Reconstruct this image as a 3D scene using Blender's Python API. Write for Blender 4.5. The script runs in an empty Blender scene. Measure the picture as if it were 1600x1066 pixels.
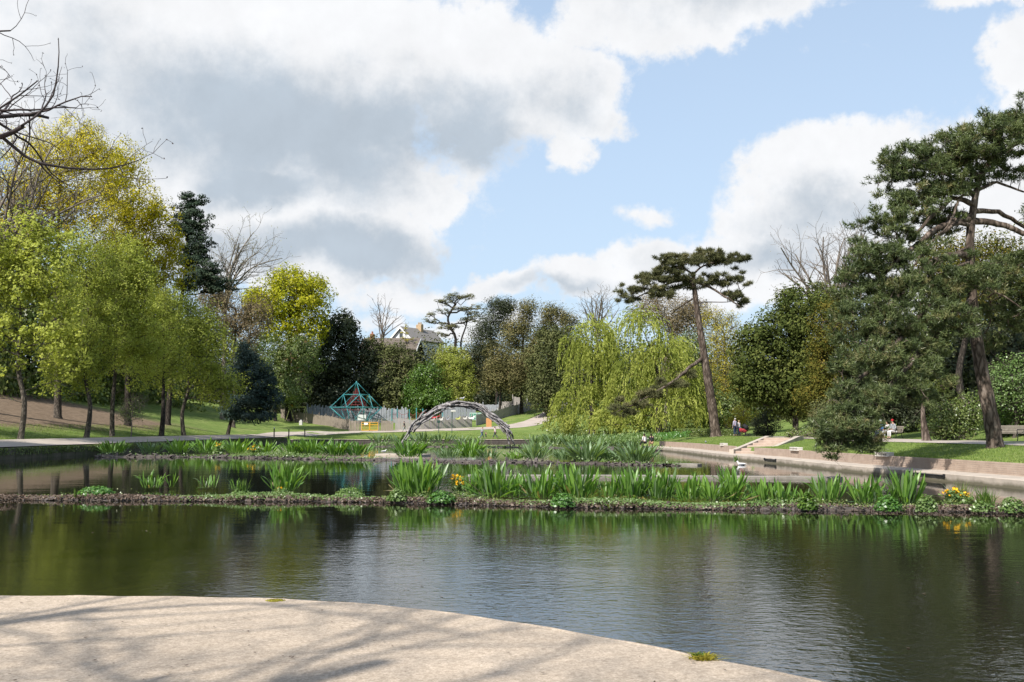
import bpy, math, random
import numpy as np
from mathutils import Vector, Matrix

random.seed(7)
rng = np.random.default_rng(7)
C = bpy.context.scene.collection
sc = bpy.context.scene
PI = math.pi

# ------------------------------------------------------------------ camera
CAM_H = 1.95                      # eye height above the pond surface (z = 0)
FPX = 1556.0                      # 35 mm lens on a 1600 px wide frame
PITCH = math.atan(137 / FPX)
cam_d = bpy.data.cameras.new('camera')
cam_d.lens = 35.0
cam_d.sensor_width = 36.0
cam_d.clip_start = 0.1
cam_d.clip_end = 6000
cam = bpy.data.objects.new('camera', cam_d)
cam.location = (0, 0, CAM_H)
cam.rotation_euler = (PI / 2 + PITCH, 0, 0)
C.objects.link(cam)
sc.camera = cam

# ------------------------------------------------------------------ sun, exposure
SUN_DIR = Vector((-0.60, -0.78, 0.98)).normalized()      # towards the sun
SUN_EL = math.asin(SUN_DIR.z)
SUN_ROT = math.atan2(SUN_DIR.x, SUN_DIR.y)
sun_d = bpy.data.lights.new('sun', 'SUN')
sun_d.energy = 5.0
sun_d.angle = math.radians(0.5)
sun_d.color = (1.0, 0.955, 0.88)
sun = bpy.data.objects.new('sun', sun_d)
sun.rotation_euler = SUN_DIR.to_track_quat('Z', 'Y').to_euler()
sun.location = (-30, -20, 60)
C.objects.link(sun)
sc.view_settings.view_transform = 'Standard'
sc.view_settings.look = 'None'
sc.view_settings.gamma = 1
sc.view_settings.use_curve_mapping = False
sc.view_settings.exposure = 0.5
sc.cycles.max_bounces = 6
sc.cycles.diffuse_bounces = 2
sc.cycles.glossy_bounces = 3
sc.cycles.transmission_bounces = 3
sc.cycles.transparent_max_bounces = 6
sc.cycles.caustics_reflective = False
sc.cycles.caustics_refractive = False


def ray(px, py):
    u = (px - 800) / FPX
    v = (533 - py) / FPX
    ct, st = math.cos(PITCH), math.sin(PITCH)
    return Vector((u, ct - v * st, st + v * ct))


def P(px, py, Y):                 # point of the place seen at (px, py), Y metres ahead
    d = ray(px, py)
    return Vector((0, 0, CAM_H)) + d * (Y / d.y)


def G(px, py, z=0.0):             # the same, on the level z
    d = ray(px, py)
    return Vector((0, 0, CAM_H)) + d * ((z - CAM_H) / d.z)


# ------------------------------------------------------------------ sky
def build_world():
    w = bpy.data.worlds.new('World')
    sc.world = w
    w.use_nodes = True
    nt = w.node_tree
    N, L = nt.nodes, nt.links
    N.clear()
    out = N.new('ShaderNodeOutputWorld')
    bg = N.new('ShaderNodeBackground')
    bg.inputs['Strength'].default_value = 0.12
    L.new(bg.outputs[0], out.inputs['Surface'])
    sky = N.new('ShaderNodeTexSky')
    sky.sky_type = 'NISHITA'
    sky.sun_disc = False
    sky.sun_elevation = SUN_EL
    sky.sun_rotation = SUN_ROT
    sky.altitude = 0
    sky.air_density = 1.0
    sky.dust_density = 1.0
    sky.ozone_density = 1.0

    def math_(op, a, b=None, c=None, clamp=False):
        n = N.new('ShaderNodeMath')
        n.operation = op
        n.use_clamp = clamp
        for k, x in enumerate((a, b, c)):
            if x is None:
                continue
            if isinstance(x, (int, float)):
                n.inputs[k].default_value = x
            else:
                L.new(x, n.inputs[k])
        return n.outputs[0]

    def vmath(op, a, b):
        n = N.new('ShaderNodeVectorMath')
        n.operation = op
        for k, x in enumerate((a, b)):
            if x is None:
                continue
            if isinstance(x, (tuple, list)):
                n.inputs[k].default_value = x
            else:
                L.new(x, n.inputs[k])
        return n

    def smooth(x, a, b):
        n = N.new('ShaderNodeMapRange')
        n.interpolation_type = 'SMOOTHSTEP'
        L.new(x, n.inputs[0])
        n.inputs[1].default_value = a
        n.inputs[2].default_value = b
        return n.outputs[0]

    def noise(vec, scale, detail, rough=0.55, dist=0.0, color=False):
        n = N.new('ShaderNodeTexNoise')
        n.inputs['Scale'].default_value = scale
        n.inputs['Detail'].default_value = detail
        n.inputs['Roughness'].default_value = rough
        n.inputs['Distortion'].default_value = dist
        L.new(vec, n.inputs['Vector'])
        return n.outputs['Color'] if color else n.outputs['Fac']

    tc = N.new('ShaderNodeTexCoord')
    nrm = vmath('NORMALIZE', tc.outputs['Generated'], None).outputs[0]
    # a soft wobble of the direction gives the cloud edges their curls
    wob = noise(nrm, 5.0, 6, 0.6, color=True)
    wob = vmath('SUBTRACT', wob, (0.5, 0.5, 0.5)).outputs[0]
    wob = vmath('MULTIPLY', wob, (0.20, 0.20, 0.15)).outputs[0]
    dirw = vmath('ADD', nrm, wob).outputs[0]
    sep = N.new('ShaderNodeSeparateXYZ')
    L.new(dirw, sep.inputs[0])
    az = math_('ARCTAN2', sep.outputs[0], sep.outputs[1])
    el = math_('ARCSINE', math_('MINIMUM', math_('MAXIMUM', sep.outputs[2], -1.0), 1.0))
    cmb = N.new('ShaderNodeCombineXYZ')
    L.new(az, cmb.inputs[0])
    L.new(el, cmb.inputs[1])
    ae = cmb.outputs[0]

    def azel(px, py):
        d = ray(px, py).normalized()
        return math.atan2(d.x, d.y), math.asin(d.z)

    def field(blobs):
        cur = None
        for (px, py, rx, ry, wt) in blobs:
            a, e = azel(px, py)
            s = vmath('SUBTRACT', ae, (a, e, 0)).outputs[0]
            m = vmath('MULTIPLY', s, (FPX / rx, FPX / ry, 0)).outputs[0]
            ln = vmath('LENGTH', m, None).outputs['Value']
            v = math_('MULTIPLY_ADD', ln, -wt, wt)
            cur = v if cur is None else math_('MAXIMUM', cur, v)
        return cur

    cov = field([
        (380, 130, 520, 300, 1.0), (120, 60, 400, 230, 1.0), (760, 110, 210, 150, 1.0), (900, 140, 105, 70, .8),
        (880, 225, 45, 65, .6), (1090, 20, 240, 90, .9), (1060, 70, 90, 40, .6), (1120, 60, 150, 60, .8), (1540, 0, 130, 30, .7),
        (640, 300, 110, 60, .8), (620, 380, 100, 70, .8), (440, 380, 210, 90, .9), (300, 260, 260, 130, 1.),
        (1590, 110, 65, 75, .8), (1330, 290, 190, 85, .9), (1500, 330, 230, 160, 1.), (1220, 370, 160, 110, .8), (1180, 430, 200, 60, .8),
        (930, 440, 120, 45, .8), (1060, 410, 110, 50, .6), (820, 455, 120, 30, .6), (640, 460, 130, 30, .4), (740, 510, 220, 24, .4),
        (1330, 110, 70, 18, .22), (1020, 335, 60, 22, .35),
        (-800, -420, 560, 240, .8), (-700, 300, 500, 380, .8), (2300, 250, 420, 300, .8), (1500, -700, 500, 240, .7), (-1700, 100, 600, 300, .8),
        (3500, 100, 500, 320, .8), (900, -1300, 700, 300, .7)])
    n1 = noise(nrm, 8.5, 12, 0.66)
    n2 = noise(nrm, 2.6, 4, 0.5)
    # away from these banks the sky goes on with the same broken cloud
    elsewhere = math_('MULTIPLY_ADD', n2, 2.2, -1.42)
    away = smooth(math_('ABSOLUTE', az), 0.9, 1.4)
    elsewhere = math_('ADD', math_('MULTIPLY', elsewhere, away), math_('MULTIPLY_ADD', away, 0.6, -0.6))
    dens = math_('MAXIMUM', cov, elsewhere)
    dens = math_('ADD', dens, math_('MULTIPLY_ADD', n1, 1.55, -0.84))
    a_soft = smooth(dens, -0.03, 0.24)
    low = smooth(el, 0.0, 0.95)
    # near the horizon everything pales a little
    grey = field([
        (420, 205, 340, 130, 1.0), (620, 190, 230, 95, .85), (420, 290, 180, 50, .9), (560, 400, 210, 50, .8), (430, 395, 160, 45, .7),
        (880, 150, 80, 40, .3), (1130, 30, 120, 40, .3), (1200, 400, 160, 30, .4), (700, 220, 170, 60, .8), (90, 120, 180, 90, .25),
        (1290, 350, 160, 40, .45), (900, 460, 130, 22, .5)])
    grey = math_('ADD', grey, math_('MULTIPLY_ADD', n1, 1.3, -0.67))
    gfac = smooth(grey, -0.12, 0.62)
    fine = noise(nrm, 16, 8, 0.6)
    mixc = N.new('ShaderNodeMix')
    mixc.data_type = 'RGBA'
    L.new(gfac, mixc.inputs['Factor'])
    mixc.inputs['A'].default_value = (5.55, 5.62, 5.75, 1)
    mixc.inputs['B'].default_value = (3.05, 3.5, 4.0, 1)
    shade = math_('MULTIPLY_ADD', fine, 0.30, 0.84)
    mul = vmath('SCALE', mixc.outputs['Result'], None)
    L.new(shade, mul.inputs['Scale'])
    # thin milky veil over the blue
    veil = N.new('ShaderNodeMix')
    veil.data_type = 'RGBA'
    lowv = math_('MULTIPLY_ADD', low, -0.5, 0.80)
    L.new(lowv, veil.inputs['Factor'])
    skym = vmath('SCALE', sky.outputs[0], None)
    skym.inputs['Scale'].default_value = 1.25
    L.new(skym.outputs[0], veil.inputs['A'])
    veil.inputs['B'].default_value = (3.5, 4.35, 5.35, 1)
    mix = N.new('ShaderNodeMix')
    mix.data_type = 'RGBA'
    L.new(a_soft, mix.inputs['Factor'])
    L.new(veil.outputs['Result'], mix.inputs['A'])
    L.new(mul.outputs[0], mix.inputs['B'])
    L.new(mix.outputs['Result'], bg.inputs['Color'])
    w.cycles.sampling_method = 'MANUAL'
    w.cycles.sample_map_resolution = 512


build_world()


# ------------------------------------------------------------------ helpers
def tag(o, label=None, cat=None, group=None, kind=None):
    if label: o['label'] = label
    if cat: o['category'] = cat
    if group: o['group'] = group
    if kind: o['kind'] = kind
    return o


def empty(name, loc, label=None, cat=None, group=None, rz=0.0):
    o = bpy.data.objects.new(name, None)
    o.empty_display_size = 0.2
    o.location = loc
    o.rotation_euler = (0, 0, rz)
    C.objects.link(o)
    return tag(o, label, cat, group)


def mesh_np(name, V, faces, tint=None, smooth=False):
    """faces: list of int arrays (n,k)."""
    me = bpy.data.meshes.new(name)
    V = np.asarray(V, dtype=np.float32).reshape(-1, 3)
    me.vertices.add(len(V))
    me.vertices.foreach_set('co', V.ravel())
    faces = [np.asarray(f, dtype=np.int32) for f in faces if len(f)]
    loops = np.concatenate([f.ravel() for f in faces])
    tot = np.concatenate([np.full(len(f), f.shape[1], dtype=np.int32) for f in faces])
    start = np.concatenate([[0], np.cumsum(tot)[:-1]]).astype(np.int32)
    me.loops.add(len(loops))
    me.loops.foreach_set('vertex_index', loops)
    me.polygons.add(len(tot))
    me.polygons.foreach_set('loop_start', start)
    me.polygons.foreach_set('loop_total', tot)
    me.polygons.foreach_set('use_smooth', np.full(len(tot), bool(smooth)))
    if tint is not None:
        at = me.attributes.new('tint', 'FLOAT', 'FACE')
        at.data.foreach_set('value', np.asarray(tint, dtype=np.float32))
    me.update(calc_edges=True)
    return me


def link(name, me, mat=None, parent=None, loc=None):
    o = bpy.data.objects.new(name, me)
    if mat is not None and not me.materials:
        me.materials.append(mat)
    C.objects.link(o)
    if parent is not None:
        o.parent = parent
    if loc is not None:
        o.location = loc
    return o


class MB:
    """collects boxes, tubes and sheets into one mesh"""

    def __init__(self):
        self.V, self.Q, self.T, self.n = [], [], [], 0

    def add(self, V, quads=None, tris=None):
        V = np.asarray(V, dtype=float).reshape(-1, 3)
        if quads is not None and len(quads): self.Q.append(np.asarray(quads) + self.n)
        if tris is not None and len(tris): self.T.append(np.asarray(tris) + self.n)
        self.V.append(V)
        self.n += len(V)
        return self

    def box(self, c, s, rz=0.0, ry=0.0, rx=0.0, bevel=0.0):
        c = np.array(c, float); s = np.array(s, float) / 2
        if bevel <= 0:
            v = np.array([(x, y, z) for x in (-1, 1) for y in (-1, 1) for z in (-1, 1)], float) * s
            q = [(0, 1, 3, 2), (4, 6, 7, 5), (0, 4, 5, 1), (2, 3, 7, 6), (0, 2, 6, 4), (1, 5, 7, 3)]
        else:
            b = min(bevel, min(s) * .9)
            v = []
            for z, k in ((-s[2], 1), (-s[2] + b, 0), (s[2] - b, 0), (s[2], 1)):
                x, y = s[0] - b * k, s[1] - b * k
                v += [(-x, -y, z), (x, -y, z), (x, y, z), (-x, y, z)]
            v = np.array(v)
            q = [(3, 2, 1, 0), (12, 13, 14, 15)]
            for r in range(3):
                for k in range(4):
                    a = r * 4 + k; d = r * 4 + (k + 1) % 4
                    q.append((a, d, d + 4, a + 4))
        R = np.array(Matrix.Rotation(rz, 3, 'Z') @ Matrix.Rotation(ry, 3, 'Y') @ Matrix.Rotation(rx, 3, 'X'))
        return self.add(v @ R.T + c, q)

    def tube(self, pts, rad, n=8, cap=True):
        V, Q = tube_np(pts, rad, n)
        k = self.n
        self.add(V, Q)
        if cap:
            m = len(pts)
            for base, rev in ((0, True), ((m - 1) * n, False)):
                cpt = np.mean(V[base:base + n], axis=0)
                self.V.append(cpt[None]); ci = self.n; self.n += 1
                t = [(k + base + i, k + base + (i + 1) % n, ci) for i in range(n)]
                if rev: t = [(b, a, c) for a, b, c in t]
                self.T.append(np.array(t))
        return self

    def bar(self, a, b, r, n=6):
        return self.tube([a, b], [r, r], n)

    def prism(self, pts, y0, y1):
        """outline in x,z extruded along y"""
        n = len(pts)
        v = [(x, y0, z) for x, z in pts] + [(x, y1, z) for x, z in pts]
        q = [(i, (i + 1) % n, n + (i + 1) % n, n + i) for i in range(n)]
        self.add(v, q)
        k = self.n - 2 * n
        t = [(k, k + i, k + i + 1) for i in range(1, n - 1)] + [(k + n, k + n + i + 1, k + n + i) for i in range(1, n - 1)]
        self.T.append(np.array(t))
        return self

    def mesh(self, name, smooth=False):
        F = []
        if self.Q: F.append(np.concatenate(self.Q))
        if self.T: F.append(np.concatenate(self.T))
        return mesh_np(name, np.concatenate(self.V), F, smooth=smooth)

    def build(self, name, mat, parent=None, loc=None, smooth=False):
        return link(name, self.mesh(name, smooth), mat, parent, loc)


def tube_np(pts, rad, n=8):
    pts = np.asarray([tuple(p) for p in pts], float)
    m = len(pts)
    tang = np.zeros_like(pts)
    tang[1:-1] = pts[2:] - pts[:-2] if m > 2 else 0
    tang[0] = pts[1] - pts[0]
    tang[-1] = pts[-1] - pts[-2]
    tang /= np.linalg.norm(tang, axis=1, keepdims=True) + 1e-9
    ref = np.array([0.31, 0.17, 0.93]) if abs(tang[0][2]) < .8 else np.array([0.93, .3, .1])
    V = []
    a = np.linspace(0, 2 * PI, n, endpoint=False)
    for i in range(m):
        u = np.cross(tang[i], ref); u /= np.linalg.norm(u) + 1e-9
        w = np.cross(tang[i], u)
        V.append(pts[i] + rad[i] * (np.outer(np.cos(a), u) + np.outer(np.sin(a), w)))
    V = np.concatenate(V)
    i = np.arange(m - 1)[:, None] * n
    k = np.arange(n)[None]
    k2 = (k + 1) % n
    Q = np.stack([i + k, i + k2, i + n + k2, i + n + k], axis=-1).reshape(-1, 4)
    return V, Q


def frusta(A, B, ra, rb, n=5):
    A = np.asarray(A, float); B = np.asarray(B, float)
    d = B - A
    L = np.linalg.norm(d, axis=1, keepdims=True) + 1e-9
    d = d / L
    ref = np.where(np.abs(d[:, 2:3]) < .8, np.array([[0.3, .2, .93]]), np.array([[.93, .3, .1]]))
    u = np.cross(d, ref); u /= np.linalg.norm(u, axis=1, keepdims=True)
    w = np.cross(d, u)
    a = np.linspace(0, 2 * PI, n, endpoint=False)
    ring = u[:, None, :] * np.cos(a)[None, :, None] + w[:, None, :] * np.sin(a)[None, :, None]
    V = np.concatenate([A[:, None] + ring * np.asarray(ra)[:, None, None], B[:, None] + ring * np.asarray(rb)[:, None, None]], axis=1)
    m = len(A)
    base = np.arange(m)[:, None] * (2 * n)
    k = np.arange(n)[None]; k2 = (k + 1) % n
    Q = np.stack([base + k, base + k2, base + n + k2, base + n + k], axis=-1).reshape(-1, 4)
    return V.reshape(-1, 3), Q


def unit(n):
    v = rng.normal(size=(n, 3))
    return v / (np.linalg.norm(v, axis=1, keepdims=True) + 1e-9)


def leaf_quads(pos, nrm, size, aspect=0.6, along=None):
    """diamond shaped leaves, slightly folded by their own tilt"""
    m = len(pos)
    nrm = nrm / (np.linalg.norm(nrm, axis=1, keepdims=True) + 1e-9)
    t = unit(m) if along is None else along
    t = t - nrm * np.sum(t * nrm, axis=1, keepdims=True)
    t /= np.linalg.norm(t, axis=1, keepdims=True) + 1e-9
    b = np.cross(nrm, t)
    s = np.asarray(size).reshape(-1, 1) * np.ones((m, 1))
    V = np.stack([pos - t * s * .5, pos + b * s * .5 * aspect, pos + t * s * .5, pos - b * s * .5 * aspect], axis=1)
    Q = np.arange(m * 4).reshape(-1, 4)
    return V.reshape(-1, 3), Q


def needle_tufts(pos, axis, length, width, n):
    """n needles fanning round each shoot"""
    m = len(pos)
    ax = np.repeat(axis, n, axis=0)
    d = ax * rng.uniform(.15, .9, (m * n, 1)) + unit(m * n) * .75
    d /= np.linalg.norm(d, axis=1, keepdims=True)
    s = np.cross(d, unit(m * n)); s /= np.linalg.norm(s, axis=1, keepdims=True) + 1e-9
    p = np.repeat(pos, n, axis=0) + ax * rng.uniform(-.12, .1, (m * n, 1))
    Lg = length * rng.uniform(.7, 1.15, (m * n, 1))
    V = np.stack([p - s * width * .5, p + s * width * .5, p + d * Lg], axis=1)
    T = np.arange(m * n * 3).reshape(-1, 3)
    return V.reshape(-1, 3), T


# ------------------------------------------------------------------ materials
MATS = {}


def nodes(name):
    m = bpy.data.materials.new(name)
    m.use_nodes = True
    nt = m.node_tree
    nt.nodes.clear()
    out = nt.nodes.new('ShaderNodeOutputMaterial')
    MATS[name] = m
    return m, nt, nt.nodes, nt.links, out


def rgba(c):
    return (c[0], c[1], c[2], 1)


def solid(name, c1, c2=None, scale=3.0, rough=0.8, bump=0.0, bscale=None, spec=0.3, metal=0.0, stretch=(1, 1, 1), detail=6, c3=None, space='Object', bdist=0.02):
    m, nt, N, L, out = nodes(name)
    b = N.new('ShaderNodeBsdfPrincipled')
    b.inputs['Roughness'].default_value = rough
    b.inputs['Specular IOR Level'].default_value = spec
    b.inputs['Metallic'].default_value = metal
    L.new(b.outputs[0], out.inputs[0])
    if space == 'World':
        g = N.new('ShaderNodeNewGeometry'); src = g.outputs['Position']
    else:
        g = N.new('ShaderNodeTexCoord'); src = g.outputs['Object']
    mp = N.new('ShaderNodeMapping')
    mp.inputs['Scale'].default_value = stretch
    L.new(src, mp.inputs[0])
    if c2 is None:
        c2 = tuple(x * .75 for x in c1)
    nz = N.new('ShaderNodeTexNoise')
    nz.inputs['Scale'].default_value = scale
    nz.inputs['Detail'].default_value = detail
    nz.inputs['Roughness'].default_value = .65
    L.new(mp.outputs[0], nz.inputs['Vector'])
    r = N.new('ShaderNodeValToRGB')
    r.color_ramp.elements[0].position = .33
    r.color_ramp.elements[0].color = rgba(c2)
    r.color_ramp.elements[1].position = .66
    r.color_ramp.elements[1].color = rgba(c1)
    if c3 is not None:
        e = r.color_ramp.elements.new(.5); e.color = rgba(c3)
    L.new(nz.outputs['Fac'], r.inputs[0])
    L.new(r.outputs[0], b.inputs['Base Color'])
    if bump > 0:
        n2 = N.new('ShaderNodeTexNoise')
        n2.inputs['Scale'].default_value = bscale or scale * 4
        n2.inputs['Detail'].default_value = 5
        L.new(mp.outputs[0], n2.inputs['Vector'])
        bp = N.new('ShaderNodeBump')
        bp.inputs['Strength'].default_value = bump
        bp.inputs['Distance'].default_value = bdist
        L.new(n2.outputs['Fac'], bp.inputs['Height'])
        L.new(bp.outputs[0], b.inputs['Normal'])
    return m


def foliage(name, stops, trans=0.3, gloss=0.0, tcol=1.5):
    """leaf colours spread by the random 'tint' of each leaf or tuft"""
    m, nt, N, L, out = nodes(name)
    at = N.new('ShaderNodeAttribute'); at.attribute_name = 'tint'
    r = N.new('ShaderNodeValToRGB')
    e = r.color_ramp.elements
    e[0].position = 0; e[0].color = rgba(stops[0])
    e[1].position = 1; e[1].color = rgba(stops[-1])
    for k, s in enumerate(stops[1:-1]):
        x = e.new((k + 1) / (len(stops) - 1)); x.color = rgba(s)
    L.new(at.outputs['Fac'], r.inputs[0])
    d = N.new('ShaderNodeBsdfDiffuse')
    L.new(r.outputs[0], d.inputs[0])
    t = N.new('ShaderNodeBsdfTranslucent')
    bc = N.new('ShaderNodeVectorMath'); bc.operation = 'MULTIPLY'
    bc.inputs[1].default_value = (tcol * 1.0, tcol * 1.0, tcol * .55)
    L.new(r.outputs[0], bc.inputs[0])
    L.new(bc.outputs[0], t.inputs[0])
    mx = N.new('ShaderNodeMixShader')
    mx.inputs[0].default_value = trans
    L.new(d.outputs[0], mx.inputs[1]); L.new(t.outputs[0], mx.inputs[2])
    last = mx
    if gloss > 0:
        g = N.new('ShaderNodeBsdfGlossy'); g.inputs['Roughness'].default_value = .38
        g.inputs[0].default_value = (1, 1, 1, 1)
        m2 = N.new('ShaderNodeMixShader'); m2.inputs[0].default_value = gloss
        L.new(mx.outputs[0], m2.inputs[1]); L.new(g.outputs[0], m2.inputs[2])
        last = m2
    L.new(last.outputs[0], out.inputs[0])
    return m


def bark_mat(name, c1, c2, scale=6.0, bump=.8):
    m, nt, N, L, out = nodes(name)
    b = N.new('ShaderNodeBsdfPrincipled')
    b.inputs['Roughness'].default_value = .9
    b.inputs['Specular IOR Level'].default_value = .15
    L.new(b.outputs[0], out.inputs[0])
    g = N.new('ShaderNodeTexCoord')
    mp = N.new('ShaderNodeMapping'); mp.inputs['Scale'].default_value = (1, 1, .28)
    L.new(g.outputs['Object'], mp.inputs[0])
    v = N.new('ShaderNodeTexVoronoi'); v.inputs['Scale'].default_value = scale
    v.feature = 'DISTANCE_TO_EDGE'
    nz = N.new('ShaderNodeTexNoise'); nz.inputs['Scale'].default_value = scale * .8; nz.inputs['Detail'].default_value = 6
    L.new(mp.outputs[0], nz.inputs['Vector'])
    ad = N.new('ShaderNodeVectorMath'); ad.operation = 'MULTIPLY_ADD'
    ad.inputs[1].default_value = (.35, .35, .35)
    L.new(nz.outputs['Color'], ad.inputs[0]); L.new(mp.outputs[0], ad.inputs[2])
    L.new(ad.outputs[0], v.inputs['Vector'])
    r = N.new('ShaderNodeValToRGB')
    r.color_ramp.elements[0].position = .02; r.color_ramp.elements[0].color = rgba(tuple(x * .45 for x in c2))
    r.color_ramp.elements[1].position = .35; r.color_ramp.elements[1].color = rgba(c1)
    e = r.color_ramp.elements.new(.16); e.color = rgba(c2)
    L.new(v.outputs['Distance'], r.inputs[0])
    mx = N.new('ShaderNodeMix'); mx.data_type = 'RGBA'; mx.blend_type = 'MULTIPLY'
    mx.inputs['Factor'].default_value = .7
    r2 = N.new('ShaderNodeValToRGB')
    r2.color_ramp.elements[0].position = .35; r2.color_ramp.elements[0].color = (.45, .42, .4, 1)
    r2.color_ramp.elements[1].position = .62; r2.color_ramp.elements[1].color = (1.0, 1.0, 1.0, 1)
    L.new(nz.outputs['Fac'], r2.inputs[0])
    L.new(r.outputs[0], mx.inputs['A']); L.new(r2.outputs[0], mx.inputs['B'])
    L.new(mx.outputs['Result'], b.inputs['Base Color'])
    bp = N.new('ShaderNodeBump'); bp.inputs['Strength'].default_value = bump; bp.inputs['Distance'].default_value = .04
    L.new(v.outputs['Distance'], bp.inputs['Height'])
    L.new(bp.outputs[0], b.inputs['Normal'])
    return m


M_bark_pine = bark_mat('pine_bark', (.23, .185, .155), (.13, .10, .08), 5.0)
M_bark_grey = bark_mat('grey_bark', (.20, .17, .14), (.10, .085, .07), 7.0)
M_bark_dark = bark_mat('dark_bark', (.10, .085, .07), (.05, .042, .035), 7.0)
M_bark_pale = bark_mat('pale_bark', (.36, .32, .26), (.24, .21, .17), 8.0, .4)
M_twig = solid('twig', (.20, .165, .135), (.11, .09, .075), 2.0)
M_twig_dark = solid('dark_twig', (.06, .045, .045), (.035, .028, .028), 2.0)

F_lime = foliage('lime_leaf', [(.22, .25, .055), (.37, .41, .09), (.52, .55, .15)], .42)
F_lime2 = foliage('lime_leaf_deep', [(.17, .21, .045), (.30, .34, .075), (.45, .48, .12)], .42)
F_gold = foliage('golden_leaf', [(.34, .31, .03), (.54, .48, .045), (.68, .57, .07)], .35)
F_gold2 = foliage('golden_green_leaf', [(.22, .21, .02), (.38, .35, .025), (.54, .46, .04)], .35)
F_oak = foliage('young_oak_leaf', [(.21, .23, .02), (.33, .34, .025), (.46, .42, .04)], .3)
F_cedar = foliage('cedar_needle', [(0.0286, 0.0442, 0.0312), (0.0455, 0.0676, 0.0442), (0.0715, 0.0910, 0.0585)], .1)
F_pine = foliage('pine_needle', [(.05, .07, .028), (.09, .12, .045), (.14, .17, .065), (.20, .18, .08)], .15, .02)
F_pine2 = foliage('far_pine_needle', [(0.0715, 0.0770, 0.0385), (0.1320, 0.1375, 0.0660), (0.2310, 0.2090, 0.1100)], .15)
F_holm = foliage('holm_oak_leaf', [(0.0600, 0.0600, 0.0264), (0.1056, 0.1008, 0.0432), (0.1680, 0.1560, 0.0660), (0.2280, 0.1860, 0.0900)], .15)
F_holmg = foliage('grey_green_leaf', [(0.0540, 0.0660, 0.0264), (0.0960, 0.1080, 0.0432), (0.1620, 0.1680, 0.0720)], .15)
F_dark = foliage('dark_evergreen_leaf', [(0.0270, 0.0351, 0.0203), (0.0459, 0.0567, 0.0311), (0.0810, 0.0918, 0.0513)], .12, .01)
F_blue = foliage('blue_conifer_needle', [(0.0275, 0.0475, 0.0400), (0.0500, 0.0750, 0.0625), (0.1000, 0.1313, 0.1125)], .1)
F_yew = foliage('yew_leaf', [(0.0420, 0.0576, 0.0168), (0.0792, 0.1008, 0.0288), (0.1440, 0.1620, 0.0456)], .2)
F_yewo = foliage('olive_yew_leaf', [(0.0625, 0.0750, 0.0175), (0.1125, 0.1125, 0.0250), (0.1875, 0.1438, 0.0312)], .18)
F_willow = foliage('willow_leaf', [(.165, .20, .045), (.28, .315, .07), (.41, .43, .12)], .38)
F_shrub = foliage('shrub_leaf', [(.07, .11, .025), (.13, .18, .045), (.22, .25, .08)], .25, .03)
F_green = foliage('bright_green_leaf', [(.04, .085, .015), (.08, .15, .025), (.15, .23, .04)], .25, .02)
F_brown = foliage('brown_bud', [(.13, .10, .06), (.19, .15, .09), (.24, .20, .11)], .2)
F_palebud = foliage('pale_bud', [(.22, .22, .12), (.30, .29, .17), (.36, .35, .2)], .35)
F_yellow = foliage('yellow_bush_leaf', [(.2, .17, .03), (.34, .30, .05), (.42, .37, .08)], .35)
F_pad = foliage('pond_plant_leaf', [(.05, .13, .02), (.08, .19, .03), (.13, .26, .045)], .32, .05)
F_reed = foliage('bank_green_leaf', [(.08, .15, .035), (.14, .22, .06), (.22, .29, .12)], .3, .03)
F_dead = foliage('dead_leaf', [(.06, .04, .03), (.13, .095, .075), (.25, .20, .165)], .15)
M_petal = solid('yellow_petal', (.85, .52, .02), (.8, .42, .01), 5)


def leaf_mat(name, a, b, mid):
    """broad pond leaf with a paler midrib"""
    m, nt, N, L, out = nodes(name)
    at = N.new('ShaderNodeAttribute'); at.attribute_name = 'rib'
    oi = N.new('ShaderNodeObjectInfo')
    r = N.new('ShaderNodeMix'); r.data_type = 'RGBA'
    L.new(oi.outputs['Random'], r.inputs['Factor'])
    r.inputs['A'].default_value = rgba(a); r.inputs['B'].default_value = rgba(b)
    r2 = N.new('ShaderNodeMix'); r2.data_type = 'RGBA'
    L.new(at.outputs['Fac'], r2.inputs['Factor'])
    L.new(r.outputs['Result'], r2.inputs['A']); r2.inputs['B'].default_value = rgba(mid)
    p = N.new('ShaderNodeBsdfPrincipled'); p.inputs['Roughness'].default_value = .36
    p.inputs['Specular IOR Level'].default_value = .45
    L.new(r2.outputs['Result'], p.inputs['Base Color'])
    t = N.new('ShaderNodeBsdfTranslucent')
    v = N.new('ShaderNodeVectorMath'); v.operation = 'MULTIPLY'; v.inputs[1].default_value = (1.7, 1.7, .6)
    L.new(r2.outputs['Result'], v.inputs[0]); L.new(v.outputs[0], t.inputs[0])
    mx = N.new('ShaderNodeMixShader'); mx.inputs[0].default_value = .35
    L.new(p.outputs[0], mx.inputs[1]); L.new(t.outputs[0], mx.inputs[2]); L.new(mx.outputs[0], out.inputs[0])
    return m


M_leaf = leaf_mat('broad_leaf', (.06, .17, .022), (.16, .29, .04), (.22, .34, .10))
M_leaf_pale = leaf_mat('pale_broad_leaf', (.11, .19, .075), (.17, .26, .11), (.26, .34, .2))

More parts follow.
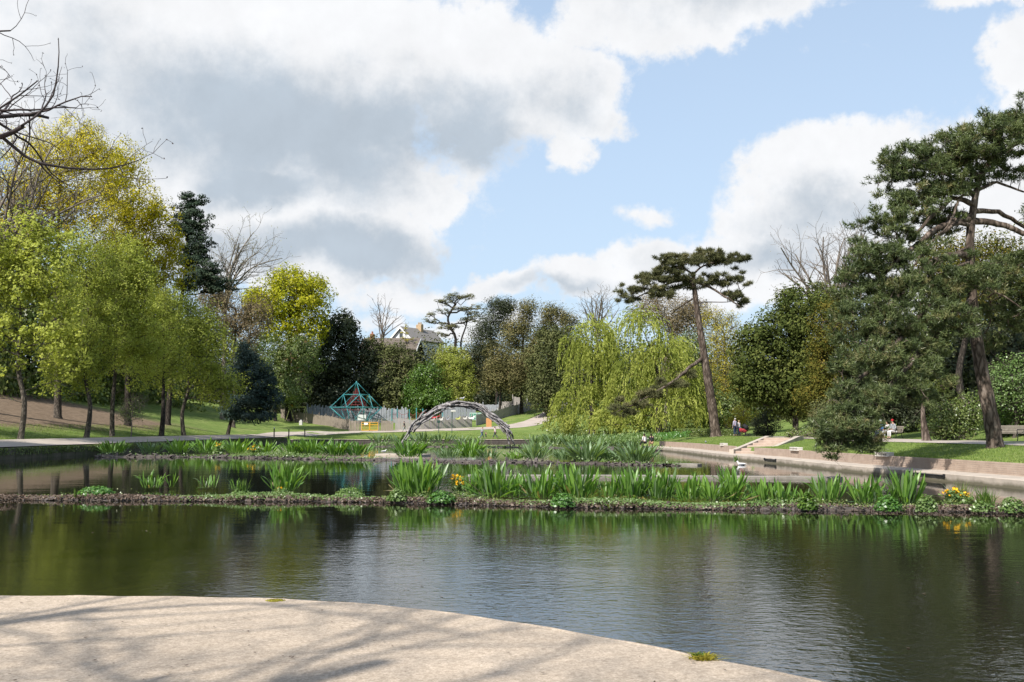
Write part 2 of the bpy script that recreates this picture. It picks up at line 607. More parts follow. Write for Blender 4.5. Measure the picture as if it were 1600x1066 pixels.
M_concrete = solid('concrete', (.47, .40, .33), (.33, .28, .23), 1.6, .9, .5, 22, c3=(.42, .36, .30), bdist=.01, space='World')
def ledge_mat():
    m = solid('ledge_concrete', (.47, .40, .33), (.33, .28, .23), 1.6, .9, .5, 22, c3=(.42, .36, .30), bdist=.01, space='World')
    nt = m.node_tree; N, L = nt.nodes, nt.links
    b = next(n for n in N if n.type == 'BSDF_PRINCIPLED')
    src = b.inputs['Base Color'].links[0].from_socket
    g = N.new('ShaderNodeNewGeometry'); sp = N.new('ShaderNodeSeparateXYZ'); L.new(g.outputs['Position'], sp.inputs[0])
    nz = N.new('ShaderNodeTexNoise'); nz.inputs['Scale'].default_value = 2.2; nz.inputs['Detail'].default_value = 7
    L.new(g.outputs['Position'], nz.inputs['Vector'])
    h = N.new('ShaderNodeMath'); h.operation = 'MULTIPLY_ADD'; h.inputs[1].default_value = -.26
    L.new(nz.outputs['Fac'], h.inputs[0]); L.new(sp.outputs[2], h.inputs[2])
    mr = N.new('ShaderNodeMapRange'); mr.inputs[1].default_value = -.07; mr.inputs[2].default_value = .06; mr.inputs[3].default_value = 1; mr.inputs[4].default_value = 0
    L.new(h.outputs[0], mr.inputs[0])
    mx = N.new('ShaderNodeMix'); mx.data_type = 'RGBA'; L.new(mr.outputs[0], mx.inputs['Factor'])
    L.new(src, mx.inputs['A']); mx.inputs['B'].default_value = (.14, .125, .085, 1)
    L.new(mx.outputs['Result'], b.inputs['Base Color'])
    return m


M_ledge = ledge_mat()
M_concrete_old = solid('old_concrete', (.30, .27, .235), (.15, .135, .11), 1.4, .9, .6, 18, bdist=.015, space='World')
M_stone_moss = solid('mossy_stone', (.13, .115, .085), (.06, .07, .03), 1.2, .95, .8, 9, c3=(.09, .085, .06), bdist=.03, space='World')
M_brick = solid('brick', (.43, .34, .275), (.33, .25, .20), 2.4, .9, .4, 30, c3=(.39, .30, .24), space='World', bdist=.005)
M_mortar = solid('mortar', (.43, .37, .31), (.34, .29, .25), 6, .95)
M_gravel = solid('path_gravel', (.42, .36, .31), (.33, .28, .24), .6, .95, .4, 30, c3=(.38, .325, .28), space='World', bdist=.006)
M_mud = solid('mud', (.12, .10, .09), (.045, .036, .032), 5, .8, .9, 14, c3=(.08, .065, .055), bdist=.03, space='World')
M_stone = solid('stone', (.15, .125, .115), (.04, .034, .03), 7, .85, .6, 20)
M_root = solid('root', (.15, .115, .095), (.05, .038, .03), 7, .9, .6, 20)
M_wood_grey = solid('grey_timber', (.40, .37, .34), (.28, .255, .23), 3, .9, .3, 20, stretch=(3, 3, .4), space='World')
M_wood_blue = solid('bluegrey_timber', (.35, .36, .385), (.22, .23, .255), 3, .9, .3, 20, stretch=(3, 3, .4), space='World')
M_wood_brown = solid('brown_timber', (.28, .235, .19), (.17, .14, .11), 3, .9, .3, 20, stretch=(3, 3, .4), space='World')
M_wood_dark = solid('dark_timber', (.10, .085, .075), (.055, .045, .04), 3, .9)
M_orange = solid('orange_timber', (.50, .27, .11), (.42, .21, .08), 3, .8)
M_yellow = solid('yellow_paint', (.75, .40, .03), (.65, .33, .02), 3, .5)
M_lemon = solid('yellow_green_paint', (.50, .52, .18), (.40, .42, .13), 3, .5)
M_teal = solid('teal_paint', (.06, .28, .30), (.05, .22, .24), 3, .45)
M_rope = solid('red_rope', (.28, .07, .07), (.20, .05, .05), 3, .9)
M_redcloth = solid('red_cloth', (.55, .06, .07), (.4, .04, .05), 3, .9)
M_greenp = solid('green_paint', (.05, .27, .19), (.04, .2, .14), 3, .6)
M_white = solid('white_paint', (.78, .78, .76), (.68, .68, .66), 3, .6)
M_black = solid('black_iron', (.02, .02, .022), (.012, .012, .013), 3, .5)
M_bench = solid('bench_timber', (.24, .21, .17), (.16, .14, .11), 4, .8, .2, 20, space='World')
M_drift = solid('silver_driftwood', (.45, .42, .40), (.035, .03, .028), 2.8, .6, .8, 14, c3=(.20, .185, .185), stretch=(1, 1, 1), bdist=.03)  # silver streaks; the near-black end also paints shaded gaps between the logs
M_render = solid('white_render', (.80, .80, .79), (.72, .72, .71), 1.5, .9)
M_tile_brown = solid('brown_roof_tile', (.16, .13, .105), (.11, .09, .075), 4, .9, .5, 12)
M_tile_grey = solid('grey_roof_slate', (.22, .20, .185), (.16, .15, .14), 4, .85, .5, 12)
M_redbrick = solid('red_brick', (.42, .19, .12), (.30, .13, .08), 4, .9)
M_brownwall = solid('brown_wall', (.20, .16, .12), (.14, .11, .085), 3, .9)
M_buffbrick = solid('buff_brick', (.45, .33, .20), (.34, .24, .15), 4, .9)
M_glass = solid('window_glass', (.06, .07, .08), (.05, .06, .07), 3, .08, spec=.8)
M_gravelwhite = solid('pale_stone', (.6, .58, .54), (.45, .43, .4), 3, .9)


def mat_grass():
    m, nt, N, L, out = nodes('grass_ground')
    b = N.new('ShaderNodeBsdfPrincipled'); b.inputs['Roughness'].default_value = .95
    b.inputs['Specular IOR Level'].default_value = .1
    L.new(b.outputs[0], out.inputs[0])
    g = N.new('ShaderNodeNewGeometry')

    def nz(scale, detail=5, rough=.6):
        n = N.new('ShaderNodeTexNoise'); n.inputs['Scale'].default_value = scale
        n.inputs['Detail'].default_value = detail; n.inputs['Roughness'].default_value = rough
        L.new(g.outputs['Position'], n.inputs['Vector'])
        return n.outputs['Fac']

    r = N.new('ShaderNodeValToRGB')
    r.color_ramp.elements[0].position = .32; r.color_ramp.elements[0].color = (.11, .165, .045, 1)
    r.color_ramp.elements[1].position = .68; r.color_ramp.elements[1].color = (.24, .27, .10, 1)
    e = r.color_ramp.elements.new(.5); e.color = (.155, .215, .06, 1)
    L.new(nz(.35, 8, .7), r.inputs[0])
    # fine mottling
    r2 = N.new('ShaderNodeValToRGB')
    r2.color_ramp.elements[0].position = .3; r2.color_ramp.elements[0].color = (.55, .6, .5, 1)
    r2.color_ramp.elements[1].position = .7; r2.color_ramp.elements[1].color = (1.3, 1.25, 1.2, 1)
    L.new(nz(5, 6, .7), r2.inputs[0])
    mx = N.new('ShaderNodeMix'); mx.data_type = 'RGBA'; mx.blend_type = 'MULTIPLY'; mx.inputs['Factor'].default_value = 1
    L.new(r.outputs[0], mx.inputs['A']); L.new(r2.outputs[0], mx.inputs['B'])
    # bare leaf litter under the trees on the left bank
    sep = N.new('ShaderNodeSeparateXYZ'); L.new(g.outputs['Position'], sep.inputs[0])

    def mr(x, a, b_, c=0, d=1):
        n = N.new('ShaderNodeMapRange'); n.interpolation_type = 'SMOOTHSTEP'
        L.new(x, n.inputs[0]); n.inputs[1].default_value = a; n.inputs[2].default_value = b_
        n.inputs[3].default_value = c; n.inputs[4].default_value = d
        return n.outputs[0]

    def mul(a, c):
        n = N.new('ShaderNodeMath'); n.operation = 'MULTIPLY'
        L.new(a, n.inputs[0]); L.new(c, n.inputs[1]); return n.outputs[0]
    def addn(a, k):
        n = N.new('ShaderNodeMath'); n.operation = 'MULTIPLY_ADD'
        L.new(nz(.12, 4), n.inputs[0]); n.inputs[1].default_value = k; L.new(a, n.inputs[2]); return n.outputs[0]
    lx = mr(addn(sep.outputs[0], 10), -39.5, -36.5, 1, 0)
    ly = mr(addn(sep.outputs[1], 20), 138, 150, 1, 0)
    lit = mul(lx, ly)
    r3 = N.new('ShaderNodeValToRGB')
    r3.color_ramp.elements[0].position = .35; r3.color_ramp.elements[0].color = (.11, .08, .055, 1)
    r3.color_ramp.elements[1].position = .65; r3.color_ramp.elements[1].color = (.25, .185, .13, 1)
    L.new(nz(1.6, 8, .75), r3.inputs[0])
    m2 = N.new('ShaderNodeMix'); m2.data_type = 'RGBA'
    L.new(lit, m2.inputs['Factor']); L.new(mx.outputs['Result'], m2.inputs['A']); L.new(r3.outputs[0], m2.inputs['B'])
    L.new(m2.outputs['Result'], b.inputs['Base Color'])
    bp = N.new('ShaderNodeBump'); bp.inputs['Strength'].default_value = .9; bp.inputs['Distance'].default_value = .08
    L.new(nz(14, 4), bp.inputs['Height']); L.new(bp.outputs[0], b.inputs['Normal'])
    return m


M_grass = mat_grass()


def mat_terrace():
    m, nt, N, L, out = nodes('bonded_gravel')
    b = N.new('ShaderNodeBsdfPrincipled'); b.inputs['Roughness'].default_value = .95
    b.inputs['Specular IOR Level'].default_value = .15
    L.new(b.outputs[0], out.inputs[0])
    g = N.new('ShaderNodeNewGeometry')
    big = N.new('ShaderNodeTexNoise'); big.inputs['Scale'].default_value = .7; big.inputs['Detail'].default_value = 9; big.inputs['Roughness'].default_value = .7
    fine = N.new('ShaderNodeTexVoronoi'); fine.inputs['Scale'].default_value = 85
    spk = N.new('ShaderNodeTexNoise'); spk.inputs['Scale'].default_value = 30; spk.inputs['Detail'].default_value = 6
    spk.inputs['Roughness'].default_value = .8
    for n in (big, fine, spk): L.new(g.outputs['Position'], n.inputs['Vector'])
    r = N.new('ShaderNodeValToRGB')
    r.color_ramp.elements[0].position = .3; r.color_ramp.elements[0].color = (.40, .335, .265, 1)
    r.color_ramp.elements[1].position = .7; r.color_ramp.elements[1].color = (.52, .435, .345, 1)
    L.new(big.outputs['Fac'], r.inputs[0])
    r2 = N.new('ShaderNodeValToRGB')
    r2.color_ramp.elements[0].position = .30; r2.color_ramp.elements[0].color = (.55, .53, .5, 1)
    r2.color_ramp.elements[1].position = .62; r2.color_ramp.elements[1].color = (1.12, 1.12, 1.12, 1)
    L.new(spk.outputs['Fac'], r2.inputs[0])
    r3 = N.new('ShaderNodeValToRGB')
    r3.color_ramp.elements[0].position = 0; r3.color_ramp.elements[0].color = (.78, .76, .74, 1)
    r3.color_ramp.elements[1].position = 1; r3.color_ramp.elements[1].color = (1.14, 1.12, 1.1, 1)
    L.new(fine.outputs['Color'], r3.inputs[0])
    a = N.new('ShaderNodeMix'); a.data_type = 'RGBA'; a.blend_type = 'MULTIPLY'; a.inputs['Factor'].default_value = 1
    c = N.new('ShaderNodeMix'); c.data_type = 'RGBA'; c.blend_type = 'MULTIPLY'; c.inputs['Factor'].default_value = 1
    L.new(r.outputs[0], a.inputs['A']); L.new(r2.outputs[0], a.inputs['B'])
    L.new(a.outputs['Result'], c.inputs['A']); L.new(r3.outputs[0], c.inputs['B'])
    L.new(c.outputs['Result'], b.inputs['Base Color'])
    bp = N.new('ShaderNodeBump'); bp.inputs['Strength'].default_value = .6; bp.inputs['Distance'].default_value = .004
    L.new(spk.outputs['Fac'], bp.inputs['Height']); L.new(bp.outputs[0], b.inputs['Normal'])
    return m


M_terrace = mat_terrace()


def mat_water():
    m, nt, N, L, out = nodes('pond_water')
    b = N.new('ShaderNodeBsdfPrincipled')
    b.inputs['Base Color'].default_value = (.010, .010, .006, 1)
    b.inputs['Roughness'].default_value = .03
    b.inputs['IOR'].default_value = 2.05
    b.inputs['Specular Tint'].default_value = (.93, .98, 1.0, 1)
    b.inputs['Specular IOR Level'].default_value = .6
    L.new(b.outputs[0], out.inputs[0])
    g = N.new('ShaderNodeNewGeometry')
    sep = N.new('ShaderNodeSeparateXYZ'); L.new(g.outputs['Position'], sep.inputs[0])

    def nz(sx, sy, scale, detail=3, rough=.55, rot=0.0, dist=0.0):
        mp = N.new('ShaderNodeMapping'); mp.inputs['Scale'].default_value = (sx, sy, 1)
        mp.inputs['Rotation'].default_value = (0, 0, rot)
        L.new(g.outputs['Position'], mp.inputs[0])
        n = N.new('ShaderNodeTexNoise'); n.inputs['Scale'].default_value = scale
        n.inputs['Detail'].default_value = detail; n.inputs['Roughness'].default_value = rough
        n.inputs['Distortion'].default_value = dist
        L.new(mp.outputs[0], n.inputs['Vector'])
        return n.outputs['Fac']

    def ma(op, a, c, d=None):
        n = N.new('ShaderNodeMath'); n.operation = op
        for k, x in enumerate((a, c, d)):
            if x is None: continue
            if isinstance(x, (int, float)): n.inputs[k].default_value = x
            else: L.new(x, n.inputs[k])
        return n.outputs[0]

    def mr(x, a, b_, c=0.0, d=1.0):
        n = N.new('ShaderNodeMapRange'); n.interpolation_type = 'SMOOTHSTEP'
        L.new(x, n.inputs[0]); n.inputs[1].default_value = a; n.inputs[2].default_value = b_
        n.inputs[3].default_value = c; n.inputs[4].default_value = d
        return n.outputs[0]

    w1 = nz(.8, 1.0, 5.6, 2, .55, .35, .2)     # chop
    w2 = nz(.8, 1.0, 11.0, 3, .6, -.25, .3)      # ripples
    w3 = nz(.35, 1.0, 1.1, 2, .5, .05)          # slow swell
    # wind: calm in the lee of the planted strips, rippled on the open water in front
    calm = mr(sep.outputs[1], 14.0, 23, 1.0, 0.22)
    patch = mr(nz(.5, 1, .16, 3), .35, .6, .65, 1.1)
    off = ma('ABSOLUTE', ma('MULTIPLY_ADD', sep.outputs[1], -.10, sep.outputs[0]), None)
    lane = mr(ma('MULTIPLY_ADD', nz(.5, 1, .3, 3), 3.0, off), 3.0, 10.0, 1.0, .45)
    lane = ma('MAXIMUM', lane, mr(sep.outputs[1], 11.0, 17.5, .75, .3))
    lane = ma('MULTIPLY', lane, mr(sep.outputs[1], 8.5, 15.0, 1.25, 1.0))
    amp = ma('MULTIPLY', ma('MULTIPLY', calm, patch), lane)
    h = ma('MULTIPLY', w1, .0062)
    h = ma('MULTIPLY_ADD', w2, .0048, h)
    h = ma('MULTIPLY', h, amp)
    h = ma('MULTIPLY_ADD', w3, .006, h)
    bp = N.new('ShaderNodeBump'); bp.inputs['Strength'].default_value = 1.0
    bp.inputs['Distance'].default_value = 0.78
    L.new(h, bp.inputs['Height']); L.new(bp.outputs[0], b.inputs['Normal'])
    return m


M_water = mat_water()

# ------------------------------------------------------------------ ground
POND = [(-32.0, 3), (-32.0, 144), (3.0, 144), (4.0, 130), (8.0, 112), (12.4, 98), (13.6, 84), (13.9, 66), (14.6, 57), (15.2, 45), (15.9, 38), (16.4, 32), (17.6, 18), (18.5, 3)]


POND_T = [(-32.3, 3), (-32.3, 144.2), (3.0, 144.2), (4.0, 130), (8.0, 112), (12.4, 99), (14.35, 96.5), (15.3, 84), (15.7, 66), (16.3, 57), (16.95, 45), (17.6, 38), (18.15, 32), (19.4, 18), (20.4, 3)]


def seg_dist(X, Y, pts, closed=True):
    d = np.full(X.shape, 1e9)
    n = len(pts)
    for i in range(n if closed else n - 1):
        ax, ay = pts[i]; bx, by = pts[(i + 1) % n]
        vx, vy = bx - ax, by - ay
        t = np.clip(((X - ax) * vx + (Y - ay) * vy) / (vx * vx + vy * vy), 0, 1)
        d = np.minimum(d, np.hypot(X - ax - t * vx, Y - ay - t * vy))
    return d


def inside(X, Y, pts):
    r = np.zeros(X.shape, bool)
    n = len(pts)
    for i in range(n):
        ax, ay = pts[i]; bx, by = pts[(i + 1) % n]
        cond = (ay > Y) != (by > Y)
        with np.errstate(divide='ignore', invalid='ignore'):
            xi = ax + (Y - ay) * (bx - ax) / (by - ay if by != ay else 1e-9)
        r ^= cond & (X < xi)
    return r


def S(x, a, b):
    t = np.clip((np.asarray(x, float) - a) / (b - a), 0, 1)
    return t * t * (3 - 2 * t)


def land(X, Y):
    """height of the banks above the water"""
    X = np.asarray(X, float); Y = np.asarray(Y, float)
    l = np.maximum(0, -X - 32.5)
    xr = np.interp(Y, [3, 32, 45, 66, 84, 98, 112, 130], [19.0, 17.2, 16.6, 16.3, 15.8, 14.5, 10.5, 6.5])
    r = np.maximum(0, X - xr)
    f = np.maximum(0, Y - 144)
    wl = S(-X, 28, 32.5)
    wr = S(X - xr, -2.5, 0)
    near = 1 - S(Y, 6, 30)
    z = .38 + wl * (.37 * (1 - near * .8) + .40 * S(l, 0, 5) + .22 * np.maximum(0, l - 7) - .10 * np.maximum(0, l - 45)) + \
        wr * (.34 * (1 - S(Y, 90, 125)) + .50 * S(r, 0, 5.5) * (1 - .6 * S(Y, 100, 130)) + .13 * np.maximum(0, r - 12))
    zf = .060 * np.minimum(f, 31) + .10 * np.clip(f - 31, 0, 70) + .02 * np.maximum(0, f - 101)
    z = z + zf * np.exp(-l / 30)
    z = z + 2.6 * np.exp(-((X - 14) / 13.0) ** 2 - ((Y - 205) / 26.0) ** 2)
    return z


def ground_z(x, y):
    return float(land(np.array([x]), np.array([y]))[0])


def build_ground():
    xs = np.unique(np.concatenate([np.linspace(-2500, -160, 14), np.linspace(-160, -60, 40), np.linspace(-60, -36, 30), np.linspace(-36, -31, 16), np.linspace(-31, 10, 30), np.linspace(10, 26, 70),
                                   np.linspace(26, 60, 40), np.linspace(60, 160, 34), np.linspace(160, 2500, 14)]))
    ys = np.unique(np.concatenate([np.linspace(-400, -20, 12), np.linspace(-20, 20, 40), np.linspace(20, 160, 90), np.linspace(160, 260, 44), np.linspace(260, 500, 24), np.linspace(500, 4000, 12)]))
    X, Y = np.meshgrid(xs, ys)
    Z = land(X, Y)
    sd = seg_dist(X, Y, POND_T) * np.where(inside(X, Y, POND_T), 1, -1)
    k = S(sd, -.45, .3)
    Z = Z * (1 - k) + (-.7) * k
    Z += .05 * np.sin(X * .7 + np.sin(Y * .5)) * np.sin(Y * .6) * S(-sd, 1, 8) * (1 - S(-X, 32, 33) * S(X, -39, -38.5))
    Z = np.where((Y < 14) & (X > -34) & (X < 10), np.minimum(Z, .28 if False else .25), Z)
    ny, nx = X.shape
    V = np.stack([X, Y, Z], -1).reshape(-1, 3)
    i = np.arange(ny - 1)[:, None] * nx + np.arange(nx - 1)[None]
    Q = np.stack([i, i + 1, i + nx + 1, i + nx], -1).reshape(-1, 4)
    o = link('ground', mesh_np('ground', V, [Q], smooth=True), M_grass)
    tag(o, kind='structure')


build_ground()


def sheet(name, poly, z, mat, kind='structure', depth=0.0):
    mb = MB()
    me = bpy.data.meshes.new(name)
    n = len(poly)
    if depth > 0:
        vs = [(x, y, z) for x, y in poly] + [(x, y, z - depth) for x, y in poly]
        fs = [tuple(range(n))] + [(i, n + i, n + (i + 1) % n, (i + 1) % n) for i in range(n)]
    else:
        vs = [(x, y, z) for x, y in poly]
        fs = [tuple(range(n))]
    me.from_pydata(vs, [], fs)
    me.polygons.foreach_set('use_smooth', [False] * len(me.polygons))
    me.update()
    o = link(name, me, mat)
    if kind: tag(o, kind=kind)
    return o


sheet('pond_water', [(-33.2, 1), (19.5, 1), (17.6, 32), (15.8, 57), (14.8, 66), (14.6, 84), (13.5, 99), (9.5, 113), (5.2, 131), (4.2, 145.0), (-33.2, 145.0)], 0.0, M_water)

# terrace in front of the camera: the long curved edge
EDGE_PX = [(-350, 931.5), (-150, 931.5), (0, 932), (150, 932), (330, 934), (440, 937), (550, 943), (650, 952), (750, 965), (860, 982), (960, 1000), (1040, 1015), (1100, 1028), (1180, 1044), (1260, 1061)]
edge = [(-33.0, 10.4), (-20, 9.9), (-9, 9.62)]
TZ = .35
for p in EDGE_PX[2:]:
    g = G(p[0], p[1], TZ)
    edge.append((g.x, g.y))
edge += [(2.6, 5.9), (3.6, 4.9), (4.6, 3.2), (5.1, 1), (5.2, -6)]


def spline2(pts, step):
    out = []
    n = len(pts)
    for i in range(n - 1):
        p0 = np.array(pts[max(i - 1, 0)]); p1 = np.array(pts[i]); p2 = np.array(pts[i + 1]); p3 = np.array(pts[min(i + 2, n - 1)])
        m = max(1, int(np.linalg.norm(p2 - p1) / step))
        for k in range(m):
            t = k / m
            out.append(.5 * ((2 * p1) + (p2 - p0) * t + (2 * p0 - 5 * p1 + 4 * p2 - p3) * t * t + (-p0 + 3 * p1 - 3 * p2 + p3) * t ** 3))
    out.append(np.array(pts[-1], float))
    return out


edge_s = spline2(edge, .12)
edge_j = [(p[0] + random.uniform(-.006, .006), p[1] + random.uniform(-.012, .012)) for p in edge_s]
terr_poly = edge_j + [(5.2, -30), (-60, -30), (-60, 10.4)]
sheet('terrace', terr_poly, TZ, M_terrace, depth=.9)
# slightly raised worn lip of the terrace
mb = MB()
L_ = [Vector((p[0], p[1], TZ - .028)) for p in edge_s[::2]]
mb.tube(L_, [.034 + .004 * math.sin(i * 1.7) for i in range(len(L_))], 8)
lip = mb.build('terrace_edge', M_terrace, smooth=True); tag(lip, kind='structure')


def ribbon(name, left, right, mat, lift=.035, n_cross=6, step=1.0):
    """a path draped over the land between two edge lines"""
    Ls = spline2(left, step); Rs = spline2(right, step)
    m = max(len(Ls), len(Rs))
    def res(A):
        A = np.array(A); t = np.linspace(0, len(A) - 1, m)
        return np.stack([np.interp(t, np.arange(len(A)), A[:, k]) for k in range(2)], -1)
    Lr, Rr = res(Ls), res(Rs)
    t = np.linspace(0, 1, n_cross)[None, :, None]
    XY = Lr[:, None] * (1 - t) + Rr[:, None] * t
    Z = land(XY[..., 0], XY[..., 1]) + lift
    V = np.concatenate([XY, Z[..., None]], -1).reshape(-1, 3)
    i = np.arange(m - 1)[:, None] * n_cross + np.arange(n_cross - 1)[None]
    Q = np.stack([i, i + 1, i + n_cross + 1, i + n_cross], -1).reshape(-1, 4)
    return tag(link(name, mesh_np(name, V, [Q], smooth=True), mat), kind='structure')


# left lakeside path, the path in front of the playground, the right bank path
ribbon('path', [(-36.8, -10), (-36.8, 60), (-36.8, 100), (-36.8, 135), (-36, 150), (-33, 156)], [(-32.5, -10), (-32.5, 60), (-32.5, 100), (-32.5, 135), (-32.5, 146), (-29, 150)], M_gravel)
ribbon('path', [(-34.5, 152), (-30, 160), (-20, 166), (-8, 171.5), (0, 177.5), (4.8, 187), (8.8, 200), (15, 215)], [(-30.5, 148), (-27, 156), (-18, 161), (-6, 166), (3, 172), (8, 183), (12.6, 197), (19, 212)], M_gravel)
ribbon('path', [(23, 5), (22, 30), (21.5, 48), (20.9, 60), (21.3, 75), (21.5, 95), (19, 112), (14, 130)], [(29, 5), (28.5, 30), (28.3, 48), (27.2, 60), (26.3, 75), (25.5, 95), (22.5, 112), (17, 131)], M_gravel)


# ------------------------------------------------------------------ banks of the pond
def wall_along(name, pts, w, z0, z1, mat, parent=None, side=1, step=2.0, seg_name='wall_section', joint=.02, jitter=.0, top_f=None):
    """sections of masonry set end to end along a line"""
    s = spline2(pts, .5)
    s = np.array(s)
    d = np.concatenate([[0], np.cumsum(np.linalg.norm(np.diff(s, axis=0), axis=1))])
    n = max(1, int(d[-1] / step))
    out = []
    for i in range(n):
        a, b = i / n * d[-1] + joint / 2, (i + 1) / n * d[-1] - joint / 2
        p = np.array([np.interp(a, d, s[:, 0]), np.interp(a, d, s[:, 1])])
        q = np.array([np.interp(b, d, s[:, 0]), np.interp(b, d, s[:, 1])])
        t = (q - p) / np.linalg.norm(q - p)
        nn = np.array([-t[1], t[0]]) * side
        c = (p + q) / 2 + nn * w / 2
        zz = z1 + random.uniform(-jitter, jitter)
        mb = MB()
        mb.box((0, 0, (z0 + zz) / 2), (np.linalg.norm(q - p), w, zz - z0), bevel=.018)
        o = mb.build(seg_name, mat, parent)
        o.location = (c[0], c[1], 0)
        o.rotation_euler = (0, 0, math.atan2(t[1], t[0]))
        out.append(o)
    return out


# right bank: concrete ledge at the water, brick wall behind it
RB = [(18.5, 3), (17.6, 18), (16.4, 32), (15.9, 38), (15.2, 45), (14.6, 57), (13.9, 66), (13.6, 84), (12.6, 96)]
e = empty('pond_ledge', (0, 0, 0), 'pale concrete ledge running along the water at the foot of the right bank', 'ledge')
wall_along('pond_ledge', RB, 1.9, -.7, .30, M_ledge, e, side=-1, step=1.5, seg_name='slab', joint=.015, jitter=.006)
# a thin overhanging lip
e2 = empty('brick_retaining_wall', (0, 0, 0), 'long low brick wall holding back the grass of the right bank', 'wall')
BW = [(20.2, 3), (19.2, 18), (17.95, 32), (17.45, 38), (16.75, 45), (16.15, 57), (15.6, 64.5)]
BW2 = [(15.4, 69), (15.2, 84), (14.2, 96.5)]


def brick_wall(pts, z0, z1, parent):
    s = np.array(spline2(pts, .4))
    d = np.concatenate([[0], np.cumsum(np.linalg.norm(np.diff(s, axis=0), axis=1))])
    bl, bh, j = .225, .075, .010
    courses = int(round((z1 - z0) / bh))
    def at(a):
        return np.array([np.interp(a, d, s[:, 0]), np.interp(a, d, s[:, 1])])
    V, Q = [], []
    base_q = np.array([(0, 1, 3, 2), (4, 6, 7, 5), (0, 4, 5, 1), (2, 3, 7, 6), (0, 2, 6, 4), (1, 5, 7, 3)])
    k = 0
    for c in range(courses):
        a = -(c % 2) * bl / 2
        while a < d[-1] - .02:
            p, q = at(max(a + j / 2, 0)), at(min(a + bl - j / 2, d[-1]))
            ln = np.linalg.norm(q - p)
            if ln > .03:
                t = (q - p) / ln
                n = np.array([t[1], -t[0]])
                off = random.uniform(-.004, .004)
                zb, zt = z0 + c * bh + j / 2, z0 + (c + 1) * bh - j / 2
                pts8 = []
                for e_ in (p, q):
                    for dd in (-.0 + off, .11 + off):
                        for z in (zb, zt):
                            pts8.append((e_[0] + n[0] * dd, e_[1] + n[1] * dd, z))
                V.append(pts8); Q.append(base_q + k); k += 8
            a += bl
    o = link('brick', mesh_np('brick', np.array(V).reshape(-1, 3), [np.concatenate(Q)]), M_brick, parent)
    o['kind'] = 'stuff'
    # mortar bed just behind the brick faces
    mb = MB()
    st = np.arange(0, d[-1], 1.0)
    for a0 in st:
        p, q = at(a0), at(min(a0 + 1.0, d[-1]))
        t = (q - p) / (np.linalg.norm(q - p) + 1e-9); n = np.array([t[1], -t[0]])
        v = []
        for e_ in (p, q):
            for dd in (.009, .10):
                for z in (z0 - .3, z1 - .012):
                    v.append((e_[0] + n[0] * dd, e_[1] + n[1] * dd, z))
        mb.add(v, base_q)
    mb.build('mortar', M_mortar, parent)


brick_wall(BW, .30, .75, e2)
brick_wall(BW2, .30, .75, e2)

# diagonal steps up the right bank with their sloping side wall
st = empty('bank_steps', (15.6, 66, .3), 'brick steps climbing the grass bank between the two brick walls on the right', 'steps')
dirv = np.array([4.3, 6.0]); dirv /= np.linalg.norm(dirv)
nv = np.array([dirv[1], -dirv[0]])
for i in range(6):
    mb = MB()
    mb.box((dirv[0] * (.6 + i * 1.0), dirv[1] * (.6 + i * 1.0), -.3 + .5 * (.17 * (i + 1)) + .1), (1.1, 1.9, .6 + .17 * (i + 1) - .2), rz=math.atan2(dirv[1], dirv[0]), bevel=.02)
    mb.build('step', M_brick, st)
for sgn, nm in ((1, 'side_wall'), (-1, 'side_wall')):
    mb = MB()
    o0 = nv * 1.13 * sgn
    pr = [(-.2, -.3), (6.9, -.3), (6.9, 1.13), (6.2, 1.13), (.3, .28), (-.2, .28)]
    mb.prism(pr, -.16, .16)
    o = mb.build(nm, M_concrete, st)
    o.location = (o0[0], o0[1], 0)
    o.rotation_euler = (0, 0, math.atan2(dirv[1], dirv[0]))

# left bank: mossy stone wall under the path; far bank: low timber-dark kerb
e3 = empty('mossy_pond_wall', (0, 0, 0), 'dark mossy stone wall along the water below the left path', 'wall')
s_ = [(-32.75, 3), (-32.75, 60), (-32.75, 100), (-32.75, 143.8)]
wall_along('mossy_pond_wall', s_, .75, -.7, .70, M_stone_moss, e3, side=-1, step=2.2, seg_name='stone_block', joint=.05, jitter=.03)
e4 = empty('far_pond_wall', (0, 0, 0), 'low dark wall with a pale top edging the lawn at the pond far end', 'wall')
wall_along('far_pond_wall', [(-32, 143.7), (3.4, 143.7)], .5, -.6, .34, M_wood_dark, e4, side=1, step=3.0, seg_name='wall_section', joint=.03)
wall_along('far_pond_wall', [(-32, 143.62), (3.4, 143.62)], .62, .343, .42, M_concrete, e4, side=1, step=3.0, seg_name='coping', joint=.03)


